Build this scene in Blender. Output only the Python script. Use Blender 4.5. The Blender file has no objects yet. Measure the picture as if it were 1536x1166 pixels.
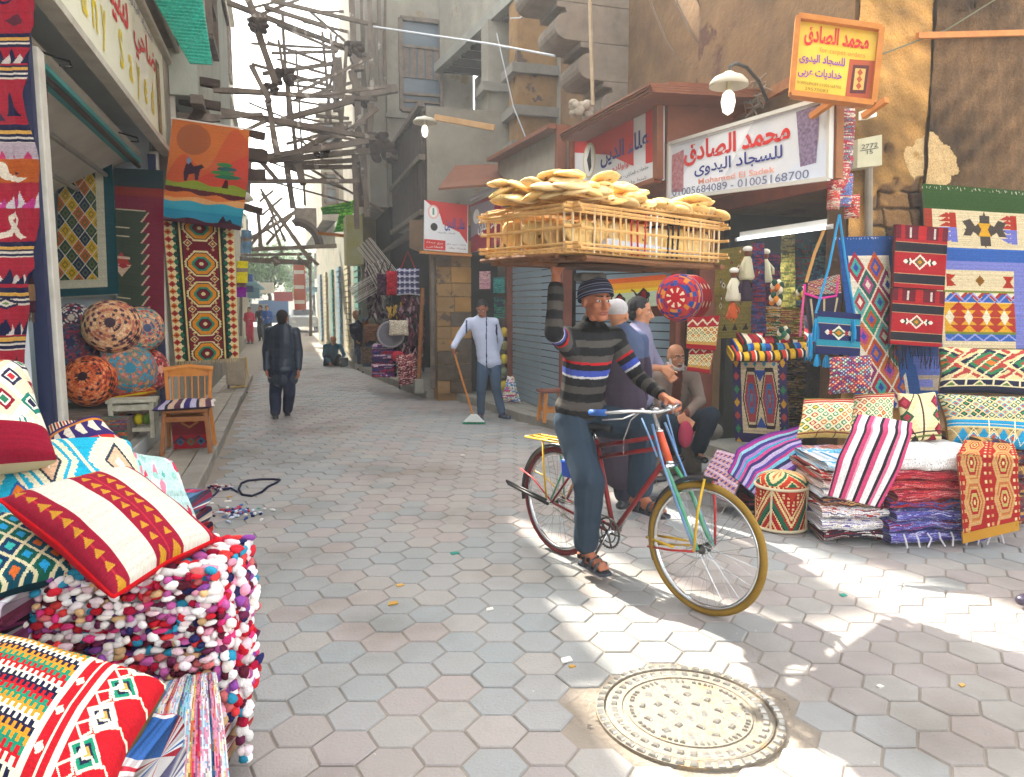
import bpy,bmesh,math,random
import numpy as np
from mathutils import Vector,Matrix
random.seed(7);np.random.seed(7)
S=bpy.context.scene
COL=S.collection
YAW=math.radians(17);PITCH=math.radians(-6.4);FPX=1100.0;EYE=Vector((0,0,1.6))
cd=bpy.data.cameras.new('camera');cam=bpy.data.objects.new('camera',cd);COL.objects.link(cam)
cd.sensor_width=36;cd.lens=FPX/1536*36;cd.clip_end=600;cd.clip_start=.05
cam.location=EYE;cam.rotation_euler=(math.pi/2+PITCH,0,-YAW)
S.camera=cam
SUN_EL=math.radians(45)
SUN_DIR=Vector((-.3345*math.cos(SUN_EL),.942*math.cos(SUN_EL),math.sin(SUN_EL))).normalized()
w=bpy.data.worlds.new('World');S.world=w;w.use_nodes=True
nt=w.node_tree;bgn=nt.nodes['Background'];sk=nt.nodes.new('ShaderNodeTexSky')
sk.sky_type='NISHITA';sk.sun_disc=False;sk.sun_elevation=SUN_EL
sk.sun_rotation=math.atan2(SUN_DIR.x,SUN_DIR.y);sk.dust_density=3.0;sk.air_density=1.0;sk.ozone_density=1.0
hsn=nt.nodes.new('ShaderNodeHueSaturation');hsn.inputs['Saturation'].default_value=.22;nt.links.new(sk.outputs[0],hsn.inputs['Color'])
wmx=nt.nodes.new('ShaderNodeMix');wmx.data_type='RGBA';wmx.blend_type='MULTIPLY';wmx.inputs[0].default_value=1;wmx.inputs[7].default_value=(1,.975,.925,1);nt.links.new(hsn.outputs[0],wmx.inputs[6]);nt.links.new(wmx.outputs[2],bgn.inputs[0]);bgn.inputs[1].default_value=.15
sl=bpy.data.lights.new('sun','SUN');sl.energy=2.9;sl.angle=math.radians(.6);sl.color=(1,.93,.8)
so=bpy.data.objects.new('sun',sl);COL.objects.link(so);so.rotation_euler=SUN_DIR.to_track_quat('Z','Y').to_euler()
S.view_settings.view_transform='Standard';S.view_settings.look='None';S.view_settings.gamma=1
S.view_settings.use_curve_mapping=False;S.view_settings.exposure=2.88
c=S.cycles;c.use_denoising=True;c.max_bounces=7;c.diffuse_bounces=5;c.volume_bounces=1;c.transparent_max_bounces=8
c.sample_clamp_indirect=8;c.use_adaptive_sampling=True;c.adaptive_threshold=.02
try:c.denoiser='OPENIMAGEDENOISE'
except Exception:pass
HAZE=.0032
RX=Matrix.Rotation(-YAW,3,'Z')@Matrix.Rotation(math.pi/2+PITCH,3,'X')
def ray(u,v):return(RX@Vector(((u-768)/FPX,-(v-583)/FPX,-1)))
HF=Vector((math.sin(YAW),math.cos(YAW),0));HR=Vector((math.cos(YAW),-math.sin(YAW),0))
def onX(u,v,X):d=ray(u,v);return EYE+d*(X/d.x)
def onY(u,v,Y):d=ray(u,v);return EYE+d*(Y/d.y)
def onH(u,v,z=0.):d=ray(u,v);return EYE+d*((z-1.6)/d.z)
def onD(u,v,D):d=ray(u,v);return EYE+d*(D/d.dot(HF))
def onV(u,v,p,n):
 d=ray(u,v);return EYE+d*((p-EYE).dot(n)/d.dot(n))
def lin(c):
 c=np.asarray(c,dtype=float)
 return np.where(c<=.04045,c/12.92,((c+.055)/1.055)**2.4)
def hx(s):return tuple(int(s[i:i+2],16)/255 for i in(0,2,4))
def L4(c):
 if isinstance(c,str):c=hx(c)
 return tuple(float(x)for x in lin(c))+(1.,)
MATS={}
def mat(name,color='808080',rough=.8,metal=0.,noise=None,bump=0.,bscale=40.,attr=False,emit=0.,spec=.3,trans=0.,stain=None,wear=None,sss=0.,weave=0.):
 """noise=(scale, colour2, amount); wear=(scale, colour, threshold) patches with their own outline"""
 if name in MATS:return MATS[name]
 m=bpy.data.materials.new(name);m.use_nodes=True;MATS[name]=m
 nt=m.node_tree;N=nt.nodes;Lk=nt.links;b=N['Principled BSDF']
 b.inputs['Roughness'].default_value=rough;b.inputs['Metallic'].default_value=metal
 b.inputs['Specular IOR Level'].default_value=spec
 tc=N.new('ShaderNodeTexCoord');co=tc.outputs['Object']
 geo=N.new('ShaderNodeNewGeometry');pos=geo.outputs['Position']
 if attr:
  a=N.new('ShaderNodeAttribute');a.attribute_name='col';src=a.outputs['Color']
 else:
  r=N.new('ShaderNodeRGB');r.outputs[0].default_value=L4(color);src=r.outputs[0]
 def mix(f,x,y,mode='MIX'):
  k=N.new('ShaderNodeMix');k.data_type='RGBA';k.blend_type=mode
  if isinstance(f,float):k.inputs[0].default_value=f
  else:Lk.new(f,k.inputs[0])
  Lk.new(x,k.inputs[6])
  if isinstance(y,tuple):k.inputs[7].default_value=y
  else:Lk.new(y,k.inputs[7])
  return k.outputs[2]
 def nz(sc,det=5.,ro=.6):
  n=N.new('ShaderNodeTexNoise');n.inputs['Scale'].default_value=sc;n.inputs['Detail'].default_value=det
  n.inputs['Roughness'].default_value=ro;Lk.new(pos,n.inputs['Vector']);return n.outputs['Fac']
 def ramp(f,a0,a1):
  k=N.new('ShaderNodeMapRange');k.inputs[1].default_value=a0;k.inputs[2].default_value=a1;Lk.new(f,k.inputs[0]);return k.outputs[0]
 if noise:
  f=ramp(nz(noise[0]),.5-.22,.5+.22)
  k=N.new('ShaderNodeMath');k.operation='MULTIPLY';Lk.new(f,k.inputs[0]);k.inputs[1].default_value=noise[2]
  src=mix(k.outputs[0],src,L4(noise[1]))
 if stain:
  src=mix(ramp(nz(stain[0],4.),.48,.72),src,L4(stain[1]),'MULTIPLY')
 if wear:
  f=ramp(nz(wear[0],8.,.65),wear[2],wear[2]+.03)
  src=mix(f,src,L4(wear[1]))
 Lk.new(src,b.inputs['Base Color'])
 if emit:Lk.new(src,b.inputs['Emission Color']);b.inputs['Emission Strength'].default_value=emit
 if trans:b.inputs['Transmission Weight'].default_value=trans
 if sss:b.inputs['Subsurface Weight'].default_value=sss;b.inputs['Subsurface Scale'].default_value=.02
 if bump or weave:
  bp=N.new('ShaderNodeBump');bp.inputs['Strength'].default_value=min(1.,bump or .5);bp.inputs['Distance'].default_value=.02 if bump else .003
  if weave:
   wv=N.new('ShaderNodeTexWave');wv.bands_direction='Z';wv.inputs['Scale'].default_value=weave;wv.inputs['Distortion'].default_value=2.5
   wv.inputs['Detail'].default_value=2;Lk.new(pos,wv.inputs['Vector']);Lk.new(wv.outputs['Fac'],bp.inputs['Height'])
  else:Lk.new(nz(bscale,8.,.65),bp.inputs['Height'])
  Lk.new(bp.outputs[0],b.inputs['Normal'])
 return m
def tag(o,label=None,cat=None,group=None,kind=None):
 if label:o['label']=label
 if cat:o['category']=cat
 if group:o['group']=group
 if kind:o['kind']=kind
 return o
def empty(name,loc=(0,0,0),label=None,cat=None,group=None,kind=None):
 o=bpy.data.objects.new(name,None);COL.objects.link(o);o.location=loc;o.empty_display_size=.1
 return tag(o,label,cat,group,kind)
def link(name,me,parent=None,m=None):
 if m:me.materials.append(m)
 o=bpy.data.objects.new(name,me);COL.objects.link(o)
 if parent is not None:
  o.parent=parent;o.matrix_parent_inverse=Matrix.Translation(-Vector(parent.location))
 return o
def npmesh(name,V,F,cols=None,smooth=False):
 """V (n,3), F (m,k) equal-size faces; cols (m,3) sRGB per face"""
 me=bpy.data.meshes.new(name);V=np.asarray(V,dtype=np.float32).reshape(-1,3);F=np.asarray(F,dtype=np.int32)
 me.vertices.add(len(V));me.vertices.foreach_set('co',V.ravel())
 m,k=F.shape;me.loops.add(m*k);me.loops.foreach_set('vertex_index',F.ravel())
 me.polygons.add(m);me.polygons.foreach_set('loop_start',np.arange(0,m*k,k,dtype=np.int32))
 me.polygons.foreach_set('loop_total',np.full(m,k,dtype=np.int32))
 if smooth:me.polygons.foreach_set('use_smooth',np.ones(m,dtype=bool))
 me.update(calc_edges=True)
 if cols is not None:setcol(me,cols)
 return me
def setcol(me,cols):
 n=len(me.polygons);cols=lin(np.clip(np.broadcast_to(np.asarray(cols,dtype=float),(n,3)),0,1))
 a=me.attributes.new('col','FLOAT_COLOR','FACE')
 a.data.foreach_set('color',np.hstack([cols,np.ones((n,1))]).astype(np.float32).ravel())
class MB:
 """collects shapes (tris/quads/ngons) into one mesh, a colour per face is optional"""
 def __init__(s):s.v=[];s.f=[];s.c=[]
 def add(s,vs,fs,c=None):
  b=len(s.v);s.v+=[tuple(x)for x in vs];s.f+=[tuple(i+b for i in f)for f in fs];s.c+=[c]*len(fs);return s
 def hexa(s,a,c=None):
  return s.add(a,[(3,2,1,0),(4,5,6,7),(0,1,5,4),(1,2,6,5),(2,3,7,6),(3,0,4,7)],c)
 def box(s,x0,x1,y0,y1,z0,z1,c=None):
  return s.hexa([(x0,y0,z0),(x1,y0,z0),(x1,y1,z0),(x0,y1,z0),(x0,y0,z1),(x1,y0,z1),(x1,y1,z1),(x0,y1,z1)],c)
 def bar(s,p,q,w,h,up=(0,0,1),c=None):
  p=Vector(p);q=Vector(q);d=(q-p)
  if d.length<1e-6:return s
  d.normalize();up=Vector(up)
  if abs(d.dot(up))>.98:up=Vector((1,0,0))if abs(d.x)<.9 else Vector((0,1,0))
  r=d.cross(up).normalized();u=r.cross(d)
  A=[p-r*w/2-u*h/2,p+r*w/2-u*h/2,p+r*w/2+u*h/2,p-r*w/2+u*h/2]
  B=[x+(q-p)for x in A]
  return s.add(A+B,[(3,2,1,0),(4,5,6,7),(0,1,5,4),(1,2,6,5),(2,3,7,6),(3,0,4,7)],c)
 def tube(s,pts,r,n=8,c=None,closed=False,r1=None):
  pts=[Vector(p)for p in pts];N=len(pts);rings=[];prev=None
  for i,p in enumerate(pts):
   a=pts[(i-1)%N]if(i>0 or closed)else p;b=pts[(i+1)%N]if(i<N-1 or closed)else p
   d=(b-a).normalized()
   if prev is None:
    up=Vector((0,0,1))if abs(d.z)<.9 else Vector((1,0,0));x=d.cross(up).normalized()
   else:x=(prev-d*prev.dot(d)).normalized()
   prev=x;y=d.cross(x);t=i/max(1,N-1)
   rr=r if r1 is None else r+(r1-r)*t
   rings.append([p+x*math.cos(2*math.pi*k/n)*rr+y*math.sin(2*math.pi*k/n)*rr for k in range(n)])
  vs=[v for R in rings for v in R];fs=[]
  for i in range(N if closed else N-1):
   j=(i+1)%N
   for k in range(n):fs.append((i*n+k,i*n+(k+1)%n,j*n+(k+1)%n,j*n+k))
  if not closed:fs.append(tuple(reversed(range(n))));fs.append(tuple(range((N-1)*n,N*n)))
  return s.add(vs,fs,c)
 def ell(s,cen,rx,ry,rz,n=10,m=7,M=None,c=None):
  vs=[];
  for i in range(m+1):
   th=math.pi*i/m
   for k in range(n):
    ph=2*math.pi*k/n;p=Vector((math.sin(th)*math.cos(ph)*rx,math.sin(th)*math.sin(ph)*ry,math.cos(th)*rz))
    if M is not None:p=M@p
    vs.append(p+Vector(cen))
  fs=[(i*n+k,(i+1)*n+k,(i+1)*n+(k+1)%n,i*n+(k+1)%n)for i in range(m)for k in range(n)]
  return s.add(vs,fs,c)
 def lathe(s,prof,cen,n=20,axis=None,c=None):
  vs=[];M=Matrix.Identity(3)if axis is None else Vector((0,0,1)).rotation_difference(Vector(axis)).to_matrix()
  for r,z in prof:
   for k in range(n):vs.append(Vector(cen)+M@Vector((r*math.cos(2*math.pi*k/n),r*math.sin(2*math.pi*k/n),z)))
  fs=[(i*n+k,i*n+(k+1)%n,(i+1)*n+(k+1)%n,(i+1)*n+k)for i in range(len(prof)-1)for k in range(n)]
  fs+=[tuple(reversed(range(n))),tuple(range((len(prof)-1)*n,len(prof)*n))]
  return s.add(vs,fs,c)
 def mesh(s,name,smooth=False):
  me=bpy.data.meshes.new(name);me.from_pydata(s.v,[],s.f)
  if smooth:me.polygons.foreach_set('use_smooth',np.ones(len(me.polygons),dtype=bool))
  if any(c is not None for c in s.c):setcol(me,np.array([(hx(c)if isinstance(c,str)else c)if c is not None else(.5,.5,.5)for c in s.c]))
  me.update();return me
 def build(s,name,m=None,parent=None,smooth=False,bevel=0.):
  o=link(name,s.mesh(name,smooth),parent,m)
  if bevel:
   b=o.modifiers.new('b','BEVEL');b.width=bevel;b.segments=2;b.limit_method='ANGLE'
  return o
def sines(P,k,seed,n=5):
 """cheap smooth noise, -1..1, at points P (n,3)"""
 r=np.random.RandomState(seed);out=np.zeros(len(P))
 for i in range(n):
  d=r.normal(size=3);d/=np.linalg.norm(d);out+=np.sin(P@d*k*(.6+.9*r.rand())+r.rand()*6.28)
 return out/n*1.3
def q3(c):return np.array(hx(c)if isinstance(c,str)else c,dtype=float)
def gridF(nx,ny):
 i=np.arange(nx)[None]+(np.arange(ny)*(nx+1))[:,None];return np.stack([i,i+nx+1,i+nx+2,i+1],-1).reshape(-1,4)
def copy_tree(o,loc=None,rotz=None,label=None):
 c=o.copy();COL.objects.link(c)
 if loc is not None:c.location=loc
 if rotz is not None:c.rotation_euler.z=rotz
 if label:c['label']=label
 for ch in o.children:
  d=ch.copy();COL.objects.link(d);d.parent=c;d.matrix_parent_inverse=ch.matrix_parent_inverse
  for g in ch.children:
   e=g.copy();COL.objects.link(e);e.parent=d;e.matrix_parent_inverse=g.matrix_parent_inverse
 return c
ARB={'ا':(0xFE8D,2),'ب':(0xFE8F,4),'ة':(0xFE93,2),'ت':(0xFE95,4),'ث':(0xFE99,4),'ج':(0xFE9D,4),'ح':(0xFEA1,4),'خ':(0xFEA5,4),'د':(0xFEA9,2),'ذ':(0xFEAB,2),'ر':(0xFEAD,2),'ز':(0xFEAF,2),'س':(0xFEB1,4),'ش':(0xFEB5,4),'ص':(0xFEB9,4),'ض':(0xFEBD,4),'ط':(0xFEC1,4),'ع':(0xFEC9,4),'غ':(0xFECD,4),'ف':(0xFED1,4),'ق':(0xFED5,4),'ك':(0xFED9,4),'ل':(0xFEDD,4),'م':(0xFEE1,4),'ن':(0xFEE5,4),'ه':(0xFEE9,4),'و':(0xFEED,2),'ى':(0xFEEF,2),'ي':(0xFEF1,4),'ء':(0xFE80,1),'أ':(0xFE83,2)}
def arab(s):
 if not any(ch in ARB for ch in s):return s
 out=[]
 for i,ch in enumerate(s):
  if ch not in ARB:out.append(ch);continue
  st,n=ARB[ch]
  p=i>0 and s[i-1]in ARB and ARB[s[i-1]][1]==4 and n>1
  nx=i<len(s)-1 and s[i+1]in ARB and n==4 and ARB[s[i+1]][1]>1
  out.append(chr(st+(3 if p and nx else 2 if nx else 1 if p else 0)))
 return ''.join(reversed(out))
def text(name,body,O,ex,ey,w,h,m,parent,lift=.004,bold=0.,shear=0.):
 """lettering fitted into a w x h box whose lower left corner is O, along unit vectors ex, ey"""
 cu=bpy.data.curves.new(name,'FONT');cu.body=arab(body);cu.size=1;cu.resolution_u=3;cu.shear=shear
 if bold:cu.offset=bold
 t=bpy.data.objects.new(name,cu);COL.objects.link(t);bpy.context.view_layer.update()
 me=bpy.data.meshes.new_from_object(t.evaluated_get(bpy.context.evaluated_depsgraph_get()))
 bpy.data.objects.remove(t);n=len(me.vertices)
 if not n:return None
 V=np.empty(n*3,dtype=np.float32);me.vertices.foreach_get('co',V);V=V.reshape(-1,3)
 lo,hi=V.min(0),V.max(0);A=(V-lo)/np.maximum(hi-lo,1e-6)
 par=list(range(n))
 def find(a):
  while par[a]!=a:par[a]=par[par[a]];a=par[a]
  return a
 for e in me.edges:par[find(e.vertices[0])]=find(e.vertices[1])
 ids={};lev=np.array([ids.setdefault(find(i),len(ids))%4 for i in range(n)])
 ex=Vector(ex);ey=Vector(ey);nn=ex.cross(ey).normalized()
 W=np.array(O)[None]+A[:,:1]*np.array(ex)*w+A[:,1:2]*np.array(ey)*h+(lift+lev[:,None]*.0006)*np.array(nn)
 me.vertices.foreach_set('co',W.astype(np.float32).ravel());me.update();me.materials.clear()
 return link(name,me,parent,m)
M={}
M['stone_dark']=mat('stone_dark','6f5338',.95,noise=(3,'3b2b1e',.8),bump=1.,bscale=9,wear=(1.1,'a98a5f',.60))
M['plaster_brown']=mat('plaster_brown','8a6b48',.95,noise=(2.2,'5a4430',.8),bump=.8,bscale=14,wear=(.9,'5c4030',.62))
M['plaster_grey']=mat('plaster_grey','a39d8e',.95,noise=(1.5,'7a746a',.8),bump=.7,bscale=12,wear=(1.3,'8a7a62',.64))
M['plaster_white']=mat('plaster_white','cfd2cf',.9,noise=(2,'aeb3b2',.6),bump=.2,bscale=15)
M['limestone']=mat('limestone','a3804f',.95,noise=(4,'7a5a38',.8),bump=.9,bscale=12,wear=(1.6,'5b4a3c',.6))
M['concrete']=mat('concrete','98948a',.95,noise=(3,'6d6a62',.7),bump=.5,bscale=20)
M['timber']=mat('timber','83766a',.9,noise=(6,'4d443c',.8),bump=.6,bscale=25)
M['timber_dark']=mat('timber_dark','4a3a30',.9,noise=(6,'2b231e',.8),bump=.6,bscale=25)
M['wood']=mat('wood','9a6234',.6,noise=(9,'6b3d1c',.7),bump=.25,bscale=30)
M['wood_orange']=mat('wood_orange','c98236',.5,noise=(9,'a8601f',.7),bump=.2,bscale=30)
M['wood_redbrown']=mat('wood_redbrown','7c4330',.55,noise=(7,'542a1e',.6),bump=.2,bscale=30)
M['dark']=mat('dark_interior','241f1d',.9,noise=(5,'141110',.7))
M['black']=mat('black_paint','16171a',.45)
M['steel']=mat('steel','b9bdc0',.25,metal=1.)
M['iron']=mat('iron','5b5a57',.5,metal=.8,noise=(30,'3d3833',.6),bump=.3,bscale=80)
M['shutter']=mat('shutter_blue_grey','8fa3b0',.45,metal=.3,noise=(2,'75858f',.5))
M['white']=mat('white_paint','e6e4de',.6)
M['col']=mat('painted',attr=True,rough=.6)
M['cloth']=mat('woven_cloth',attr=True,rough=.95,spec=.1,weave=160)
M['rag']=mat('rag_cloth',attr=True,rough=.95,spec=.1,bump=.6,bscale=150)
M['skin']=mat('skin','a4664a',.5,noise=(25,'8a5038',.35),sss=.08,bump=.08,bscale=200)
M['skin2']=mat('skin_light','b8805e',.5,noise=(25,'9c6648',.35),sss=.08,bump=.08,bscale=200)
M['red_ink']=mat('red_ink','cc2a25',.5);M['blue_ink']=mat('blue_ink','2b3180',.5);M['black_ink']=mat('black_ink','222222',.5)
M['yellow_ink']=mat('yellow_ink','d9c21c',.5);M['orange_ink']=mat('orange_ink','e27e3a',.5);M['purple_ink']=mat('purple_ink','7b3aa0',.5)
M['grey_ink']=mat('grey_ink','6a6f8c',.5);M['white_ink']=mat('white_ink','f2f0ea',.5)
M['bulb']=mat('bulb','fff6e4',.3,emit=.22);M['tube_lit']=mat('tube_lit','f2fbff',.3,emit=.6)
# ================================================================ GROUND
HEXR=.123;HA=math.radians(-17)
gm=mat('joint_sand','8b8177',.95,noise=(5,'7b7266',.7),bump=.4,bscale=40)
g=MB();g.box(-60,60,-12,140,-.6,-.007);tag(g.build('ground',gm),kind='structure')
pav=empty('pavement',(0,0,0),kind='structure')
M['paver']=mat('paver',attr=True,rough=.82,noise=(14,'8d8b88',.5),bump=.45,bscale=70,spec=.25,stain=(.8,'cdc8c2'),wear=(26,'c9c4bb',.69))
def paver_hex(r=HEXR-.004,b=.006,top=0.):
 a=[(math.cos(k*math.pi/3)*r,math.sin(k*math.pi/3)*r)for k in range(6)]
 s=(r-b)/r
 V=[(x,y,-.03)for x,y in a]+[(x,y,-.005)for x,y in a]+[(x*s,y*s,0)for x,y in a]
 F=[(i,(i+1)%6,6+(i+1)%6,6+i)for i in range(6)]+[(6+i,6+(i+1)%6,12+(i+1)%6,12+i)for i in range(6)]+[tuple(range(12,18))]
 return V,F
PCOL=['938c89','978e8c','998f8c','8f9090','8b8f90','929292','9a938f','958d89','888e90','97938f','938a88','8c8f90']
PV,PF=paver_hex();PMESH=[]
for cc in PCOL:
 k=MB().add(PV,PF,cc);me=k.mesh('paver');me.materials.append(M['paver']);PMESH.append(me)
MANH=Vector((1.47,2.42,0));MANR=.345
def right_edge(y):
 if y<5.0:return 9.
 if y<9:return 4.3
 if y<12.3:return 2.72+(12.3-y)*.14
 return 2.25-(y-12.3)*.095
pv=[]
for i in range(-135,136):
 for j in range(-170,171):
  x=i*1.5*HEXR;y=(j+.5*(i%2))*math.sqrt(3)*HEXR
  X=x*math.cos(HA)-y*math.sin(HA)+1;Y=x*math.sin(HA)+y*math.cos(HA)+6
  if not(1.0<Y<27):continue
  if Y>6.35 and X<-.66:continue
  if X<-3 or X>right_edge(Y):continue
  q=RX.transposed()@(Vector((X,Y,0))-EYE)
  if q.z>-.3:continue
  u=768+FPX*q.x/-q.z;v=583-FPX*q.y/-q.z
  if u<-140 or u>1700 or v>1400:continue
  dm=(Vector((X,Y,0))-MANH).length
  if dm<MANR+.075:continue
  seen=0<=u<=1536 and v<=1166
  pv.append((q.length if seen else 99+q.length,X,Y))
pv.sort()
rest=MB();hs=random.Random(3)
for n,(d,X,Y)in enumerate(pv):
 s=math.sin(X*2.1+Y*.7)+math.sin(Y*1.3-X*.6)+hs.uniform(-1.6,1.6)
 k=hs.choice([0,1,2,6,7,10,9])if s>0 else hs.choice([3,4,5,8,11,9])
 z=hs.uniform(-.0025,.0025);tx=hs.uniform(-.007,.007);ty=hs.uniform(-.007,.007)
 if n<300:
  o=bpy.data.objects.new('paver',PMESH[k]);COL.objects.link(o);o.parent=pav
  o.location=(X,Y,z);o.rotation_euler=(tx,ty,HA+hs.uniform(-.012,.012))
 else:
  ca,sa=math.cos(HA),math.sin(HA)
  rest.add([(X+a*ca-b*sa,Y+a*sa+b*ca,zz+z+a*tx)for a,b,zz in PV],PF,PCOL[k])
r_=rest.build('pavers',M['paver'],pav);r_['kind']='stuff'
mo=MB();A=[(MANH.x+(MANR+.10+.04*math.sin(3*t)+.025*math.sin(7*t+1))*math.cos(t),MANH.y+(MANR+.09+.035*math.sin(4*t+2))*math.sin(t))for t in np.linspace(0,2*math.pi,40,endpoint=False)]
mo.add([(x,y,-.006)for x,y in A],[tuple(range(40))]);mo.build('mortar_bed',mat('mortar','9a8f82',.95,noise=(9,'766b5f',.8),bump=1.,bscale=40,wear=(7,'5d5750',.6)),pav)
mh=empty('manhole_cover',MANH,'round cast iron manhole cover with raised studs in front of the bicycle','manhole cover')
mi=mat('worn_iron','7c766c',.5,metal=.35,noise=(12,'7f7567',.7),bump=.5,bscale=70,wear=(6,'8d7a60',.58))
ms=mat('polished_stud','a19e98',.3,metal=.7,noise=(20,'8f8a80',.5))
b=MB();b.lathe([(MANR+.02,-.01),(MANR+.02,.008),(MANR-.012,.012),(MANR-.014,.0)],MANH,64);b.build('frame',mi,mh)
b=MB();b.lathe([(MANR-.022,-.01),(MANR-.022,.007),(MANR-.03,.010),(.26,.010),(.258,.005),(.245,.005),(.243,.010),(.001,.010)],MANH,64);b.build('lid',mi,mh)
def stud(b,x,y,a,w,l,h=.007):
 ca,sa=math.cos(a),math.sin(a);k=.75
 pts=[(-w,-l,0),(w,-l,0),(w,l,0),(-w,l,0),(-w*k,-l*k,h),(w*k,-l*k,h),(w*k,l*k,h),(-w*k,l*k,h)]
 b.hexa([(MANH.x+x+px*ca-py*sa,MANH.y+y+px*sa+py*ca,.010+pz)for px,py,pz in pts])
sb=[]
for R,n,w_,l_ in((MANR+.003,46,.013,.015),(.292,40,.012,.013)):
 for k in range(n):t=2*math.pi*k/n;sb.append((R*math.cos(t),R*math.sin(t),t,w_,l_))
for R,n in((.06,5),(.12,9),(.18,12)):
 for k in range(n):t=2*math.pi*k/n+R*9;sb.append((R*math.cos(t),R*math.sin(t),t*2.3+1,.016,.010))
for k in range(60):
 t=2*math.pi*k/60
 if k%5:sb.append((.225*math.cos(t),.225*math.sin(t),t,.008,.005+.003*(k%3==0)))
sm=None
for(x,y,a,w_,l_)in sb:
 b=MB();stud(b,0,0,0,w_,l_)
 key=(w_,l_)
 if sm is None:sm={}
 if key not in sm:
  me=b.mesh('stud');me.transform(Matrix.Translation(-MANH));me.materials.append(ms);sm[key]=me
 o=bpy.data.objects.new('stud',sm[key]);COL.objects.link(o);o.parent=mh;o.location=(x,y,0);o.rotation_euler.z=a
def slab(name,poly,z0,z1,m,parent=None,kind='structure',bevel=.012):
 n=len(poly);b=MB();b.add([(x,y,z0)for x,y in poly]+[(x,y,z1)for x,y in poly],[tuple(reversed(range(n))),tuple(range(n,2*n))]+[(i,(i+1)%n,n+(i+1)%n,n+i)for i in range(n)])
 o=b.build(name,m,parent,bevel=bevel)
 if kind and parent is None:o['kind']=kind
 return o
kst=mat('kerb_stone','9a958c',.9,noise=(4,'716c64',.7),bump=.5,bscale=25)
lp=empty('pavement_left',(0,0,0),kind='structure')
y=6.3;rr=random.Random(5)
while y<17:
 L=rr.uniform(.7,1.1);slab('kerb_stone',[(-.93,y),(-.76+rr.uniform(-.01,.01),y),(-.76+rr.uniform(-.01,.01),y+L-.012),(-.93,y+L-.012)],-.02,.11+rr.uniform(-.006,.006),kst,lp);y+=L
y=6.3
tl=mat('pavement_tile','a39a8c',.9,noise=(5,'7c756a',.7),bump=.35,bscale=30,wear=(3,'8f9058',.67))
while y<17:
 x=-1.42
 while x<-.95:
  slab('tile',[(x,y),(x+.235,y),(x+.235,y+.38),(x,y+.38)],.0,.10+rr.uniform(-.006,.004),tl,lp,bevel=.005);x+=.242
 y+=.388
slab('shop_step',[(-4,5.2),(-1.45,5.2),(-1.45,10.1),(-4,10.1)],0,.24,mat('painted_step','b9bdbd',.8,noise=(4,'90918c',.6),bump=.2,bscale=20))
sr=empty('pavement_right',(0,0,0),kind='structure')
ps=[(2.68,12.45),(2.85,11.5),(2.98,10.5),(3.08,9.6),(3.3,8.8),(3.75,7.9)]
for i in range(5):
 (x0,y0),(x1,y1)=ps[i],ps[i+1];slab('kerb_stone',[(x0,y0),(x1,y1+.02),(x1+.22,y1+.05),(x0+.22,y0)][::-1],-.02,.12,kst,sr)
slab('platform',[(2.93,12.5),(3.1,11.5),(3.24,10.5),(3.34,9.6),(3.55,8.86),(3.98,7.98),(4.6,8),(4.6,12.5)][::-1],-.02,.112,M['concrete'],sr)
ps=[(2.28,12.55),(2.1,14),(1.9,16),(1.72,18),(1.55,20.5)]
for i in range(4):
 (x0,y0),(x1,y1)=ps[i],ps[i+1];slab('kerb_stone',[(x0,y0),(x0+.2,y0),(x1+.2,y1-.02),(x1,y1-.02)],-.02,.14,kst,sr)
slab('platform',[(2.49,12.55),(4,12.55),(3,20.5),(1.77,20.5)],-.02,.13,M['concrete'],sr)
# ================================================================ BUILDINGS
def building(label,loc):return empty('building',loc,label,'building')
def prism(name,poly,z0,z1,m,parent,bevel=0):return slab(name,poly,z0,z1,m,parent,None,bevel)
def ledge(parent,p,q,z,d=.12,h=.12,m=None,name='ledge'):
 p=Vector((p[0],p[1],z));q=Vector((q[0],q[1],z));b=MB();b.bar(p,q,d*2,h);return b.build(name,m or M['concrete'],parent,bevel=.01)
def window(parent,O,ex,w,h,depth=.12,bars=4,rails=(.35,.7),mf=None,mp=None,boards=False):
 """O lower-left corner on the wall, ex along the wall; frame, pane and bars as parts standing proud of the wall"""
 O=Vector(O);ex=Vector(ex).normalized();ez=Vector((0,0,1));nn=ex.cross(ez);mf=mf or M['timber']
 b=MB()
 for a,c_ in(((0,0),(w,0)),((0,h),(w,h)),((0,0),(0,h)),((w,0),(w,h))):
  b.bar(O+ex*a[0]+ez*a[1]+nn*.03,O+ex*c_[0]+ez*c_[1]+nn*.03,.09,.12,up=nn)
 f=b.build('window',mf,parent)
 p=MB();p.add([O+nn*.012,O+ex*w+nn*.012,O+ex*w+ez*h+nn*.012,O+ez*h+nn*.012,O-nn*.02,O+ex*w-nn*.02,O+ex*w+ez*h-nn*.02,O+ez*h-nn*.02],[(0,1,2,3),(7,6,5,4),(0,4,5,1),(1,5,6,2),(2,6,7,3),(3,7,4,0)])
 p.build('pane',mp or mat('old_glass','5d6a74',.25,spec=.5),f)
 for r in rails:
  q=MB();q.bar(O+ez*h*r+nn*.05,O+ex*w+ez*h*r+nn*.05,.06,.06);q.build('rail',mf,f)
 for k in range(bars):
  x=w*(k+.5)/bars;q=MB();ww=w/bars*.8 if boards else .035
  q.bar(O+ex*x+ez*h*(.36 if boards else .02)+nn*.035,O+ex*x+ez*h*(.69 if boards else .98)+nn*.035,ww,.025,up=nn);q.build('slat',mf,f)
 return f
L1=building('plastered building above the open shop with the white signboard on the left',(-1.5,7.5,0))
prism('wall',[(-8,-6),(-1.55,-6),(-1.55,10.2),(-8,10.2)],3.75,7.9,M['plaster_white'],L1)
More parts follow.
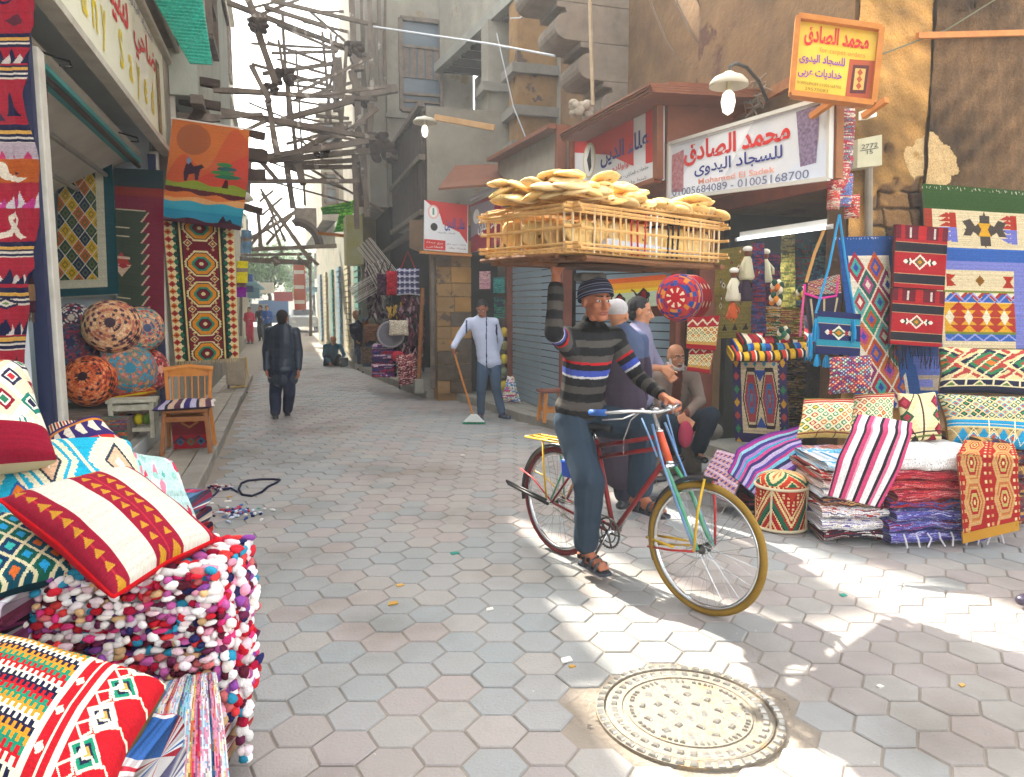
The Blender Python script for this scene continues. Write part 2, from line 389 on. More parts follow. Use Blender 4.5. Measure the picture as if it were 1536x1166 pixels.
prism('back_wall',[(-3.9,4.9),(-3.7,4.9),(-3.7,10.2),(-3.9,10.2)],0,3.74,mat('shop_teal','7fb5b4',.8,noise=(2,'5d8d90',.5)),L1)
prism('side_wall',[(-3.68,10.0),(-1.52,10.0),(-1.52,10.2),(-3.68,10.2)],0,3.74,mat('side_white','c5cdd2',.85,noise=(2,'9aa1a6',.6)),L1)
prism('side_wall',[(-3.68,4.95),(-1.5,4.95),(-1.5,5.12),(-3.68,5.12)],0,3.74,MATS['side_white'],L1)
prism('floor',[(-3.68,5.13),(-1.46,5.13),(-1.46,9.98),(-3.68,9.98)],.02,.25,M['concrete'],L1)
prism('wall',[(-8,-6),(-1.7,-6),(-1.7,4.9),(-8,4.9)],0,3.74,M['plaster_white'],L1)
L2=building('pale old building with broken ledges and a roof hut behind the hanging tapestry',(-1.4,13.5,0))
prism('wall',[(-8,10.25),(-1.35,10.25),(-1.35,17.3),(-8,17.3)],0,8.0,M['plaster_grey'],L2)
prism('roof_hut',[(-2.0,15.3),(-1.4,15.3),(-1.4,16.45),(-2.0,16.45)],8.01,13.1,M['plaster_grey'],L2)  # unseen block added on the roof to shade a band of paving
prism('jetty',[(-1.34,10.6),(-1.0,10.6),(-1.0,17),(-1.34,17)],4.3,7.4,mat('plaster_pale','b3b8ab',.95,noise=(1.3,'8f9388',.8),bump=.5,bscale=9,wear=(1.1,'7d7466',.66)),L2)
for z in(4.25,7.45):ledge(L2,(-1.02,10.55),(-1.02,17.05),z,.08,.12,M['timber'])
for yy in(10.9,12.4,13.9,15.4,16.6):b=MB();b.bar((-1.38,yy,3.6),(-1.0,yy,4.2),.12,.14);b.build('bracket',M['timber_dark'],L2)
window(L2,(-1.0,12.2,5.6),(0,1,0),1.1,1.7)
L3=building('tall grey building rising on the left behind the timber props',(-1.5,25,0))
prism('wall',[(-1.5,17.4),(-1.6,30),(-9,44),(-9,38.6)],0,17.1,M['plaster_grey'],L3)  # hidden end face slanted along the sun direction to let light past
for y0,y1 in((17.4,18.5),(19.7,30)):prism('upper_wall',[(-1.9,y0+(.9 if y0<18 else 0)),(-1.5,y0),(-1.55,y1),(-1.9,y1)],17.11,23,M['plaster_grey'],L3)  # thin slabs added out of view to shade the right; gap lights the signs
prism('roof_hut',[(-2.0,16.46),(-1.4,16.46),(-1.4,17.28),(-2.0,17.28)],8.01,11.9,M['plaster_grey'],L2)  # second unseen block, added to stop the sun strip up the street
for z in(4.6,8.2,11.8,14.6):
 ledge(L3,(-1.5,17.45),(-1.58,29.9),z,.12,.14)
 for yy in(18.3,21,23.7,26.4):window(L3,(-1.5-(yy-17.4)*.008,yy,z+.9),(0,1,0),1.1,1.7)
R0=building('dark rough stone wall building on the right behind the carpets',(6,5,0))
prism('wall',[(4.3,4.95),(10,4.95),(10,9.2),(4.75,9.2),(4.75,7.25),(4.3,7.25)][::1],2.62,14,M['plaster_brown'],R0)
prism('pier',[(4.3,4.94),(10,4.94),(10,5.15),(4.3,5.15)],0,2.61,M['stone_dark'],R0)
def rough(name,x0,x1,z0,z1,y,nx,nz,base,stones,plaster,seed,par,cell=.13,amp=.03):
 """crumbling masonry: uneven courses of stone with recessed joints, render left on in places"""
 pc0=onY(1394,250,4.9);r=np.random.RandomState(seed);X,Z=np.meshgrid(np.linspace(x0,x1,nx+1),np.linspace(z0,z1,nz+1));P3=np.stack([X,X*0,Z],-1).reshape(-1,3)
 wx=X+sines(P3,9,seed).reshape(X.shape)*.07;wz=Z+sines(P3,7,seed+1).reshape(X.shape)*.06+sines(P3,31,seed+11).reshape(X.shape)*.018
 j=np.floor(wz/cell).astype(int);w_=cell*(1.5+.8*r.rand(999)[j%999]);i=np.floor(wx/w_+r.rand(999)[j%999]).astype(int)
 fx=(wx/w_+r.rand(999)[j%999]*0+0);fx=(wx/w_+np.take(r.rand(999),j%999)*0)%1
 fz=(wz/cell)%1;e=np.minimum(np.minimum(fz,1-fz)*cell,np.minimum(fx,1-fx)*w_);T=r.rand(97,97);k=T[(np.floor(wx/w_).astype(int))%97,j%97]
 st=np.clip(e/.018,0,1)*(.35+.9*k)*amp+(sines(P3,60,seed+2)*.004+sines(P3,140,seed+5)*.003).reshape(X.shape)
 n_=(sines(P3,3.1,seed+3,6)+.5*sines(P3,9,seed+4,6)+.3*sines(P3,30,seed+6,6)).reshape(X.shape);pl=np.clip((n_-plaster)*6,0,1)
 D=st*(1-pl)+pl*(amp*1.05+(sines(P3,35,seed+7)*.008+sines(P3,14,seed+12)*.016+sines(P3,90,seed+13)*.004+sines(P3,170,seed+16)*.002).reshape(X.shape));V=np.stack([X,y-D,Z],-1).reshape(-1,3);c4=lambda a:a[:-1,:-1]
 P_=np.array([q3(c)for c in stones]);A=P_[(c4(k)*7919%1*len(P_)).astype(int)%len(P_)];A=A*(.55+.45*np.clip(c4(e)/.014,0,1))[...,None]
 pc=q3(base)*(1+.5*c4(sines(P3,5,seed+14,7).reshape(X.shape))+.2*c4(sines(P3,40,seed+15,7).reshape(X.shape))+.12*c4(sines(P3,12,seed+9).reshape(X.shape)))[...,None];pt=(c4(sines(P3,6,seed+20,7).reshape(X.shape))>.9)[...,None]|(c4(((X-pc0.x)/.30)**2+((Z-pc0.z)/.20)**2+sines(P3,15,77,6).reshape(X.shape)*.9+sines(P3,45,78,6).reshape(X.shape)*.35)<1)[...,None];pc=np.where(pt,q3('b89a6c'),pc);m_=c4(pl)[...,None];A=A*(1-m_)+pc*m_;A=A*(1+r.normal(0,.06,A.shape[:2])[...,None]);F=gridF(nx,nz)
 return link(name,npmesh(name,V,F[:,::-1]if False else F[:,[0,3,2,1]],np.clip(A.reshape(-1,3),0,1)),par,mat('masonry',attr=True,rough=.95,spec=.15,bump=.5,bscale=50))
rough('masonry',4.31,5.02,0,4.3,4.937,120,620,'96703f',['6e5236','7c5c3a','5c432c','94703f','4a3626'],-.95,3,R0,.14)  # brown stucco, its golden base colour standing in for sunlight on this stretch
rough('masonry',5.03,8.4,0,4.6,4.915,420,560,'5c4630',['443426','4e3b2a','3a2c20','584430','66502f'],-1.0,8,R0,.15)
prism('wall',[(4.72,7.2),(9,7.2),(9,7.4),(4.72,7.4)],0,2.61,mat('shop_dark','3c3a34',.9,noise=(3,'1f2422',.7)),R0)
prism('side_wall',[(4.30,7.1),(4.5,7.1),(4.5,7.24),(4.30,7.24)],0,2.61,M['wood_redbrown'],R0)
prism('back_wall',[(6.9,5.16),(7.0,5.16),(7.0,7.19),(6.9,7.19)],0,2.61,mat('shop_green_wall','4d6660',.9,noise=(2,'2e4440',.7)),R0)
prism('floor',[(4.3,5.16),(6.88,5.16),(6.88,7.09),(4.3,7.09)],-.01,.12,M['concrete'],R0)
R1=building('brown plastered house with carved stone brackets above the shuttered shops',(4.5,11,0))
prism('wall',[(4.56,7.3),(10,7.3),(10,12.1),(4.56,12.1)],0,14.2,M['plaster_brown'],R1)
prism('wall',[(4.7,12.15),(10,12.15),(10,17.4),(4.4,17.4)],0,6.9,M['plaster_grey'],R1)
prism('jetty',[(4.12,12.2),(10,12.2),(10,17.1),(3.52,17.1)],6.95,15,M['plaster_grey'],R1)
ledge(R1,(4.1,12.15),(3.48,17.15),6.98,.1,.2,mat('jetty_edge','9b9a90',.8,noise=(3,'77766e',.6)))
for k in range(9):
 t=(k+.5)/9;x=4.12-.6*t;yy=12.2+4.9*t;b=MB();b.bar((x+.02,yy,6.88),(5.2,yy,6.88),.12,.13);b.build('joist',M['timber_dark'],R1)
def corbel(parent,X0,Y0,z0,steps,dep,m):
 for k in range(steps):
  z=z0+k*.48;out=.34*(k+1)
  b=MB();n_=9;A=[(X0+.02,z),(X0-out+.12,z)]
  for i in range(n_+1):
   a=-math.pi/2-math.pi*i/n_;A.append((X0-out+.12+.17*math.cos(a),z+.17+.17*math.sin(a)))
  A+=[(X0-out+.1,z+.40),(X0-out-.02,z+.40),(X0-out-.02,z+.475),(X0+.02,z+.475)]
  m_=len(A);b.add([(x,Y0,zz)for x,zz in A]+[(x,Y0+dep,zz)for x,zz in A],[tuple(range(m_)),tuple(reversed(range(m_,2*m_)))]+[(i,m_+i,m_+(i+1)%m_,(i+1)%m_)for i in range(m_)])
  b.build('corbel',m,parent,bevel=.01)
cst=mat('carved_stone','96897a',.9,noise=(4,'6c6258',.7),bump=.6,bscale=18)
corbel(R1,4.56,9.5,4.15,5,.7,cst)
for px,py,w_ in((3.95,12.6,.5),(3.75,13.8,.45)):
 prism('pilaster',[(px,py),(px+w_+.5,py),(px+w_+.5,py+.5),(px,py+.5)],2.9,6.9,M['limestone']if w_==.5 else M['plaster_grey'],R1)
 for z in(4.3,4.9,5.6):prism('ledge',[(px-.12,py-.1),(px+w_+.5,py-.1),(px+w_+.5,py+.6),(px-.12,py+.6)],z,z+.16,M['concrete'],R1)
shp=building('row of two small shops with blue-grey roller shutters and brown posts',(3.6,10,0))
prism('wall',[(3.56,8.98),(4.55,7.32),(4.55,12.1),(3.56,12.1)],2.75,3.3,M['plaster_brown'],shp)
prism('stone_pier',[(2.42,12.18),(2.98,12.18),(3.05,12.9),(2.42,12.9)],0,3.1,M['limestone'],shp)
rs=random.Random(4);z=.13
while z<2.95:
 h=rs.uniform(.2,.3);xx=2.40;k0=rs.uniform(.2,.34)
 for(a0,a1)in((2.40,2.40+k0),(2.405+k0,2.99)):
  prism('stone',[(a0,12.13+rs.uniform(-.012,.012)),(a1,12.13+rs.uniform(-.012,.012)),(a1,12.175),(a0,12.175)],z,z+h-.012,rs.choice([M['limestone'],M['limestone'],mat('block_soot','6e5e4c',.95,noise=(6,'40362c',.8),bump=.8,bscale=20),mat('block_ochre','b18648',.95,noise=(5,'8a6130',.7),bump=.7,bscale=20)]),shp,bevel=.006)
 z+=h
def shutter(p,q,z0,z1,n):
 p=Vector((p[0],p[1],0));q=Vector((q[0],q[1],0));ex=(q-p).normalized();nn=Vector((0,0,1)).cross(ex)
 s_=empty('roller_shutter',p);s_.parent=shp;s_.matrix_parent_inverse=Matrix.Translation(-Vector(shp.location))
 h=(z1-z0)/n
 for k in range(n):
  b=MB();z=z0+k*h;A=[(0,z),(.022,z+h*.15),(.03,z+h*.5),(.022,z+h*.82),(.0,z+h*.86),(-.01,z+h*.86),(-.01,z)]
  m_=len(A);b.add([p+nn*a+Vector((0,0,zz))for a,zz in A]+[q+nn*a+Vector((0,0,zz))for a,zz in A],[(i,(i+1)%m_,m_+(i+1)%m_,m_+i)for i in range(m_)])
  o=b.build('slat',M['shutter']);o.parent=s_;o.matrix_parent_inverse=Matrix.Translation(-p)
 b=MB();b.add([p-nn*.03,q-nn*.03,q-nn*.03+Vector((0,0,z1)),p-nn*.03+Vector((0,0,z1))],[(0,1,2,3)])
shutter((3.52,11.45),(3.52,9.15),.13,2.6,26)
shutter((3.60,8.92),(4.25,7.62),.13,2.3,22)
for(x,yy,z1)in((3.5,11.55,2.9),(3.5,9.03,2.9),(4.28,7.5,2.6)):
 b=MB();b.box(x-.07,x+.06,yy-.07,yy+.07,.1,z1);b.build('post',M['wood_redbrown'],shp,bevel=.008)
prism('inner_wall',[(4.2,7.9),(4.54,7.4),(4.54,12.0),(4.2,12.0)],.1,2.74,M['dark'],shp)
R2=building('bluish grey house with a tall boarded wooden window above the bag shop',(3,17.5,0))
prism('wall',[(2.35,17.45),(4.38,17.45),(4.3,23),(2.35,23)],3.9,21,M['plaster_grey'],R2)
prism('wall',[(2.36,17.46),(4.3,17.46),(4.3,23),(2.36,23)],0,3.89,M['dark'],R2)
a=onY(602,165,17.44);c2=onY(660,35,17.44)
window(R2,(a.x,17.44,a.z),(1,0,0),c2.x-a.x,c2.z-a.z,bars=5,rails=(.1,.18,.70),boards=True)
ledge(R2,(2.3,17.4),(4.2,17.4),a.z-.15,.06,.1)
rs=random.Random(8)
for k in range(46):
 u=rs.uniform(583,662);v=rs.uniform(205,235);p=onY(u,v,17.43);s_=rs.uniform(.05,.12)
 prism('rubble_stone',[(p.x-s_,17.38-rs.uniform(0,.05)),(p.x+s_,17.37),(p.x+s_*.8,17.448),(p.x-s_,17.448)],p.z-s_*.5,p.z+s_*.5,rs.choice([M['limestone'],M['concrete'],M['plaster_grey']]),R2,bevel=.01)
prism('wall',[(1.95,17.6),(2.34,17.6),(2.34,23),(1.75,23)],3.9,21,M['plaster_grey'],R2)
R3=building('row of low shuttered shops receding on the right beyond the seated men',(1.8,24,0))
prism('wall',[(1.95,20.2),(6,20.2),(6,33),(1.3,33)],0,4.4,mat('far_shop','a59c86',.9,noise=(2,'6e7a74',.8)),R3)
for k in range(6):
 y0=20.4+k*2.1;x0=1.93-(y0-20.2)*.051
 b=MB()
 for s_ in range(16):b.box(x0-.05,x0+.05,y0,y0+1.6,.2+s_*.17,.2+s_*.17+.13)
 b.build('shutter',[mat('far_green','5c8a7f',.6),mat('far_cream','b6ab8c',.6),mat('far_blue','6f8ea0',.6)][k%3],R3)['kind']='stuff'
R4=building('hazy pale house rising above the far shops on the right',(3,30,0))
prism('wall',[(1.3,27),(8,27),(8,38),(1.0,38)],4.6,8.6,M['plaster_grey'],R4)
for z in(5.2,6.9):window(R4,(1.42,26.99,z),(1,0,0),.42,1.0,bars=2,rails=(.5,))
fw=mat('far_plaster','c2bba8',.95,noise=(1,'9c9484',.7));fw2=mat('far_plaster_two','a9b3b5',.95,noise=(1,'868f92',.7))
fl=[('sandy house far down the street on the left with shuttered windows',-9,-2.0,31,44,9,fw),('grey blue house at the far left end of the street',-10,-2.6,45,62,12,fw2),('sandy house far down the street on the right',1.9,9,38.5,52,10,fw),('pale blue house at the far right end of the street',2.6,10,53,70,12,fw2),('pale house closing the end of the street',-12,16,92,98,10,fw)]
for lb,x0,x1,y0,y1,h,m_ in fl:
 B_=building(lb,((x0+x1)/2,y0,0));prism('wall',[(x0,y0),(x1,y0),(x1,y1),(x0,y1)],0,h,m_,B_)
 if y0<90:
  xs=x1 if x0<-3 else x0;sg=1 if x0<-3 else-1
  for z in(3.4,6.4):
   yy=y0+1.2
   while yy<y1-1.5:
    window(B_,(xs+sg*.0,yy if sg>0 else yy+1.1,z),(0,sg,0),1.1,1.5,bars=2,rails=(.5,));yy+=3.0
  b=MB()
  for k in range(5):b.box(min(xs,xs+sg*.9),max(xs,xs+sg*.9),y0+.5+k*2.4,y0+2.3+k*2.4,2.5,2.58)
  b.build('awning',mat('far_awning','6fa3b5',.8),B_)['kind']='stuff'
 else:
  for z in(2.5,5.5):
   for x in range(-8,14,4):window(B_,(x,y0-.01,z),(1,0,0),1.2,1.6,bars=2,rails=(.5,))
# ================================================================ TEXTILES
class Pic:
 """paints a woven design cell by cell; x runs 0..w left to right, y 0..h top to bottom"""
 def __init__(s,w,h,nx,ny,base):
  s.w,s.h=w,h;x=(np.arange(nx)+.5)/nx*w;y=(np.arange(ny)+.5)/ny*h
  s.X,s.Y=np.meshgrid(x,y);s.A=np.empty((ny,nx,3));s.A[:]=q3(base);s.nx,s.ny=nx,ny
 def put(s,m,c):s.A[m]=q3(c);return s
 def rect(s,x0,y0,x1,y1,c):return s.put((s.X>=x0)&(s.X<x1)&(s.Y>=y0)&(s.Y<y1),c)
 def dia(s,cx,cy,rx,ry,cols,pw=1.):
  """nested diamonds; cols [(fraction, colour)...] large to small"""
  d=(abs(s.X-cx)/rx)**pw+(abs(s.Y-cy)/ry)**pw
  for f,c in cols:s.put(d<f,c)
  return s
 def hexm(s,cx,cy,rx,ry,cols,k=.5):
  d=np.maximum(abs(s.X-cx)/rx+k*abs(s.Y-cy)/ry-0*k,abs(s.Y-cy)/ry)
  for f,c in cols:s.put(d<f,c)
  return s
 def tri(s,cx,y0,rx,y1,c):
  t=(s.Y-y0)/(y1-y0);return s.put((t>=0)&(t<1)&(abs(s.X-cx)<rx*(1-t)),c)
 def poly(s,pts,c):
  m=np.zeros(s.X.shape,bool);n=len(pts)
  for i in range(n):
   (x0,y0),(x1,y1)=pts[i],pts[(i+1)%n]
   if y0==y1:continue
   k=((s.Y<y0)!=(s.Y<y1))&(s.X<(x1-x0)*(s.Y-y0)/(y1-y0)+x0);m^=k
  return s.put(m,c)
 def stripesx(s,y0,y1,seq,x0=0):
  x=x0
  while x<s.w:
   for w_,c in seq:
    s.put((s.X>=x)&(s.X<x+w_)&(s.Y>=y0)&(s.Y<y1),c);x+=w_
  return s
 def stripesy(s,seq,y0=0,y1=None,x0=0,x1=1e9):
  y=y0;y1=y1 or s.h
  while y<y1:
   for w_,c in seq:
    s.put((s.Y>=y)&(s.Y<min(y+w_,y1))&(s.X>=x0)&(s.X<x1),c);y+=w_
  return s
 def zig(s,x0,y0,x1,y1,per,amp,th,c,vert=False,off=0):
  a,b=(s.Y,s.X)if vert else(s.X,s.Y);t=((a+off)/per)%1;z=abs(t-.5)*2*amp;cy=(x0 if vert else y0)
  return s.put((abs(b-cy-z)<th/2)&(s.X>=x0)&(s.X<x1)&(s.Y>=y0-(0 if vert else th))&(s.Y<y1+(0 if vert else th)),c)
 def teeth(s,x,per,amp,c,side=1,y0=0,y1=1e9):
  z=abs(((s.Y/per)%1)-.5)*2*amp;return s.put(((s.X-x)*side<z)&((s.X-x)*side>=0)&(s.Y>y0)&(s.Y<y1),c)
 def lattice(s,x0,y0,x1,y1,px,py,cols,line='efe3c2',lw=.16,seed=0):
  r=np.random.RandomState(seed);i=np.floor((s.X-x0)/px+(s.Y-y0)/py).astype(int);j=np.floor((s.X-x0)/px-(s.Y-y0)/py).astype(int)
  a=((s.X-x0)/px+(s.Y-y0)/py)%1;b=((s.X-x0)/px-(s.Y-y0)/py)%1
  e=np.minimum(np.minimum(a,1-a),np.minimum(b,1-b));box=(s.X>=x0)&(s.X<x1)&(s.Y>=y0)&(s.Y<y1)
  T=r.randint(0,len(cols),(64,64));k=T[i%64,j%64]
  for n,(c1,c2)in enumerate(cols):s.put(box&(k==n),c1);s.put(box&(k==n)&(e>.3),c2)
  return s.put(box&(e<lw/2+.02),line)
 def out(s,var=.05,seed=1):
  r=np.random.RandomState(seed);A=s.A*(1+r.normal(0,var,s.X.shape)[...,None])*(1+r.normal(0,var*.6,(s.ny,1,1)))
  return np.clip(A,0,1)
def rag(nx,ny,pal,seed=0,seg=6,streak='x',var=.12):
 r=np.random.RandomState(seed);P=np.array([q3(c)for c in pal]);A=np.zeros((ny,nx,3))
 if streak=='y':return rag(ny,nx,pal,seed,seg,'x',var).transpose(1,0,2)
 for j in range(ny):
  i=0
  while i<nx:
   n=max(1,int(r.exponential(seg)));A[j,i:i+n]=P[r.randint(len(P))];i+=n
 return np.clip(A*(1+r.normal(0,var,(ny,nx,1))),0,1)
def bands(nx,ny,seq,seed=0,var=.05,rev=False,axis='y'):
 """seq [(weight, colour or palette list)] repeated once across the axis"""
 r=np.random.RandomState(seed);n=ny if axis=='y' else nx;tot=sum(a for a,_ in seq);A=np.zeros((ny,nx,3));y=0
 for a,cc in seq:
  y1=y+a/tot*n
  for j in range(int(round(y)),min(n,int(round(y1)))):
   col=q3(cc if isinstance(cc,str)else cc[r.randint(len(cc))])
   if axis=='y':A[j,:]=col
   else:A[:,j]=col
  y=y1
 return np.clip(A*(1+r.normal(0,var,(ny,nx,1))),0,1)
def cloth_rows(rows,nx,ny,seed=0,wave=.01,k=9.):
 """rows: list of (left, right) world points from top to bottom, joined by straight or bent runs"""
 L=np.array([list(a)for a,b in rows]);R=np.array([list(b)for a,b in rows]);n=len(rows)
 cl=np.concatenate([[0],np.cumsum(np.linalg.norm(np.diff((L+R)/2,axis=0),axis=1))]);t=np.interp(np.linspace(0,cl[-1],ny+1),cl,np.arange(n));i=np.minimum(t.astype(int),n-2);f=(t-i)[:,None]
 LL=L[i]*(1-f)+L[i+1]*f;RR=R[i]*(1-f)+R[i+1]*f
 if n>2:
  for _ in range(3):LL[1:-1]=(LL[:-2]+LL[2:]+2*LL[1:-1])/4;RR[1:-1]=(RR[:-2]+RR[2:]+2*RR[1:-1])/4
 s=np.linspace(0,1,nx+1)[None,:,None];P=LL[:,None]*(1-s)+RR[:,None]*s
 du=np.gradient(P,axis=1);dv=np.gradient(P,axis=0);N=np.cross(du,dv);N/=np.linalg.norm(N,axis=2,keepdims=True)+1e-9;wave*=1.5
 flat=P.reshape(-1,3);w_=sines(flat*np.array([1,1,.35]),k,seed)+.4*sines(flat,k*2.7,seed+1)
 return P+N*(w_.reshape(ny+1,nx+1,1)*wave)
def cloth(name,label,cat,rows,A,seed=0,wave=.01,k=9.,thick=.006,group=None,parent=None,m=None,fringe=None,fringe_top=None,flen=.06):
 ny,nx=A.shape[:2];P=cloth_rows(rows,nx,ny,seed,wave,k);A2=A.reshape(-1,3)
 V=P.reshape(-1,3);F=gridF(nx,ny);n=len(V)
 du=np.gradient(P,axis=1);dv=np.gradient(P,axis=0);N=np.cross(du,dv);N/=np.linalg.norm(N,axis=2,keepdims=True)+1e-9
 if(N.reshape(-1,3).mean(0)@(np.array([0,0,1.6])-V.mean(0)))<0:pass
 N=N.reshape(-1,3);V2=V-N*thick
 ed=[list(range(0,nx+1)),[(j+1)*(nx+1)-1 for j in range(ny+1)],list(range(ny*(nx+1),(ny+1)*(nx+1)))[::-1],[j*(nx+1)for j in range(ny+1)][::-1]]
 E=[];
 for e in ed:
  e=np.array(e);E.append(np.stack([e[:-1],e[1:],e[1:]+n,e[:-1]+n],-1))
 E=np.vstack(E);cE=np.repeat(A.mean((0,1))[None]*.8,len(E),0)
 me=npmesh(name,np.vstack([V,V2]),np.vstack([F,F[:,::-1]+n,E]),np.vstack([A2,A2*.9,cE]))
 o=link(name,me,parent,m or M['cloth']);tag(o,label,cat,group)
 for fr,row,sg in((fringe,P[-1],1),(fringe_top,P[0],0)):
  if not fr:continue
  r=random.Random(seed+5);b=MB();nf=max(6,int(np.linalg.norm(row[-1]-row[0])/.012))
  for q in range(nf):
   t=(q+r.random())/nf*(len(row)-1);a=Vector(row[int(t)]);l=flen*r.uniform(.6,1.2)
   off=Vector((r.uniform(-.01,.01),r.uniform(-.012,.004),0))
   b.tube([a,a+off*.6+Vector((0,0,-l*.5)),a+off+Vector((0,0,-l))],.0022,3,c=fr)
  f_=b.build('fringe',M['rag'],o);f_['kind']='stuff'
 return o
def quad_cloth(name,label,cat,TL,TR,BR,BL,A,**kw):return cloth(name,label,cat,[(TL,TR),(BL,BR)],A,**kw)
def pillow(name,label,TL,TR,BR,BL,thick,A,back='7a2a2a',seed=0,group=None,cat='cushion',lump=.012,m=None,seam=None,puff=.55):
 ny,nx=A.shape[:2];C4=[np.array(list(p))for p in(TL,TR,BR,BL)];s=np.linspace(0,1,nx+1)[None,:,None];t=np.linspace(0,1,ny+1)[:,None,None]
 a=2*s-1;b=2*t-1;pin=.045
 s2=.5+(a/2)*(1-pin*(1-abs(b))*1.6);t2=.5+(b/2)*(1-pin*(1-abs(a))*1.6)
 P=(C4[0]*(1-s2)+C4[1]*s2)*(1-t2)+(C4[3]*(1-s2)+C4[2]*s2)*t2
 n=np.cross(C4[1]-C4[0],C4[3]-C4[0])+np.cross(C4[2]-C4[3],C4[2]-C4[1])*0;n/=np.linalg.norm(n)
 if n@(np.array([0,0,1.6])-P.mean((0,1)))<0:n=-n
 pr=np.clip((1-a*a)*(1-b*b),0,1)**(puff*.62);pr=pr.reshape(ny+1,nx+1,1)
 fl=P.reshape(-1,3);nz_=(sines(fl,14,seed)+.5*sines(fl,33,seed+3)).reshape(ny+1,nx+1,1)*lump*(pr**.5)
 Fv=P+n*(pr*thick/2+nz_);Bv=P-n*(pr*thick/2)
 F=gridF(nx,ny);N_=(nx+1)*(ny+1);flip=np.cross(C4[3]-C4[0],C4[1]-C4[0])@n<0
 F1,F2=(F[:,::-1],F)if flip else(F,F[:,::-1])
 me=npmesh(name,np.vstack([Fv.reshape(-1,3),Bv.reshape(-1,3)]),np.vstack([F1,F2+N_]),np.vstack([A.reshape(-1,3),np.repeat(q3(back)[None],nx*ny,0)]),smooth=True)
 o=link(name,me,None,m or M['cloth']);tag(o,label,cat,group)
 if seam:
  ring=[P[0,i]for i in range(0,nx+1,2)]+[P[j,-1]for j in range(1,ny+1,2)]+[P[-1,i]for i in range(nx-1,-1,-2)]+[P[j,0]for j in range(ny-1,0,-2)]
  bb=MB();bb.tube([Vector(p)for p in ring],.006,5,c=seam,closed=True);bb.build('piping',M['rag'],o)
 return o
def folded(name,label,cen,ex,ey,h,A,seed=0,group=None,cat='rug',lump=.008,m=None,sag=0.):
 """a folded rug: ex, ey half-size vectors, h its thickness; A wraps round it front to back"""
 ny,nx=A.shape[:2];ex=np.array(list(ex));ey=np.array(list(ey));c0=np.array(list(cen));th=np.linspace(0,2*np.pi,ny+1)[:,None]+.4
 cx=np.linspace(-1,1,nx+1)[None]
 e=.22;sy=np.sign(np.cos(th))*abs(np.cos(th))**e;sz=np.sign(np.sin(th))*abs(np.sin(th))**.8
 P=c0+cx[...,None]*ex+sy[...,None]*ey+(sz[...,None]*h/2)*np.array([0,0,1.])
 if sag:P[...,2]-=(cx**2)*sag
 fl=P.reshape(-1,3);P=P+(sines(fl,13,seed)+.6*sines(fl,40,seed+1)+.3*sines(fl,110,seed+2)).reshape(ny+1,nx+1,1)*lump*(np.array([0,0,1.])+ey/(np.linalg.norm(ey)+1e-9)*.8)
 P[-1]=P[0];V=P.reshape(-1,3);F=gridF(nx,ny);cols=A.reshape(-1,3);n=len(V)
 caps=[];cc=[]
 ends=[c0-ex,c0+ex];V=np.vstack([V,np.array(ends)])
 for s_,col in((0,0),(1,nx)):
  for j in range(ny):a_,b_=j*(nx+1)+col,(j+1)*(nx+1)+col;caps.append([a_,n+s_,b_,b_]if s_ else[b_,n+s_,a_,a_]);cc.append(A[j,min(col,nx-1)]*.8)
 F=F.tolist()+[q[:3]for q in caps];me=bpy.data.meshes.new(name);me.from_pydata(V.tolist(),[],F);me.polygons.foreach_set('use_smooth',np.ones(len(F),bool));setcol(me,np.vstack([cols,np.array(cc)]))
 return tag(link(name,me,None,m or M['rag']),label,cat,group)
def pouf(name,label,cen,R,H,f,nphi=72,nz=40,axis=None,group=None,cat='pouf',kind='round',seed=0,m=None,rot=0.):
 """f(phi 0..1, t 0..1 bottom to top centre) -> colours"""
 t=(np.arange(nz)+.5)/nz;ph=(np.arange(nphi)+.5)/nphi;PH,T=np.meshgrid(ph,t);A=f(PH,T).reshape(-1,3)
 tt=np.linspace(0,1,nz+1);th=2*np.pi*np.arange(nphi)/nphi+rot
 if kind=='round':a=np.pi*(tt-.5);r=R*np.cos(a)**.7;z=H/2*np.sin(a)
 else:
  r=np.where(tt<.05,R*tt/.05,np.where(tt<.66,R,R*np.cos(np.clip((tt-.66)/.34,0,1)*np.pi/2)**.6));z=np.where(tt<.05,-H/2,np.where(tt<.66,-H/2+(tt-.05)/.61*H*.78,H*.28+H*.22*np.sin(np.clip((tt-.66)/.34,0,1)*np.pi/2)))
 V=np.stack([r[:,None]*np.cos(th),r[:,None]*np.sin(th),np.repeat(z[:,None],nphi,1)],-1).reshape(-1,3)
 V+=(sines(V,14/R*.3,seed)*.02*R)[:,None]*V/(np.linalg.norm(V,axis=1,keepdims=True)+1e-6)
 if axis is not None:Rm=np.array(Vector((0,0,1)).rotation_difference(Vector(axis)).to_matrix());V=V@Rm.T
 V=V+np.array(list(cen));j=np.arange(nz)[:,None]*nphi;i=np.arange(nphi)[None];i2=(i+1)%nphi
 F=np.stack([j+i,j+i2,j+nphi+i2,j+nphi+i],-1).reshape(-1,4)
 return tag(link(name,npmesh(name,V,F,A,True),None,m or M['cloth']),label,cat,group)
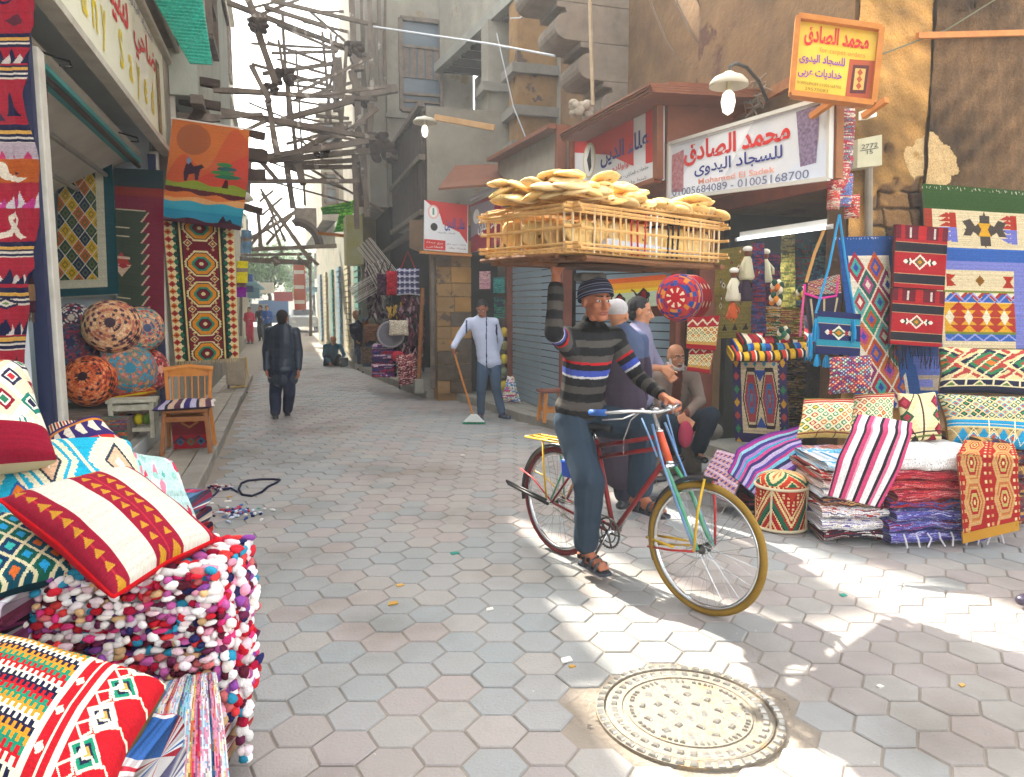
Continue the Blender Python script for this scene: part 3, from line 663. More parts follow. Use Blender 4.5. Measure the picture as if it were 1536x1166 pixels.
def mosaic(base,cols,seed=0,n=26,ring=True):
 """embroidered medallion: rings of petals seen from the top centre, random stitched patches"""
 r=np.random.RandomState(seed);P=np.array([q3(c)for c in cols])
 def f(PH,T):
  k=(PH*n).astype(int);q=(T*n*.9).astype(int);idx=r.randint(0,len(P),(64,64))[k%64,q%64]
  A=P[idx];pet=abs(((PH*n)%1)-.5)+abs(((T*n*.9)%1)-.5);A=np.where((pet>.62)[...,None],q3(base),A)
  for a,b,c1 in((.9,.93,base),(.97,1.01,cols[0]),(.80,.82,base)):A=np.where(((T>a)&(T<b))[...,None],q3(c1),A)
  return np.clip(A*(1+r.normal(0,.1,PH.shape)[...,None]),0,1)
 return f
# ================================================================ RIGHT-HAND CARPET STALL
YW=4.84
def W(u,v,y=YW):return onY(u,v,y)
p=Pic(180,248,170,236,'e3cfa6')
p.rect(0,0,180,36,'31521f').rect(0,36,12,300,'a8341f').rect(0,36,8,92,'a33a22')
def flame(p,x,y,s,c1,c2):
 p.rect(x,y,x+10*s,y+22*s,c1)
 for k in range(3):p.tri(x-4*s,y+7*(k+1)*s,12*s,y+7*k*s,c1)
 p.rect(x,y+22*s,x+10*s,y+44*s,c2)
 for k in range(3):p.tri(x-4*s,y+22*s+7*k*s,12*s,y+22*s+7*(k+1)*s,c2)
flame(p,36,40,1,'b3321f','7377c9');flame(p,128,40,1,'b3321f','7377c9')
for w_,h_ in((34,6),(22,13),(10,22),(16,17)):p.dia(88,64,w_,h_*1.3,[(1,'4b4038')])
p.poly([(66,48),(74,60),(66,74),(54,74),(60,62),(54,52)],'4b4038').poly([(110,48),(102,60),(110,74),(122,74),(116,62),(122,52)],'4b4038')
p.rect(80,42,96,88,'4b4038').poly([(78,54),(98,54),(93,63),(98,74),(78,74),(83,63)],'e0a41c')
p.rect(0,92,180,112,'2f5fae').rect(0,112,180,126,'7b80c6').rect(0,126,128,158,'e3cfa6')
p.dia(76,142,7,9,[(1,'8b5a17')]);p.poly([(110,134),(128,134),(122,143),(128,152),(110,152),(116,143)],'b3321f');p.poly([(26,132),(40,134),(33,141),(40,150),(26,152)],'b3321f')
p.rect(20,158,128,161,'7d8a2c')
for k in range(5):
 x=32+k*26;p.tri(x,175,13,161,'2f5fae').tri(x+13,161,13,174,'b3321f').tri(x+13,161,7,168,'e9dcc0').zig(20,162,128,176,26,13,3,'9aa0dd')
p.rect(20,177,128,222,'e0a41c')
for k in range(4):
 x=42+k*28
 for y0,y1 in((178,188),(188,199)):p.tri(x,y1,14,y0-3,'b3321f')
 for y0,y1 in((200,210),(211,221)):p.tri(x,y0,14,y1+3,'b3321f')
 p.dia(x-14,199,7,12,[(1,'ecdfc0')])
p.rect(20,222,128,226,'7d8a2c').rect(20,226,128,236,'2f5fae').zig(20,226,128,236,26,10,3,'9aa0dd')
p.rect(128,126,146,248,'7b80c6').rect(146,126,180,248,'e3cfa6')
for k,c_ in enumerate(['8a9c2a','b9472a','3c6a2e','d98122','b3321f','d98122','3c6a2e','b9472a']):
 y_=128+k*15;p.put((p.Y>y_)&(p.Y<y_+15)&(p.X>146+5*abs(((p.Y-y_)/15)-.5)),c_)
cloth('wall_rug','large cream kilim rug with a charcoal and yellow stepped medallion hanging on the stone wall','rug',[(W(1380,276),W(1562,288)),(W(1388,400),W(1570,405)),(W(1396,522),W(1572,524))],p.out(),seed=1,wave=.008,k=5,fringe_top='e8dcc8',flen=.035)
p=Pic(90,250,90,240,'e8dcc4');p.rect(0,0,90,27,'1a4f93').rect(0,0,12,250,'1a4f93').rect(12,27,17,250,'e8dcc4')
cols=[('a8243a','3aa79a','2d3d9c'),('c96d2b','b8457b','3b3aa0'),('245a50','b8457b','e8dcc4'),('c1501f','3a4fa8','c96d2b'),('5ba79d','a8243a','e8dcc4'),('8e2460','e8dcc4','2d3d9c'),('2f8f6a','c1501f','3a4fa8')]
n_=0
for j in range(9):
 for i in range(4):
  cx=22+i*30+(15 if j%2 else 0);cy=44+j*25;a_,b_,c_=cols[(i*3+j*2)%7];p.dia(cx,cy,13.5,23,[(1,a_),(.62,b_),(.3,c_)]);n_+=1
p.rect(74,27,90,250,'1a4f93').rect(70,27,74,250,'e8dcc4')
cloth('wall_rug','blue bordered rug with rows of multicoloured diamonds hanging behind the striped bags','rug',[(W(1254,356,4.82),W(1345,354,4.82)),(W(1268,470,4.81),W(1360,470,4.81)),(W(1282,612,4.78),W(1384,612,4.78))],p.out(seed=2),seed=3,wave=.008,k=5,fringe_top='cfc8c0',flen=.02)
p=Pic(60,200,30,90,'1a4f93');p.rect(20,60,60,110,'5b6cb5').rect(20,110,60,150,'b8a68e').rect(25,120,45,140,'7b80c6')
cloth('wall_rug','dark blue rug hanging between the diamond rug and the big cream rug','rug',[(W(1345,500,4.80),W(1412,500,4.80)),(W(1352,615,4.78),W(1418,615,4.78))],p.out(seed=2),seed=9,wave=.012,k=8)
def redbag(u0,v0,u1,v1,du,label,sd):
 p=Pic(78,90,78,90,'b01722')
 p.rect(0,0,78,20,'6d1626').rect(8,0,14,20,'b01722').rect(34,0,46,20,'c11f22').rect(64,0,70,20,'b01722').rect(21,3,24,18,'d9cfc4').rect(57,3,60,18,'d9cfc4')
 for y in(27,72):p.rect(0,y-3,78,y+12,'c79a72').rect(0,y-1.6,78,y+10.6,'22202a')
 p.dia(38,52,12,12,[(1,'efe6d4'),(.72,'b01722'),(.55,'2d6a3a'),(.3,'e08a1c')])
 for sx in(-1,1):
  for k in range(3):p.dia(38+sx*(15+3.2*k),52,4,5.5-k,[(1,'efe6d4' if k!=1 else '22202a')])
 TL,TR,BR,BL=W(u0,v0,4.74),W(u0+78,v0+6,4.74),W(u1+76,v1+5,4.72),W(u1,v1,4.72)
 o=cloth('woven_bag',label,'bag',[(TL,TR),(BL,BR)],p.out(seed=sd),seed=sd,wave=.004,thick=.03,group='red woven bags hung one above the other')
 for a in(.18,.86):
  q=TL.lerp(TR,a).lerp(BL.lerp(BR,a),.1);b=MB()
  for k in range(9):t=k*.7;d_=Vector((math.cos(t)*.008,-.012-math.sin(t)*.006,0));b.tube([q+d_*.4+Vector((0,-.008,0)),q+d_+Vector((0,0,-.09)),q+d_*1.5+Vector((0,0,-.16+.004*k))],.004,4,c='7a1420')
  b.build('tassel',M['rag'],o)
 return o
redbag(1340,337,1336,431,0,'red woven bag with black bands hanging above its lower twin',4)
lo_=redbag(1335,432,1331,516,0,'red woven bag with black bands and long dark fringe, lower of the two',6)
b=MB();rr=random.Random(2)
for k in range(46):
 a=W(1332+76*k/45,517+4*k/45,4.72);l=rr.uniform(.12,.2)*(0.5+.5*(abs(k-23)>5));b.tube([a,a+Vector((rr.uniform(-.01,.01),rr.uniform(-.012,0),-l*.5)),a+Vector((rr.uniform(-.02,.02),rr.uniform(-.012,0),-l))],.0028,3,c=rr.choice(['2a2228','3a3036','1d1a20']))
f_=b.build('fringe',M['rag'],lo_);f_['kind']='stuff'
p=Pic(66,66,66,66,'20265c')
for y in(9,44):p.rect(0,y,66,y+9,'2590a8').rect(0,y+9,66,y+10.5,'b9a48c')
p.dia(33,32,13,11,[(1,'efe6d4'),(.7,'2d6a3a'),(.4,'e08a1c')])
for sx in(-1,1):p.dia(33+sx*17,32,5,4,[(1,'efe6d4')]);p.dia(33+sx*12,32,3,5,[(1,'b01722')])
bb_=quad_cloth('shoulder_bag','navy and turquoise shoulder bag with tassels hanging from a long blue rope strap','bag',W(1222,466,4.6),W(1288,471,4.6),W(1286,534,4.6),W(1219,530,4.6),p.out(seed=7),thick=.03,wave=.004,seed=7)
b=MB();top=W(1259,322,4.6)
for u in(1224,1282):b.tube([W(u,470,4.58),W((u+1259)/2+(2 if u<1250 else-1),400,4.585),top],.009,7,c='2f8fc0')
b.build('strap',M['rag'],bb_)
rr=random.Random(4)
for(u,v,l,n_)in((1224,478,.17,22),(1280,480,.17,22),(1226,532,.09,20),(1240,533,.09,20),(1215,500,.2,12)):
 b=MB();a=W(u,v,4.57)
 for k in range(n_):d_=Vector((rr.uniform(-.022,.022),rr.uniform(-.02,.01),0));b.tube([a+d_*.3,a+d_+Vector((0,0,-l*.5)),a+d_*1.1+Vector((0,0,-l*rr.uniform(.85,1.05)))],.0035,4,c=rr.choice(['1f8fc4','2aa3d8','187aa8']))
 b.build('tassel',M['rag'],bb_)
p=Pic(50,90,50,90,'2b2440');p.lattice(0,0,50,32,12,9,[('c9a06a','8a2e3c'),('b8b09c','4b7a72'),('a34a5c','cfc0a0')],line='8a4a55');p.stripesx(40,90,[(4,'2b2440'),(3,'cfb98c'),(12,'2b2440')])
pb=cloth('pouch_bag','small pink edged patterned bag hanging above the navy shoulder bag','bag',[(W(1209,424,4.75),W(1256,412,4.75)),(W(1207,450,4.74),W(1259,448,4.74)),(W(1213,500,4.75),W(1252,470,4.75))],p.out(seed=3),thick=.03,wave=.004,seed=8)
b=MB();b.tube([W(1207,427,4.73),W(1206,440,4.71),W(1230,448,4.70),W(1254,444,4.71),W(1257,414,4.73)],.009,6,c='d8328e');b.tube([W(1207,430,4.73),W(1203,470,4.72),W(1200,505,4.72)],.008,6,c='d65a8c');b.build('piping',M['rag'],pb)
b=MB();b.tube([W(1209,424,4.74),W(1222,380,4.78),W(1236,345,4.8)],.012,6,c='b98a4e');b.build('strap',M['rag'],pb)
rr=random.Random(9);kb=None
for n_,(u,v,s_,c1,c2)in enumerate([(1266,190,.09,'9a4a55','6a7a8c'),(1262,225,.10,'7b6f7a','a83c48'),(1258,262,.09,'b04450','c66a60'),(1264,286,.085,'6678a8','b04450'),(1278,310,.06,'c65048','8a3a3a'),(1250,300,.05,'c65048','b8a090')]):
 A=rag(26,30,[c1,c2,c1,'c9b8a8'],n_,5);c0=W(u,v,4.62)
 TL,TR,BR,BL=[c0+Vector((x*s_*.8,-.02*x,z*s_*1.5))for x,z in((-1,1),(1,1),(1,-1),(-1,-1))]
 pillow('scarf_bundle',['bundle of grey and red scarves hung highest beside the white sign','grey scarf bundle with red streaks under the topmost bundle','red scarf bundle in the middle of the hanging cluster','blue and red scarf bundle low in the hanging cluster','small red woollen pompom bundle beside the meter pipe','small red and cream tassel bundle under the sign corner'][n_],TL,TR,BR,BL,.12,A,back=c1,seed=n_,group='scarf bundles hanging beside the sign',cat='scarf',lump=.02,m=M['rag'])
def PW(u,v,D):return onD(u,v,D)
KIL={}
def kilimA(nx=140,ny=80):
 p=Pic(126,72,nx,ny,'dcc891')
 cols=['1f2340','2f7a4e','b0403a','d9742a','dcc891']
 for cx in(-4,60,124):
  for k,(rx,c_)in enumerate([(60,'b0403a'),(50,'dcc891'),(42,'1f2340'),(34,'2f7a4e'),(26,'a34438'),(15,'2f7a4e'),(8,'d9742a')]):
   d=abs(p.X-cx)/rx+abs(p.Y-26)/(rx*.62);zz=((np.floor(p.Y/5)%2)*.04)
   p.put((d+zz<1)&(p.Y<51),c_)
 for y in range(0,52,6):p.put((p.Y>=y)&(p.Y<y+6)&(((p.X+(p.Y-y)*1.4+y)%19)<3.2),'e6d9ae')
 p.rect(0,51,126,54,'e6d9ae').rect(0,54,126,62,'1f2340')
 for x in range(10,126,36):p.tri(x,62,9,54,'e6d9ae').tri(x,62,6,57,'5d7a3a').rect(x+17,51,x+20,72,'e6d9ae')
 p.rect(0,62,126,64,'e6d9ae').rect(0,64,126,72,'1f2340');return p.out()
def kilimB():
 p=Pic(126,80,140,88,'b8a06c');p.lattice(0,0,126,38,13,11,[('1f5a48','cfe0c0'),('3a9db8','c0502e'),('1f2f3a','2f8a5a'),('7ab0ae','d0703a')],line='dcc891',lw=.2,seed=3)
 p.rect(0,38,126,42,'dcc891').rect(0,42,126,52,'1593c4').rect(0,47,126,48.5,'dcc891').rect(0,52,126,55,'dcc891')
 for k in range(5):
  x=15+k*30;p.tri(x,80,16,54,'1593c4').dia(x+15,68,8,9,[(1,'e9dcb2'),(.75,'1593c4'),(.45,'c0502e')]).tri(x+15,55,8,60,'7a6a3a')
  p.zig(0,55,126,78,30,22,2,'e9dcb2',off=15)
 for x in(52,92):p.rect(x,36,x+2,80,'e9dcb2')
 return p.out(seed=5)
def lat(nx,ny,cols,base='e6d5a8',seed=0,top='b02a2a',px=15,py=12):
 p=Pic(76,60,nx,ny,base);p.lattice(0,10,76,52,px,py,cols,line='efe2bd',lw=.24,seed=seed);p.rect(0,0,76,3,'7d7a3a').rect(0,3,76,9,top).rect(0,5.5,76,6.5,'efe2bd').rect(0,9,76,10.5,'efe2bd').rect(0,52,76,60,'c3a45c').rect(0,54,76,55.5,'7a2a2a')
 for x in(24,50):p.rect(x,52,x+2,60,'5b4a2a')
 return p.out(seed=seed)
def PL(name,label,q,D,thick,A,**kw):
 """pillow from pixel corners TL TR BR BL, each (u, v, extra distance)"""
 P4=[onD(u,v,D+d)for u,v,d in q];return pillow(name,label,*P4,thick,A,**kw)
GR='cushions leaning on the right-hand stall'
PL('cushion','large kilim cushion with black, green and red stepped diamonds under the big rug',[(1408,521,.2),(1556,526,.1),(1552,594,.0),(1408,590,.1)],5.35,.2,kilimA(),back='8a6a3a',seed=1,group=GR,lump=.006,puff=.4)
PL('cushion','large turquoise and cream kilim cushion lying under the black diamond one',[(1406,591,.1),(1552,596,.05),(1544,676,-.08),(1424,668,-.02)],5.2,.2,kilimB(),back='8a6a3a',seed=2,group=GR,lump=.006,puff=.4)
PL('cushion','cream cushion with green and orange diamond lattice at the left of the stall heap',[(1206,598,.12),(1282,597,.12),(1276,658,0),(1194,658,0)],5.05,.13,lat(84,66,[('2f8a5a','dfe8c8'),('c8641e','f0d8a0'),('3d7a3a','e8c04a'),('b02a2a','f0d8a0')],seed=2),back='b58a3a',seed=3,group=GR)
PL('cushion','red and cream lattice cushion half hidden behind the striped blanket',[(1280,592,.12),(1342,588,.12),(1338,650,0),(1276,648,0)],5.15,.13,lat(70,60,[('c8301e','f0d8a0'),('2f8a5a','e8e0b8'),('b02a2a','e8a04a')],seed=6),back='b58a3a',seed=4,group=GR)
p=Pic(66,76,66,76,'e2d2a2');p.dia(32,36,20,30,[(1,'e9dcb2')]);p.zig(0,0,66,76,76,26,2,'2a2020',vert=True);p.rect(31,0,34,76,'4a2a20')
for x in(6,60):
 for k in range(3):p.dia(x,16+k*22,10,11,[(1,'2f5a3e' if k%2 else '8a2236'),(.5,'b03a4a')])
p.rect(0,62,66,64,'2a2020').rect(0,68,66,71,'6b7a3a').tri(18,76,8,66,'2a2020').tri(48,76,8,66,'8a2236')
PL('cushion','cream cushion with green and crimson side diamonds and a brown middle stripe',[(1346,590,.12),(1402,588,.12),(1412,660,0),(1352,668,0)],5.15,.14,p.out(seed=4),back='b58a3a',seed=5,group=GR)
p=Pic(66,60,80,72,'7a2c44');p.lattice(0,0,66,60,7,6,[('c2543e','e6d0a0'),('2d4f7a','b8c8d0'),('8a2a4a','d98a4a'),('4a8a7a','e0d8c0'),('3a2a5a','b04a6a')],line='7a2c44',lw=.1,seed=9)
PL('cushion','small finely patterned maroon cushion standing on top of the lattice cushions',[(1244,536,.1),(1308,532,.1),(1306,590,0),(1242,592,0)],5.15,.12,p.out(.1,seed=8),back='5a2036',seed=6,group=GR)
RB=['e9e4de','d8dde6','3b3b6a','a8382c','4ca6d6','f0ece6','c9c2ba','6a5aa0','e5cdbd']
def stack(cen,ex,ey,layers,group,names,seed0,z0=.02):
 z=z0
 for k,(h,pal,lb)in enumerate(layers):
  A=rag(150,64,pal,seed0+k,12);j=random.Random(seed0+k)
  c0=Vector(cen)+Vector((j.uniform(-.025,.025),j.uniform(-.03,.02),0));c0.z=z+h/2
  folded(names,lb,c0,ex,ey,h*1.04,A,seed0+k,group=group,lump=.013);z+=h
 return z
a=onH(1262,792);exr=Vector((.30,-.10,0));eyr=Vector((.10,.30,0));c1=Vector((3.78,4.22,0))
WB=['ede9e4','d9dfe8','f0ece6','c9c2ba','e3dbe6']
stack(c1,exr*.86,eyr,[(.085,['2e2a3a','7a2630','e9e4de','2e2a3a'],'dark and cream rag rug at the very bottom of the white striped stack'),(.075,WB+['6a5aa0'],'white and lilac rag rug second from the bottom of the striped stack'),(.07,WB+['a8382c','3b3b6a'],'white rag rug with rust streaks third from the bottom'),(.06,['2e2a3a','8a4a3a','c9a06a','4a3a52'],'brown and navy rag rug in the middle of the striped stack'),(.06,WB+['4ca6d6'],'white rag rug with sky blue streaks above the brown one'),(.06,['e9e4de','a8382c','d8a090','f0ece6'],'white and brick red rag rug near the top of the striped stack'),(.055,['a8382c','8a2a24','e9e4de','c44a3a'],'brick red rag rug second from the top of the striped stack'),(.055,['4ca6d6','e9f2f6','d8dde6','7cc4e6'],'sky blue and white rag rug on top of the striped stack')],'rag rugs stacked beside the patterned pouf','rag_rug',30)
c2=Vector((4.02,4.10,0));rd=['9c2030','b8303a','c24a4a','7a1e3a','a8283a','d08080'];bl=['4a4f9a','5a5fb0','3a3a7a','7a7ac0','6a4a90','b8b8e0']
stack(c2+Vector((.16,-.10,0)),Vector((.345,-.06,0)),Vector((.05,.27,0)),[(.075,bl,'blue violet rag rug lying at the bottom of the red and blue stack'),(.075,bl+['9c2030'],'blue violet rag rug with red flecks second from the bottom'),(.07,bl,'blue violet rag rug third from the bottom of the red and blue stack'),(.07,bl[:3]+rd[:3],'mixed red and blue rag rug where the two colours meet'),(.07,rd,'crimson rag rug below the bright red ones'),(.07,rd+['e05050'],'bright red rag rug second below the white one'),(.07,rd,'red rag rug directly under the white one'),(.11,['f2f0ee','e9e6e4','dcd8d8','f4f2f0'],'fluffy white rag rug topping the red and blue stack')],'rag rugs in the red and blue stack','rag_rug',50)
b=MB();rr=random.Random(3)
for k in range(9):
 p0=Vector((3.86+.68*k/8,3.755-.11*k/8,.10));b.tube([p0,p0+Vector((rr.uniform(-.02,.02),-.03,-.03)),p0+Vector((rr.uniform(-.03,.03),-.035,-.085))],.006,5,c='d8d4dc')
tag(b.build('rug_fringe',M['rag']),'knotted white fringe ends along the foot of the red and blue stack','fringe')
p=Pic(88,150,100,170,'b3201c')
for cx in(20,66):
 for cy in(20,68,116):
  p.hexm(cx,cy,15,25,[(1.1,'d7a568'),(.9,'c8743a'),(.75,'d7a568'),(.6,'b3201c'),(.45,'cdb86a'),(.28,'b3201c'),(.12,'efd8a0')])
 p.zig(cx-14,0,cx+14,150,48,8,4,'d7a568',vert=True,off=12)
for cx in(2,43,85):
 for k in range(14):p.rect(cx-5,k*11+2,cx-1.5,k*11+6,'efd8a0').rect(cx+1.5,k*11+2,cx+5,k*11+6,'d7a568')
A=p.out(seed=6)
TLq=[onD(1446,662,4.95),onD(1520,668,5.05)];f1=[onD(1436,682,4.72),onD(1526,686,4.78)];f2=[onD(1444,800,4.68),onD(1528,780,4.74)]
dr=cloth('draped_kilim','orange red kilim with linked medallions draped over the end of the stall','rug',[tuple(TLq),tuple(f1),((f1[0]+f2[0])/2,(f1[1]+f2[1])/2),tuple(f2)],A,seed=4,wave=.010,k=6,thick=.012,fringe='b88a3a',flen=.03)
q0,q1=f2;g_=MB();g_.bar(q0+Vector((0,0,-.03)),q1+Vector((0,0,-.03)),.012,.08,c='c08a2c');g_.build('gold_border',M['cloth'],dr)
z=.02
for k in range(6):
 A=rag(40,20,['7a2a2a','3a2a4a','a8804a','5a3a3a'],70+k);folded('folded_rug',['dark folded rug at the bottom under the draped orange kilim','maroon folded rug second from the bottom under the orange kilim','brown folded rug third from the bottom under the orange kilim','violet folded rug fourth from the bottom under the orange kilim','rust folded rug fifth from the bottom under the orange kilim','topmost folded rug just beneath the draped orange kilim'][k],(4.86,4.12,z+.055),(.26,.02,0),(.02,.28,0),.115,A,70+k,group='folded rugs under the orange kilim');z+=.11
A=bands(96,80,[(3,'2c2430'),(7,'d04a78'),(12,'f0ecec'),(5,'2c2430'),(8,'d04a78'),(3,'e89ab4'),(12,'f0ecec'),(5,'2c2430'),(9,'d04a78'),(12,'f0ecec'),(6,'2c2430'),(6,'d86a90'),(10,'f0ecec'),(4,'2c2430'),(6,'d04a78')],3,axis='x')
cloth('striped_blanket','pink, white and black striped blanket thrown over the rag rug stacks','blanket',[(onD(1284,628,4.78),onD(1368,636,4.78)),(onD(1276,645,4.60),onD(1366,652,4.58)),(onD(1255,690,4.50),onD(1350,700,4.46)),(onD(1241,744,4.44),onD(1318,762,4.38))],A,seed=7,wave=.012,k=9,thick=.01)
A=bands(80,60,[(2,'7a3f9a'),(3,'c23a9a'),(3,'9fd8ea'),(3,'4a3f8a'),(3,'b88ad0'),(2,'2ab0d0'),(3,'d8559a'),(3,'3a3070'),(3,'c8b8e0'),(3,'5a4aa0'),(2,'d03a8a'),(3,'7ac8e0'),(3,'2e2a5a'),(3,'b8a8d8'),(3,'6a3f9a')],5,axis='y')
cloth('striped_rug','purple, pink and turquoise striped rug spilling over the left end of the heap','rug',[(onD(1200,640,5.9),onD(1206,690,5.35)),(onD(1150,652,5.9),onD(1180,712,5.35)),(onD(1108,676,5.85),onD(1150,730,5.35)),(onD(1094,712,5.7),onD(1136,748,5.3))],A.transpose(1,0,2)[:,:].copy()if False else bands(60,80,[(2,'7a3f9a'),(3,'c23a9a'),(3,'9fd8ea'),(3,'4a3f8a'),(3,'b88ad0'),(2,'2ab0d0'),(3,'d8559a'),(3,'3a3070'),(3,'c8b8e0'),(3,'5a4aa0'),(2,'d03a8a'),(3,'7ac8e0'),(3,'2e2a5a'),(3,'b8a8d8'),(3,'6a3f9a')],5,axis='x'),seed=11,wave=.016,k=10,thick=.02)
p=Pic(60,60,60,60,'d8b8cc');p.stripesy([(4,'d8b8cc'),(4,'e0a090')]);
for k in range(15):p.put((((p.X+p.Y*.6)%7)<3)&(((p.Y)%8)>4),'5a4f9a')
cloth('speckled_rug','pale pink rug speckled with blue at the foot of the heap by the bicycle wheel','rug',[(onD(1078,678,6.0),onD(1128,690,5.7)),(onD(1060,706,5.9),onD(1106,738,5.5)),(onD(1050,736,5.75),onD(1098,758,5.45))],p.out(.08),seed=12,wave=.012,k=10,thick=.02)
for k,(x,y_,z,s_)in enumerate([(3.95,5.1,.09,1.0),(3.95,5.1,.20,.95),(4.0,5.0,.31,.8),(3.62,4.75,.07,.8),(3.66,4.78,.18,.75),(4.1,4.75,.42,.75)]):
 A=rag(50,22,[['2a2230','4a2a3a','6a5a6a','1d1a26'],['3a2a5a','8a3a6a','2a2230'],['c9a0b8','6a3a7a','e8c8c8'],['2a2230','d8d0d0','8a2a3a','1d1a26'],['302838','4a3040','703040'],['e0a090','d8b8cc','c07a6a']][k],90+k)
 folded('folded_rug',['dark plum folded rug at the bottom left of the heap','violet folded rug lying on the dark plum one','mauve folded rug under the purple striped rug','black and white flecked folded rug behind the pouf','dark brown folded rug on the flecked one behind the pouf','salmon pink folded rug at the back of the heap'][k],(x,y_,z),Vector((.34,-.10,0))*s_,Vector((.08,.26,0))*s_,.12,A,90+k,group='folded rugs at the left end of the heap')
def drum(PH,T):
 Xp=(PH*4)%1;A=np.empty(PH.shape+(3,));A[:]=q3('b3201c');y=np.clip((T-.05)/.61,0,1)
 d=abs(Xp-.5)*1.6+abs(y-.0);
 for f_,c_ in((.98,'e9d49a'),(.88,'b3201c'),(.78,'1f6a4c'),(.60,'262238'),(.54,'e9d49a'),(.48,'b3201c'),(.28,'e9d49a'),(.2,'b3201c'),(.1,'e9b04a')):A[d<f_]=q3(c_)
 z=(abs(Xp-.5)*1.6+y);A[(z>1.05)&(z<1.13)]=q3('e9d49a');A[(z>1.2)&(z<1.45)&(((PH*64)%2)<1)&(abs(((T*40)%2)-1)<.7)]=q3('e9d49a')
 A[(z>1.5)]=q3('c8402a');tp=T>.68;dd=abs(((PH*4+.5)%1)-.5)*2+(T-.68)/.32
 A[tp]=q3('e8c890')
 for f_,c_ in((1.1,'1f6a4c'),(.85,'e9d49a'),(.75,'c8402a'),(.4,'e9d49a'),(.3,'1f6a4c')):A[tp&(dd<f_)]=q3(c_)
 A[tp&(dd>1.35)&(((PH*40)%2)<1)]=q3('d8643a');return A
pf=onH(1177,796);pf=Vector((pf.x+.02,pf.y+.08,.215))
pq=pouf('patterned_pouf','small round red kilim pouf with cream rope trim standing on the paving',pf,.178,.40,drum,128,70,kind='drum',rot=1.35)
b=MB()
for z in(.018,.315):b.tube([(pf.x+.184*math.cos(t),pf.y+.184*math.sin(t),z)for t in np.linspace(0,2*math.pi,40,endpoint=False)],.011,6,c='d8c8a8',closed=True)
for t in(3.7,5.3,.6,2.1):b.tube([(pf.x+.184*math.cos(t),pf.y+.184*math.sin(t),.02),(pf.x+.184*math.cos(t),pf.y+.184*math.sin(t),.31)],.008,5,c='d8c8a8')
b.build('rope_trim',M['rag'],pq)
z=.1;r_=random.Random(21);sc_=onD(1088,600,6.6);n_=0
while z<1.12:
 h=r_.uniform(.028,.04);A=rag(26,14,r_.choice([['9c7a3c','5a4426','c8a45a','3a2c1e'],['7a5a30','d0b070','2a2420'],['a8844a','6a3a2a','3a3040'],['8a7444','40503a','c09a50']]),200+n_,4)
 folded('folded_textile','thin folded textile in the tall golden brown stack beside the seated man',(4.58+r_.uniform(-.02,.02),5.95+r_.uniform(-.02,.02),z+h/2),Vector((.15,-.08,0)),Vector((.08,.17,0)),h*1.1,A,200+n_,group='thin textiles in the tall stack beside the seated man',cat='folded textile',lump=.006);z+=h;n_+=1
p=Pic(76,120,84,132,'2c2458')
for k in range(9):
 for x in(5,71):p.dia(x,8+k*14,4,5,[(1,['b0403a','2f7a4e','d9a02a'][k%3])])
p.rect(12,4,66,110,'d6c29a');p.teeth(64,5,4,'2c2458',1,4,110)
for j,y in enumerate((6,22)):
 for k in range(4):p.tri(19+k*13.5,y+13,7,y,['a33a30','5a6a3a','a33a30','3a4a7a'][(k+j)%4]).dia(19+k*13.5,y+15,3,3,[(1,'3a8aa0')])
for cx in(26,52):
 p.hexm(cx,73,13,32,[(1.0,'2a1c20'),(.86,'d6c29a'),(.78,'a33a40'),(.5,'3a6a9a'),(.3,'a33a40'),(.14,'3a8aa0')],.55)
p.tri(39,44,8,56,'2c4a9a').tri(39,104,8,92,'2c4a9a')
cloth('draped_kilim','kilim with two red hexagons and a purple border draped over the shop counter','rug',[(onD(1096,528,6.5),onD(1178,528,6.2)),(onD(1100,540,6.25),onD(1180,540,5.95)),(onD(1104,662,6.2),onD(1184,668,5.9))],p.out(seed=8),seed=14,wave=.008,k=8,thick=.01)
b=MB();b.box(4.62,5.5,5.35,6.1,.12,1.06);tag(b.build('shop_counter',M['timber_dark']),'dark wooden counter standing under the draped kilims in the shop mouth','counter')
for k,(u0,v0,u1,v1,D,cc,lb)in enumerate([(1112,536,1188,520,6.2,['d8a81c','2a2420','c23a2a','e8dcc0','2a2420','d8a81c'],'yellow and black striped rug folded on the shop counter'),(1120,526,1190,508,6.3,['2a4a9a','d8a81c','2a2420','2a8ab0'],'blue and yellow striped rug folded on the counter'),(1125,518,1200,498,6.4,['a8202c','2a2024','e8dcc0','a8202c','8a1a2a'],'red rug with white stripes lying on top of the counter pile'),(1138,512,1215,490,6.6,['6a2430','2a2024','b03a44'],'dark red striped rug at the back of the counter pile'),(1150,505,1210,470,6.9,['3a3a44','8a8a90','2a2630','5a2a3a'],'grey striped folded rug at the very back of the shop counter')]):
 A=bands(120,24,[(1+(q*7%3),c_)for q,c_ in enumerate(cc*5)],k,axis='x');c0=onD((u0+u1)/2,(v0+v1)/2,D)
 folded('folded_rug',lb,c0,(.28,-.12,.02),(.10,.20,.03),.07,A,300+k,group='striped rugs piled on the shop counter',lump=.012,m=M['cloth'])
def redp(PH,T):
 A=np.empty(PH.shape+(3,));A[:]=q3('b81a24');tp=T>.6
 r=np.random.RandomState(3);k=(PH*22).astype(int);q=(T*30).astype(int);P=np.array([q3(c)for c in['c8402a','2d4f9a','e08a3a','8a2a5a','c23040','3a3a7a']])
 A[tp]=P[r.randint(0,6,(40,40))[k%40,q%40]][tp];A[(T>.60)&(T<.63)]=q3('d8a0a0');A[T>.93]=q3('c01824')
 pet=abs(((PH*8)%1)-.5)*2;A[(T>.945)&(pet<(1-T)*10)]=q3('f0e0c0');s_=(~tp)&(abs(((PH*8)%1)-.5)+abs(((T*5)%1)-.5)<.2);A[s_]=q3('f0e0c0');return A
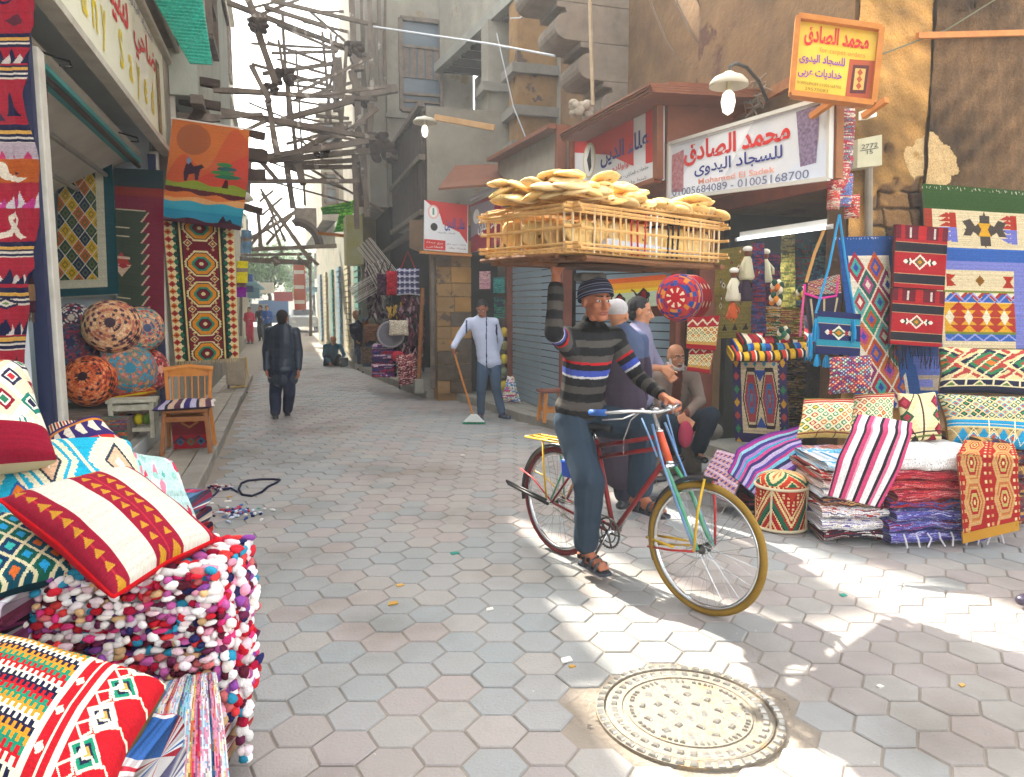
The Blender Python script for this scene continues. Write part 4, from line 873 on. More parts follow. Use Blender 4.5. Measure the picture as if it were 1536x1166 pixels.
hp=onD(1021,447,6.75);ax=(Vector((-.78,-.62,.0))).normalized()
hpo=pouf('hanging_pouf','red embroidered leather pouf hung beside the camel tapestry',hp+Vector((0.02,0,0)),.215,.34,redp,96,60,axis=ax,kind='drum',group=None,seed=3)
b=MB();b.tube([hp+Vector((0,0,.2)),Vector((hp.x,hp.y,2.58))],.004,5,c='5a4a3a');b.build('cord',M['rag'],hpo)
p=Pic(110,70,165,105,'e8d24a');p.rect(0,0,110,9,'e0641c').rect(0,9,110,20,'f0a81c').rect(0,20,110,26,'f2d23a').rect(0,26,110,56,'c8d8b8').rect(0,52,110,70,'5a2a1c')
def camel(p,x,y,s,c='2a1a18',c2='8a1a20'):
 p.put(((p.X-x)/(11*s))**2+((p.Y-y)/(7*s))**2<1,c);p.dia(x,y-7*s,6*s,6*s,[(1,c)]);p.put(((p.X-x)/(4*s))**2+((p.Y-y)/(8*s))**2<1,c2)
 p.poly([(x-9*s,y),(x-17*s,y-10*s),(x-21*s,y-12*s),(x-21*s,y-9*s),(x-17*s,y-7*s),(x-12*s,y+4*s)],c)
 for dx in(-8,-4,5,8):p.rect(x+dx*s-1*s,y,x+dx*s+1*s,y+17*s,c)
camel(p,30,38,1);camel(p,72,32,1)
cloth('camel_tapestry','tapestry of two dark camels under an orange and yellow sky hung before the shutter','tapestry',[(onD(905,420,8.0),onD(1000,412,7.6)),(onD(905,480,8.0),onD(1000,474,7.6))],p.out(.03),seed=15,wave=.01,k=6,thick=.006)
for k,(u0,u1,v0,v1,D,lb)in enumerate([(1034,1080,478,523,6.35,'red and cream lattice bag hung on the shop post'),(1036,1072,522,557,6.35,'lower red and cream lattice bag hung on the shop post')]):
 p=Pic(50,45,60,54,'a81c28');p.lattice(0,14,50,34,10,8,[('a81c28','e8b84a'),('3a6a3a','f0dca8')],line='f0dca8',lw=.3,seed=k);p.rect(0,34,50,38,'c89a4a');p.zig(0,4,50,12,16,7,3,'e8dcb8')
 cloth('lattice_bag',lb,'bag',[(onD(u0,v0,D),onD(u1,v0-4,D-.1)),(onD(u0-4,v1,D-.03),onD(u1-6,v1+4,D-.12))],p.out(seed=k),seed=20+k,wave=.01,thick=.05,group='lattice bags on the shop post')
p=Pic(80,140,90,156,'8a7d3a')
r_=random.Random(5)
for k in range(34):x=r_.uniform(6,74);y=r_.uniform(6,110);p.dia(x,y,r_.uniform(2,5),r_.uniform(3,7),[(1,r_.choice(['d8c89a','b0402a','2a3a5a','d88a2a','e8dcc0','5a4a2a'])),(.5,r_.choice(['e8dcc0','2a2a2a','c8502a']))])
for k in range(3):p.tri(20+k*20,128,5,118,'2a2218')
cloth('embroidered_hanging','olive cloth hanging covered with stitched figures inside the carpet shop','wall hanging',[(onD(1074,376,6.9),onD(1142,366,6.5)),(onD(1072,508,6.85),onD(1136,506,6.45))],p.out(.08,seed=4),seed=22,wave=.02,k=9)
def doll(u,v,D,s,hat,robe,lb):
 c0=onD(u,v,D);o=empty('cloth_doll',c0,lb,'doll','cloth dolls hanging in the carpet shop')
 def P_(b,nm):x=b.build(nm,M['rag'],o,smooth=True)
 b=MB();b.lathe([(.001,.0),(.05*s,.0),(.06*s,.02*s),(.035*s,.14*s),(.02*s,.17*s),(.001,.172*s)],c0,12,c=robe);P_(b,'robe')
 b=MB();b.ell(c0+Vector((0,0,.195*s)),.026*s,.026*s,.032*s,c='6a3f28');P_(b,'head')
 b=MB();b.ell(c0+Vector((0,0,.225*s)),.036*s,.036*s,.022*s,c=hat);P_(b,'turban')
 b=MB()
 for sx in(-1,1):b.tube([c0+Vector((sx*.022*s,0,.15*s)),c0+Vector((sx*.06*s,-.02,.10*s)),c0+Vector((sx*.055*s,-.03,.06*s))],.012*s,6,c=robe)
 P_(b,'sleeves')
for k,(u,v,hat,robe)in enumerate([(1100,452,'e8e4d8','d8d0b8'),(1117,452,'e0dcd0','3a2a3a'),(1120,420,'e8e4d8','c8c0a0'),(1146,424,'d8d0b8','b8b090'),(1098,478,'b0402a','c85a2a')]):
 doll(u,v,6.3,1.15 if v<470 else .8,hat,robe,['cloth doll in a cream robe and white turban, left of the front pair','cloth doll in a dark robe and white turban, right of the front pair','cloth doll in a beige robe hanging above the front pair','cloth doll in an olive robe hanging furthest right of the dolls','small orange cloth doll hanging lowest of the dolls'][k])
for k,(u,v,w_,h_,D,cols_,lb)in enumerate([(1158,400,24,110,6.5,['5a2440','7a3050','2a2a4a'],'plum scarf hanging beside the olive cloth'),(1182,372,20,120,6.6,['8a7d3a','a8984a','5a5a2a'],'olive scarf hanging in the middle of the shop'),(1204,380,26,120,6.7,['2a3f3a','7a2430','3a5a54'],'dark green scarf with red hanging further right in the shop'),(1228,384,22,150,6.6,['1f4f5a','2a2a4a','3a6a70'],'teal scarf hanging at the right side of the shop'),(1138,385,18,115,6.4,['2a2f5a','4a4a7a','8a2a3a'],'navy scarf hanging behind the cloth dolls'),(1170,460,40,45,6.2,['d8a03a','8a2a30','3a6a3a','e8d8b0'],'orange and green lattice bag hanging deep in the shop'),(1188,462,34,50,6.1,['8a2430','c8a85a','6a6a2a'],'maroon and gold bag hanging deep in the shop')]):
 A=rag(24,60,cols_,400+k,6);D+=-.12 if u<1175 and k<5 else(.7 if k<5 else .1)
 cloth('hanging_scarf' if k<5 else 'hanging_bag',lb,'scarf' if k<5 else 'bag',[(onD(u-w_/2,v-(20 if k<5 else 0),D),onD(u+w_/2,v-(20 if k<5 else 0),D-.05)),(onD(u-w_/2-2,v+h_,D),onD(u+w_/2+2,v+h_,D-.05))],A,seed=30+k,wave=.02,k=20,thick=.012)
for k,(u,v,c_)in enumerate([(1166,430,'d8742a'),(1164,448,'e08a2a'),(1204,440,'c8b84a'),(1176,500,'3a7a5a')]):
 b=MB();c0=onD(u,v,6.0)
 for j in range(9):t=j*.7;b.ell(c0+Vector((math.cos(t)*.035,math.sin(t)*.03,math.sin(t*2.3)*.03)),.025,.02,.03,7,5,c=[c_,'e8dcc0','2a4a3a'][j%3])
 tag(b.build('pompom',M['rag'],smooth=True),['orange pompom cluster hanging in the shop','orange and white pompom under the first one','yellow pompom hanging near the teal scarf','green pompom hanging lowest in the shop'][k],'pompom')
t0,t1=onX(1108,359,4.35),onX(1240,341,4.30)
ft=empty('fluorescent_lamp',t0,'lit white fluorescent tube across the mouth of the carpet shop','lamp')
b=MB();b.tube([t0,t1],.016,10);b.build('tube',M['tube_lit'],ft)
b=MB();b.tube([t1,t1+(t1-t0).normalized()*.08],.02,8);b.tube([t0,t0-(t1-t0).normalized()*.04],.02,8);b.build('end_caps',M['white'],ft)
bx_=MB();bx_.bar(t0+Vector((.03,0,.045)),t1+Vector((.03,0,.045)),.04,.05);bx_.build('housing',M['white'],ft)
al=bpy.data.lights.new('tube_light','AREA');al.shape='RECTANGLE';al.size=.05;al.size_y=1.2;al.energy=5;al.color=(.85,.95,1)
ao=bpy.data.objects.new('tube_light',al);COL.objects.link(ao);ao.location=(t0+t1)/2+Vector((.06,0,-.03));ao.rotation_euler=(0,math.radians(20),0)
ao.parent=ft;ao.matrix_parent_inverse=Matrix.Translation(-t0)
for k,(u,v,D,s_,lb)in enumerate([(1082,672,6.7,.09,'crumpled blue plastic bag beside the shoes of the seated man'),(1066,678,6.6,.06,'small blue plastic bag by the stacked textiles')]):
 b=MB();c0=onD(u,v,D);me_=b.ell((c0.x,c0.y,s_*.8),s_,s_*.8,s_*.8,16,12).mesh('plastic_bag',False)
 for vv in me_.vertices:vv.co+=Vector((math.sin(vv.co.y*70+vv.co.z*50),math.sin(vv.co.x*80),math.sin(vv.co.x*60+vv.co.y*66)))*.012
 tag(link('plastic_bag',me_,None,mat('blue_plastic','1f6f9c',.25,spec=.5)),lb,'bag')
# ================================================================ LEFT SHOP FRONT
XS=-1.42
sf=empty('shop_facade',(-1.5,7.5,0),'open shop front with white posts, pale signboard and a long metal canopy on the left','shop front')
wp=mat('post_white','c9c6bc',.6,noise=(6,'a39d8e',.7),bump=.2,bscale=40)
for(y0,w_,m_)in((5.40,.13,wp),(9.92,.10,wp)):
 b=MB();b.box(XS-.10,XS,y0,y0+w_,.24,3.2 if y0<6 else 3.45);b.build('post',m_,sf,bevel=.008)
b=MB();b.box(XS-.10,XS-.02,5.28,5.36,.24,3.4);b.build('post',mat('post_navy','232a4a',.5),sf)
b=MB();b.box(XS-.10,XS-.02,9.84,9.90,.24,3.4);b.build('post',MATS['post_navy'],sf)
zb=onX(258,238,-1.36).z;zt=onX(258,112,-1.36).z;yr=onX(258,238,-1.36).y;print('sign',zb,zt,yr)
b=MB();b.hexa([(-1.46,3.6,zb),(-1.36,3.6,zb),(-1.36,yr,zb),(-1.46,yr,zb),(-1.46,3.6,zt),(-1.36,3.6,zt),(-1.36,yr,zt),(-1.46,yr,zt)])
sbd=b.build('signboard',mat('sign_cream','d9d8b6',.55,noise=(1.2,'e6e8dc',.8)),sf)
b=MB()
for z in(zb-.03,zt+.02):b.bar((-1.35,3.6,z),(-1.35,yr+.03,z),.12,.06)
b.bar((-1.35,yr+.02,zb),(-1.35,yr+.02,zt),.04,.12);b.build('sign_frame',mat('frame_pale','c2bcae',.5,noise=(5,'8d8676',.7)),sf)
EY_,EZ_=Vector((0,1,0)),Vector((0,0,1))
H_=zt-zb
for k,(ch,y_)in enumerate(zip('DahySayed',[5.72,6.3,6.62,6.92,7.6,8.02,8.4,8.8,9.22])):
 text('letter',ch,(-1.358,y_,zb+H_*(.20 if ch not in 'y' else .14)),EY_,EZ_,.17,H_*(.3 if ch in 'DShyd' else .22),M['yellow_ink'],sbd,bold=.02)
for t_,y0,y1,z0,h_ in(('ضاحي',8.35,9.62,.50,.36),('سيد',7.0,8.1,.50,.34),('واولاده',5.4,6.8,.50,.36)):
 text('lettering',t_,(-1.358,y0,zb+H_*z0),EY_,EZ_,y1-y0,H_*h_,M['red_ink'],sbd,bold=.02)
text('lettering','للسجاد اليدوى',(-1.358,8.1,zb+H_*.88),EY_,EZ_,1.4,H_*.09,M['blue_ink'],sbd)
p=Pic(30,60,30,60,'8a7a5a');p.rect(4,4,26,56,'b09a70').dia(15,30,8,20,[(1,'7a4a3a'),(.5,'c8b080')])
quad_cloth('printed_rug',None,None,Vector((-1.352,9.66,zb+H_*.8)),Vector((-1.352,9.88,zb+H_*.8)),Vector((-1.352,9.88,zb+H_*.1)),Vector((-1.352,9.66,zb+H_*.1)),p.out(),thick=.003,wave=0,parent=sbd)
b=MB()
for k in range(3):b.tube([(-1.22+.07*k,3.2,zt+.16+.05*k),(-1.22+.07*k,yr+.25,zt+.16+.05*k)],.03,8)
b.build('canopy_rail',mat('rail_metal','9b978e',.45,metal=.3,noise=(5,'6f6a60',.7)),sf)
b=MB();b.hexa([(-1.5,3.2,zt+.12),(-1.0,3.2,zt+.30),(-1.0,yr+.3,zt+.30),(-1.5,yr+.3,zt+.12),(-1.5,3.2,zt+.16),(-1.0,3.2,zt+.34),(-1.0,yr+.3,zt+.34),(-1.5,yr+.3,zt+.16)]);b.build('canopy',mat('canopy_brown','7a6f60',.7,noise=(4,'55493c',.7)),sf)
b=MB();z_=zb-.12
b.hexa([(-2.5,5.3,z_-.5),(-1.6,5.3,z_),(-1.6,9.85,z_),(-2.5,9.85,z_-.5),(-2.5,5.3,z_-.46),(-1.6,5.3,z_+.04),(-1.6,9.85,z_+.04),(-2.5,9.85,z_-.46)]);b.build('awning_panel',mat('awning_cream','c9c3b6',.7,noise=(3,'a39c8e',.6)),sf)
for x_,dz in((-1.62,-.10),(-1.95,-.24),(-2.25,-.42)):
 b=MB();b.tube([(x_,5.3,z_+dz-.04),(x_,9.85,z_+dz-.04)],.025,8);b.build('awning_arm',M['iron']if x_>-1.7 else MATS['rail_metal'],sf)
for y_ in(5.95,8.4):
 b=MB();b.tube([(-1.55,y_,z_-.06),(-1.40,y_+.1,z_-.08),(-1.38,y_+.05,z_-.13),(-1.44,y_,z_-.14)],.008,6);b.build('hook',M['black'],sf)
b=MB();b.box(-3.6,-1.6,5.2,9.9,3.3,3.34);b.build('ceiling',mat('teal_ceiling','5aa8a4',.7,noise=(2,'3f8a88',.5)),sf)
q=[onX(228,-14,-.95),onX(306,-14,-.75),onX(320,99,-.75),onX(284,97,-.95)]
q=[onD(222,-16,7.4),onD(302,-16,7.4),onD(319,98,7.4),onD(285,96,7.4)]
A=bands(26,96,[(1,'0fb09a'),(1,'22c4ae')]*24,3,.08);cs=cloth('corrugated_awning','turquoise corrugated plastic sheet sticking out above the signboard','awning',[(q[0],q[1]),(q[3],q[2])],A,seed=4,wave=.0,thick=.01,m=mat('turquoise_sheet',attr=True,rough=.3,trans=.25))
me=cs.data;V=np.empty(len(me.vertices)*3,dtype=np.float32);me.vertices.foreach_get('co',V);V=V.reshape(-1,3);V[:,1]+=.012*np.sin(V[:,2]*190+V[:,0]*20);me.vertices.foreach_set('co',V.ravel())
p=Pic(56,560,70,620,'a82438')
def stripeset(p,y):p.rect(0,y,56,y+24,'1f2244').rect(0,y+7,56,y+12,'d8a850').rect(0,y+15,56,y+18,'e0d8c8').rect(0,y+22,56,y+24,'e0d8c8')
for y in(88,132,215,372,440,500):stripeset(p,y)
for y,c1,c2 in((110,'1f2244','cfc8c0'),(238,'b8a8b4','c23a6a'),(300,'d8d0d4','c23a8a'),(410,'1f2244','d8d0c8'),(480,'1f2244','d8d0c8'),(530,'3a3030','b8b0a8')):
 p.rect(0,y,56,y+26,'b8a8b4' if c1[0]=='b' else 'a82438')
 for x in range(0,60,14):p.tri(x,y+24,6,y+2,c1).tri(x+7,y+24,5,y+10,c2)
p.rect(0,258,56,290,'b85a1e').poly([(4,262),(20,262),(30,280),(46,284),(40,290),(22,286),(10,272)],'e8dcc8').dia(36,278,4,5,[(1,'1f2244')])
p.dia(28,20,12,14,[(1,'1f2244'),(.6,'a82438')]).dia(14,60,9,12,[(1,'e0d8c8'),(.5,'1f2244')]).dia(40,64,8,12,[(1,'5a2a3a')])
p.dia(20,170,5,6,[(1,'2f8a5a')]).tri(40,205,10,175,'1f2244').tri(20,210,8,190,'3a2a4a');p.dia(30,340,8,14,[(1,'e8dcc8'),(.3,'a82438')]).poly([(26,350),(34,350),(46,366),(40,370),(30,358),(18,370),(14,366)],'e8dcc8').dia(10,345,5,8,[(1,'3a3a5a')])
p.dia(28,462,12,9,[(1,'1f2244'),(.6,'e0d8c8'),(.3,'6a8a4a')])
rw=[(onX(-60,-20,-1.33),onX(52,-20,-1.36)),(onX(-60,60,-1.33),onX(36,60,-1.34)),(onX(-60,150,-1.33),onX(32,150,-1.33)),(onX(-60,250,-1.33),onX(52,250,-1.36)),(onX(-60,340,-1.33),onX(54,340,-1.36)),(onX(-60,440,-1.33),onX(42,440,-1.34)),(onX(-60,570,-1.33),onX(33,566,-1.33))]
cloth('hanging_rug','long crimson rug with navy and yellow stripes hanging at the left edge','rug',rw,p.out(seed=3),seed=31,wave=.022,k=11,thick=.012)
A=bands(30,60,[(3,'6a4a38'),(2,'3a2a2a'),(2,'8a6a4a'),(2,'4a2a3a')]*4,2)
cloth('hanging_rug','dull brown striped rug hanging behind the crimson one','rug',[(onX(22,96,-1.5),onX(64,130,-1.5)),(onX(30,300,-1.5),onX(62,300,-1.5)),(onX(30,470,-1.5),onX(70,468,-1.5))],A,seed=33,wave=.02,k=9,thick=.01,fringe='5a4a3a')
p=Pic(86,206,110,262,'0f4a52');p.rect(0,8,70,194,'cfc8ae').rect(0,18,58,182,'26343a')
n_=0
for j in range(14):
 for i in range(4):
  cx=2+i*19+(9.5 if j%2 else 0);cy=20+j*12.6
  if cy>186 or cx>62:continue
  a_,b_=[('c0602a','5a6a3a'),('d8a81c','7a7a2a'),('1f2a4a','5a6a4a'),('2a4a3a','6a6a3a')][(i+j*3)%4]
  d=abs(p.X-cx)/9.5+abs(p.Y-cy)/12.6;box=(p.X<58)&(p.Y>18)&(p.Y<182)
  p.put((d<1.12)&(d>.93)&box,'d8d0b4');p.put((d<.95)&box,a_);p.put((d<.5)&box,b_);p.put((d<.28)&box,a_)
quad_cloth('wall_rug','teal bordered rug with a grid of yellow, orange and navy diamonds in the shop','rug',onY(88,233,9.7),onY(168,242,9.7),onY(179,441,9.7),onY(84,446,9.7),p.out(seed=4),wave=.006,k=5,seed=34,fringe='cfc8b8',flen=.02)
p=Pic(70,240,80,270,'3c4838');p.rect(0,0,70,26,'1f3438').rect(0,26,70,38,'8a2a24').rect(0,38,70,60,'7a1a34').rect(48,60,70,400,'7a1a34').rect(0,58,44,60,'cfc0a0')
p.put((p.Y>60)&(p.X>48-11*(((p.Y-60)/15)%1))&(p.X<60),'7a1a34');p.put((p.Y>60)&(abs(p.X-(48-11*(((p.Y-60)/15)%1)))<1.4),'d8b89a')
p.tri(8,138,14,120,'b0403a').rect(0,126,20,130,'d8b89a').tri(8,138,14,156,'d8b89a').dia(10,140,8,4,[(1,'a82a34')])
for y in(84,96,186,200):p.rect(0,y,20,y+1.5,'cfc0a0')
p.rect(0,226,70,240,'a8602a')
quad_cloth('wall_rug','dark green rug with a maroon saw-toothed border hanging by the shop post','rug',onY(172,252,9.8),onY(245,256,9.8),onY(247,510,9.8),onY(176,500,9.8),p.out(seed=5),wave=.006,k=5,seed=35)
bn=MB();bn.box(-3.0,-1.55,7.9,9.6,.25,.48);tag(bn.build('low_bench',M['timber']),'low bench under the leather poufs inside the left shop','bench')
A=rag(70,30,['7a4a5a','4a6a6a','a85a3a','5a5a7a','8a7a5a','3a6a5a'],3,3)
cloth('bench_cover','dull multicoloured striped cover hanging over the low bench','cover',[((-3.0,8.2,.49),(-1.55,8.2,.49)),((-3.0,7.88,.49),(-1.53,7.88,.49)),((-3.0,7.86,.27),(-1.53,7.86,.27))],A,seed=36,wave=.006)
p=Pic(40,20,60,30,'b8302a');p.zig(0,4,40,20,10,8,2,'e8c81c').rect(0,16,40,20,'e8c81c').dia(10,8,4,4,[(1,'e8dcc8')]).dia(26,8,4,4,[(1,'e8dcc8')])
quad_cloth('folded_cover','red folded cloth with a yellow edge lying under the teal pouf','cloth',onD(168,590,8.5),onD(232,582,8.5),onD(236,592,8.0),onD(160,604,8.0),p.out(),thick=.03,wave=.01,seed=37)
for k,(u,v,D,R,H,ax,base,cols,lb)in enumerate([(168,490,8.3,.31,.38,(.1,-.95,.25),'c8946a',['3a2430','b0604a','d8a87a','5a3040','e0b890'],'tan embroidered leather pouf lying on top of the left heap'),(212,494,8.55,.26,.36,(.5,-.85,.1),'b8866a',['3a4a6a','d8a87a','b04a3a','2a8a8a'],'tan and blue leather pouf tucked behind the topmost tan one'),(134,572,8.0,.28,.40,(-.1,-.9,.35),'c8582a',['2a1a24','d8743a','e08a5a','8a2a1a'],'bright orange leather pouf at the lower left of the heap'),(190,556,8.4,.33,.42,(.35,-.9,.2),'8a6a5a',['1a7a94','2a8aa8','c86a5a','5a7a6a','b88a6a'],'teal and salmon leather pouf in the middle of the heap'),(222,556,8.7,.26,.40,(.8,-.6,.1),'a83a3a',['d8a08a','6a1a2a','b8483a','2a2a3a'],'dark red leather pouf at the right end of the heap'),(112,520,8.5,.27,.36,(0,-.9,.3),'6a3a5a',['2a2a5a','a83a4a','3a5a7a','b05a5a'],'purple and red leather pouf at the left of the heap'),(112,480,8.7,.2,.30,(0,-.95,.2),'3a2a4a',['d8c8b8','a83a4a','2a2a4a','e8dcd0'],'small dark pouf with cream petals highest at the left')]):
 pouf('leather_pouf',lb,onD(u,v,D),R,H,mosaic(base,cols,k,22+2*(k%3)),220,110,axis=ax,group='leather poufs heaped in the left shop',seed=k,m=mat('leather',attr=True,rough=.6,spec=.3,bump=.3,bscale=60))
def legs4(o,pts,z0,z1,w_,m,nm='leg',splay=0.):
 cx=sum(p_[0]for p_ in pts)/4;cy=sum(p_[1]for p_ in pts)/4
 for x,y in pts:
  b=MB();b.bar((x+(x-cx)*splay,y+(y-cy)*splay,z0),(x,y,z1),w_,w_);b.build(nm,m,o,bevel=.004)
dist=mat('worn_white_wood','c8c4b4',.8,noise=(14,'8a8060',.8),bump=.3,bscale=50)
c0=onH(203,655,.25);st=empty('small_stool',(c0.x,c0.y,.25),'small worn white wooden stool on the painted step in front of the poufs','stool')
hw=.23
b=MB();b.box(c0.x-hw,c0.x+hw,c0.y-.15,c0.y+.15,.62,.65);b.build('top',dist,st,bevel=.004)
legs4(st,[(c0.x+sx*.19,c0.y+sy*.12)for sx in(-1,1)for sy in(-1,1)],.25,.62,.045,dist)
for sy in(-1,1):
 for z in(.34,.57):b=MB();b.bar((c0.x-.19,c0.y+sy*.12,z),(c0.x+.19,c0.y+sy*.12,z),.025,.06 if z>.5 else .04);b.build('rail',dist,st)
for k,c_ in enumerate(['b8302a','3a2a6a','d8c81c','6a8a3a']):
 b=MB();b.ell((c0.x-.12+k*.08,c0.y,.43),.045,.07,.06,10,8,c=c_);tag(b.build('cloth_ball',M['rag'],smooth=True),['red cloth bundle under the small white stool','navy cloth bundle under the small white stool','yellow cloth bundle under the small white stool','olive cloth bundle under the small white stool'][k],'cloth')
c0=Vector((-1.02,8.2,.10));ch=empty('wooden_chair',c0,'varnished wooden chair with slatted back standing on the left pavement','chair')
def chair(o,c0,w_=.44,d_=.40,H=.86,sh=.46):
 wo,wd=M['wood_orange'],M['wood']
 b=MB();b.box(c0.x-w_/2,c0.x+w_/2,c0.y-d_/2,c0.y+d_/2,c0.z+sh-.035,c0.z+sh);b.build('seat',wd,o,bevel=.01)
 for sx in(-1,1):
  b=MB();b.bar((c0.x+sx*w_*.52,c0.y-d_*.55,c0.z),(c0.x+sx*w_*.44,c0.y-d_*.42,c0.z+sh-.036),.042,.042);b.build('leg',wd,o,bevel=.004)
  b=MB();b.bar((c0.x+sx*w_*.52,c0.y+d_*.62,c0.z),(c0.x+sx*w_*.46,c0.y+d_*.44,c0.z+sh),.04,.04);b.bar((c0.x+sx*w_*.46,c0.y+d_*.46,c0.z+sh),(c0.x+sx*w_*.5,c0.y+d_*.62,c0.z+H),.04,.035);b.build('back_leg',wo,o,bevel=.004)
 b=MB();b.tube([(c0.x-w_*.56,c0.y+d_*.58,c0.z+H-.03),(c0.x,c0.y+d_*.68,c0.z+H),(c0.x+w_*.56,c0.y+d_*.58,c0.z+H-.03)],.03,8);b.bar((c0.x-w_*.54,c0.y+d_*.63,c0.z+H-.06),(c0.x+w_*.54,c0.y+d_*.63,c0.z+H-.06),.03,.08);b.build('top_rail',wo,o)
 for k in range(6):
  x=c0.x-w_*.36+w_*.72*k/5;b=MB();b.bar((x,c0.y+d_*.47,c0.z+sh),(x,c0.y+d_*.62,c0.z+H-.09),.028,.014);b.build('slat',wo,o)
 for sy in(-.46,.5):b=MB();b.bar((c0.x-w_*.46,c0.y+d_*sy,c0.z+.36),(c0.x+w_*.46,c0.y+d_*sy,c0.z+.36),.02,.05);b.build('apron',wd,o)
chair(ch,c0)
A=bands(60,40,[(2,'3a2f6a'),(2,'b8b0c8'),(1,'2a2a3a'),(2,'c8a890'),(2,'5a3a4a'),(1,'d8d0c8')]*2,4,axis='x')
pillow('cushion','flat striped purple and cream cushion lying on the wooden chair',c0+Vector((-.27,.2,.50)),c0+Vector((.27,.2,.50)),c0+Vector((.29,-.24,.49)),c0+Vector((-.30,-.24,.47)),.09,A,back='3a2a3a',seed=41)
p=Pic(46,48,60,62,'a01c28');p.rect(0,0,46,28,'7a1a24').dia(23,10,12,8,[(1,'b0703a'),(.6,'7a1a24')]).zig(0,30,46,46,23,10,3,'2a2a3a').dia(10,38,6,6,[(1,'3a6a8a'),(.5,'2a1a2a')]).dia(24,38,6,6,[(1,'2f7a4e'),(.5,'b8302a')]).dia(38,38,6,6,[(1,'3a6a8a'),(.5,'2a1a2a')])
quad_cloth('small_rug','small crimson rug panel hanging under the seat of the wooden chair','rug',c0+Vector((-.17,.05,.36)),c0+Vector((.19,.05,.36)),c0+Vector((.17,.03,.02)),c0+Vector((-.15,.03,.02)),p.out(),thick=.02,wave=.004)
c0=onH(355,590,.0);c0=Vector((c0.x,c0.y,0));tr=empty('trolley',c0,'folding shopping trolley with a beige bag at the kerb behind the chair','trolley')
b=MB();b.hexa([(c0.x-.16,c0.y-.1,.16),(c0.x+.16,c0.y-.12,.14),(c0.x+.16,c0.y+.1,.16),(c0.x-.16,c0.y+.1,.16),(c0.x-.18,c0.y-.06,.66),(c0.x+.2,c0.y-.1,.66),(c0.x+.2,c0.y+.1,.66),(c0.x-.18,c0.y+.1,.66)]);b.build('bag',mat('canvas_beige','b3a48c',.9,noise=(8,'8a7c68',.6)),tr,bevel=.03)
b=MB();b.tube([(c0.x+.19,c0.y-.1,.68),(c0.x+.22,c0.y-.12,.3),(c0.x+.19,c0.y-.1,.14),(c0.x-.1,c0.y-.12,.12)],.014,7);b.build('strap',mat('canvas_yellow','c9a85a',.8),tr)
for sx in(-1,):b=MB();b.lathe([(.001,-.02),(.075,-.02),(.08,0),(.075,.02),(.001,.02)],(c0.x+sx*.13,c0.y-.05,.085),18,axis=(1,0,0));b.build('wheel',M['black'],tr)
b=MB();b.tube([(c0.x-.13,c0.y-.05,.085),(c0.x+.08,c0.y-.08,.16),(c0.x+.2,c0.y-.16,.01)],.012,6);b.tube([(c0.x+.02,c0.y,.16),(c0.x+.1,c0.y-.14,.01)],.012,6);b.build('frame',M['iron'],tr)
p=Pic(106,210,150,300,'f0d8a0');p.rect(16,0,24,210,'1f2a2a').rect(82,0,90,210,'1f2a2a')
for k in range(20):
 y=5+k*11
 for x,s_ in((6,1),(99,-1)):
  p.dia(x,y,6,5,[(1,'d8701c' if k%2 else 'b8301c'),(.4,'7a1420')]);p.zig(x-5,y,x+5,y,6,2,1,'b8301c')
 for x in(15,91):p.dia(x,y,4,5.4,[(1,'1a6a4a' if k%2 else '0f4a3a')])
p.rect(22,0,25,210,'e8c87a').rect(81,0,84,210,'e8c87a').rect(25,0,81,210,'7a1428').rect(25,0,27,210,'2a1a20').rect(79,0,81,210,'2a1a20')
for cy in(8,62,108,154,200):
 for f_,c_ in((1.0,'f0dca0'),(.90,'2a1a20'),(.83,'e8901c'),(.58,'2f8a6a'),(.42,'2a1a20'),(.36,'7a1428'),(.14,'f0dca0')):
  d=abs(p.X-53)/25+abs(p.Y-cy)/25*1.0;d=np.maximum(d*.86,np.maximum(abs(p.X-53)/25,abs(p.Y-cy)/19));z=(np.floor(p.Y/2)%2)*(.05 if f_>.95 else 0);p.put(((d-z)<f_)&(p.X>26)&(p.X<80),c_)
 for dx in(-19,19):p.dia(53+dx,cy+23,7,6,[(1,'f0dca0'),(.75,'2a1a20'),(.5,'d8701c'),(.25,'f0dca0')]);p.dia(53+dx,cy+14,2.5,2.5,[(1,'e8c87a'),(.4,'7a1428')]).dia(53+dx,cy+32,2.5,2.5,[(1,'e8c87a'),(.4,'7a1428')])
quad_cloth('hanging_kilim','tall crimson kilim with four orange and green medallions hanging above the chair','rug',onY(244,331,10.08),onY(351,338,10.08),onY(359,537,10.08),onY(263,543,10.08),p.out(seed=6),wave=.008,k=4,seed=42,fringe='e0c890',flen=.05,thick=.008)
p=Pic(120,150,160,200,'c8562a');p.put((p.X*.3+p.Y*.5+10*np.sin(p.X/12)<40),'d0702e');p.put((p.X*.4+p.Y*.7>75)&(p.Y<90),'c8402c');p.put(((p.X-35)/26)**2+((p.Y-25)/22)**2<1,'a85a2c')
p.put((p.Y>86+3*np.sin(p.X/9)+p.X*.04)&(p.Y<104),'8a9a2c');p.put((p.Y>95+p.X*.06),'5a1a24');p.put(p.Y>102+p.X*.05+2*np.sin(p.X/7),'d8702c');p.put(p.Y>111+2*np.sin(p.X/10),'e0a060');p.put(p.Y>117+1.5*np.sin(p.X/8),'2f9ab0');p.put(p.Y>130,'1f86a4');p.put(p.Y>143+2*np.sin(p.X/9),'4a1a2a')
for k,(x,w_)in enumerate(((84,12),(88,15),(82,18),(90,20))):p.put(((p.X-x)/w_)**2+((p.Y-58-k*6)/3.2)**2<1,['2f7a3a','1a5a5a','2f7a3a','1a6a4a'][k])
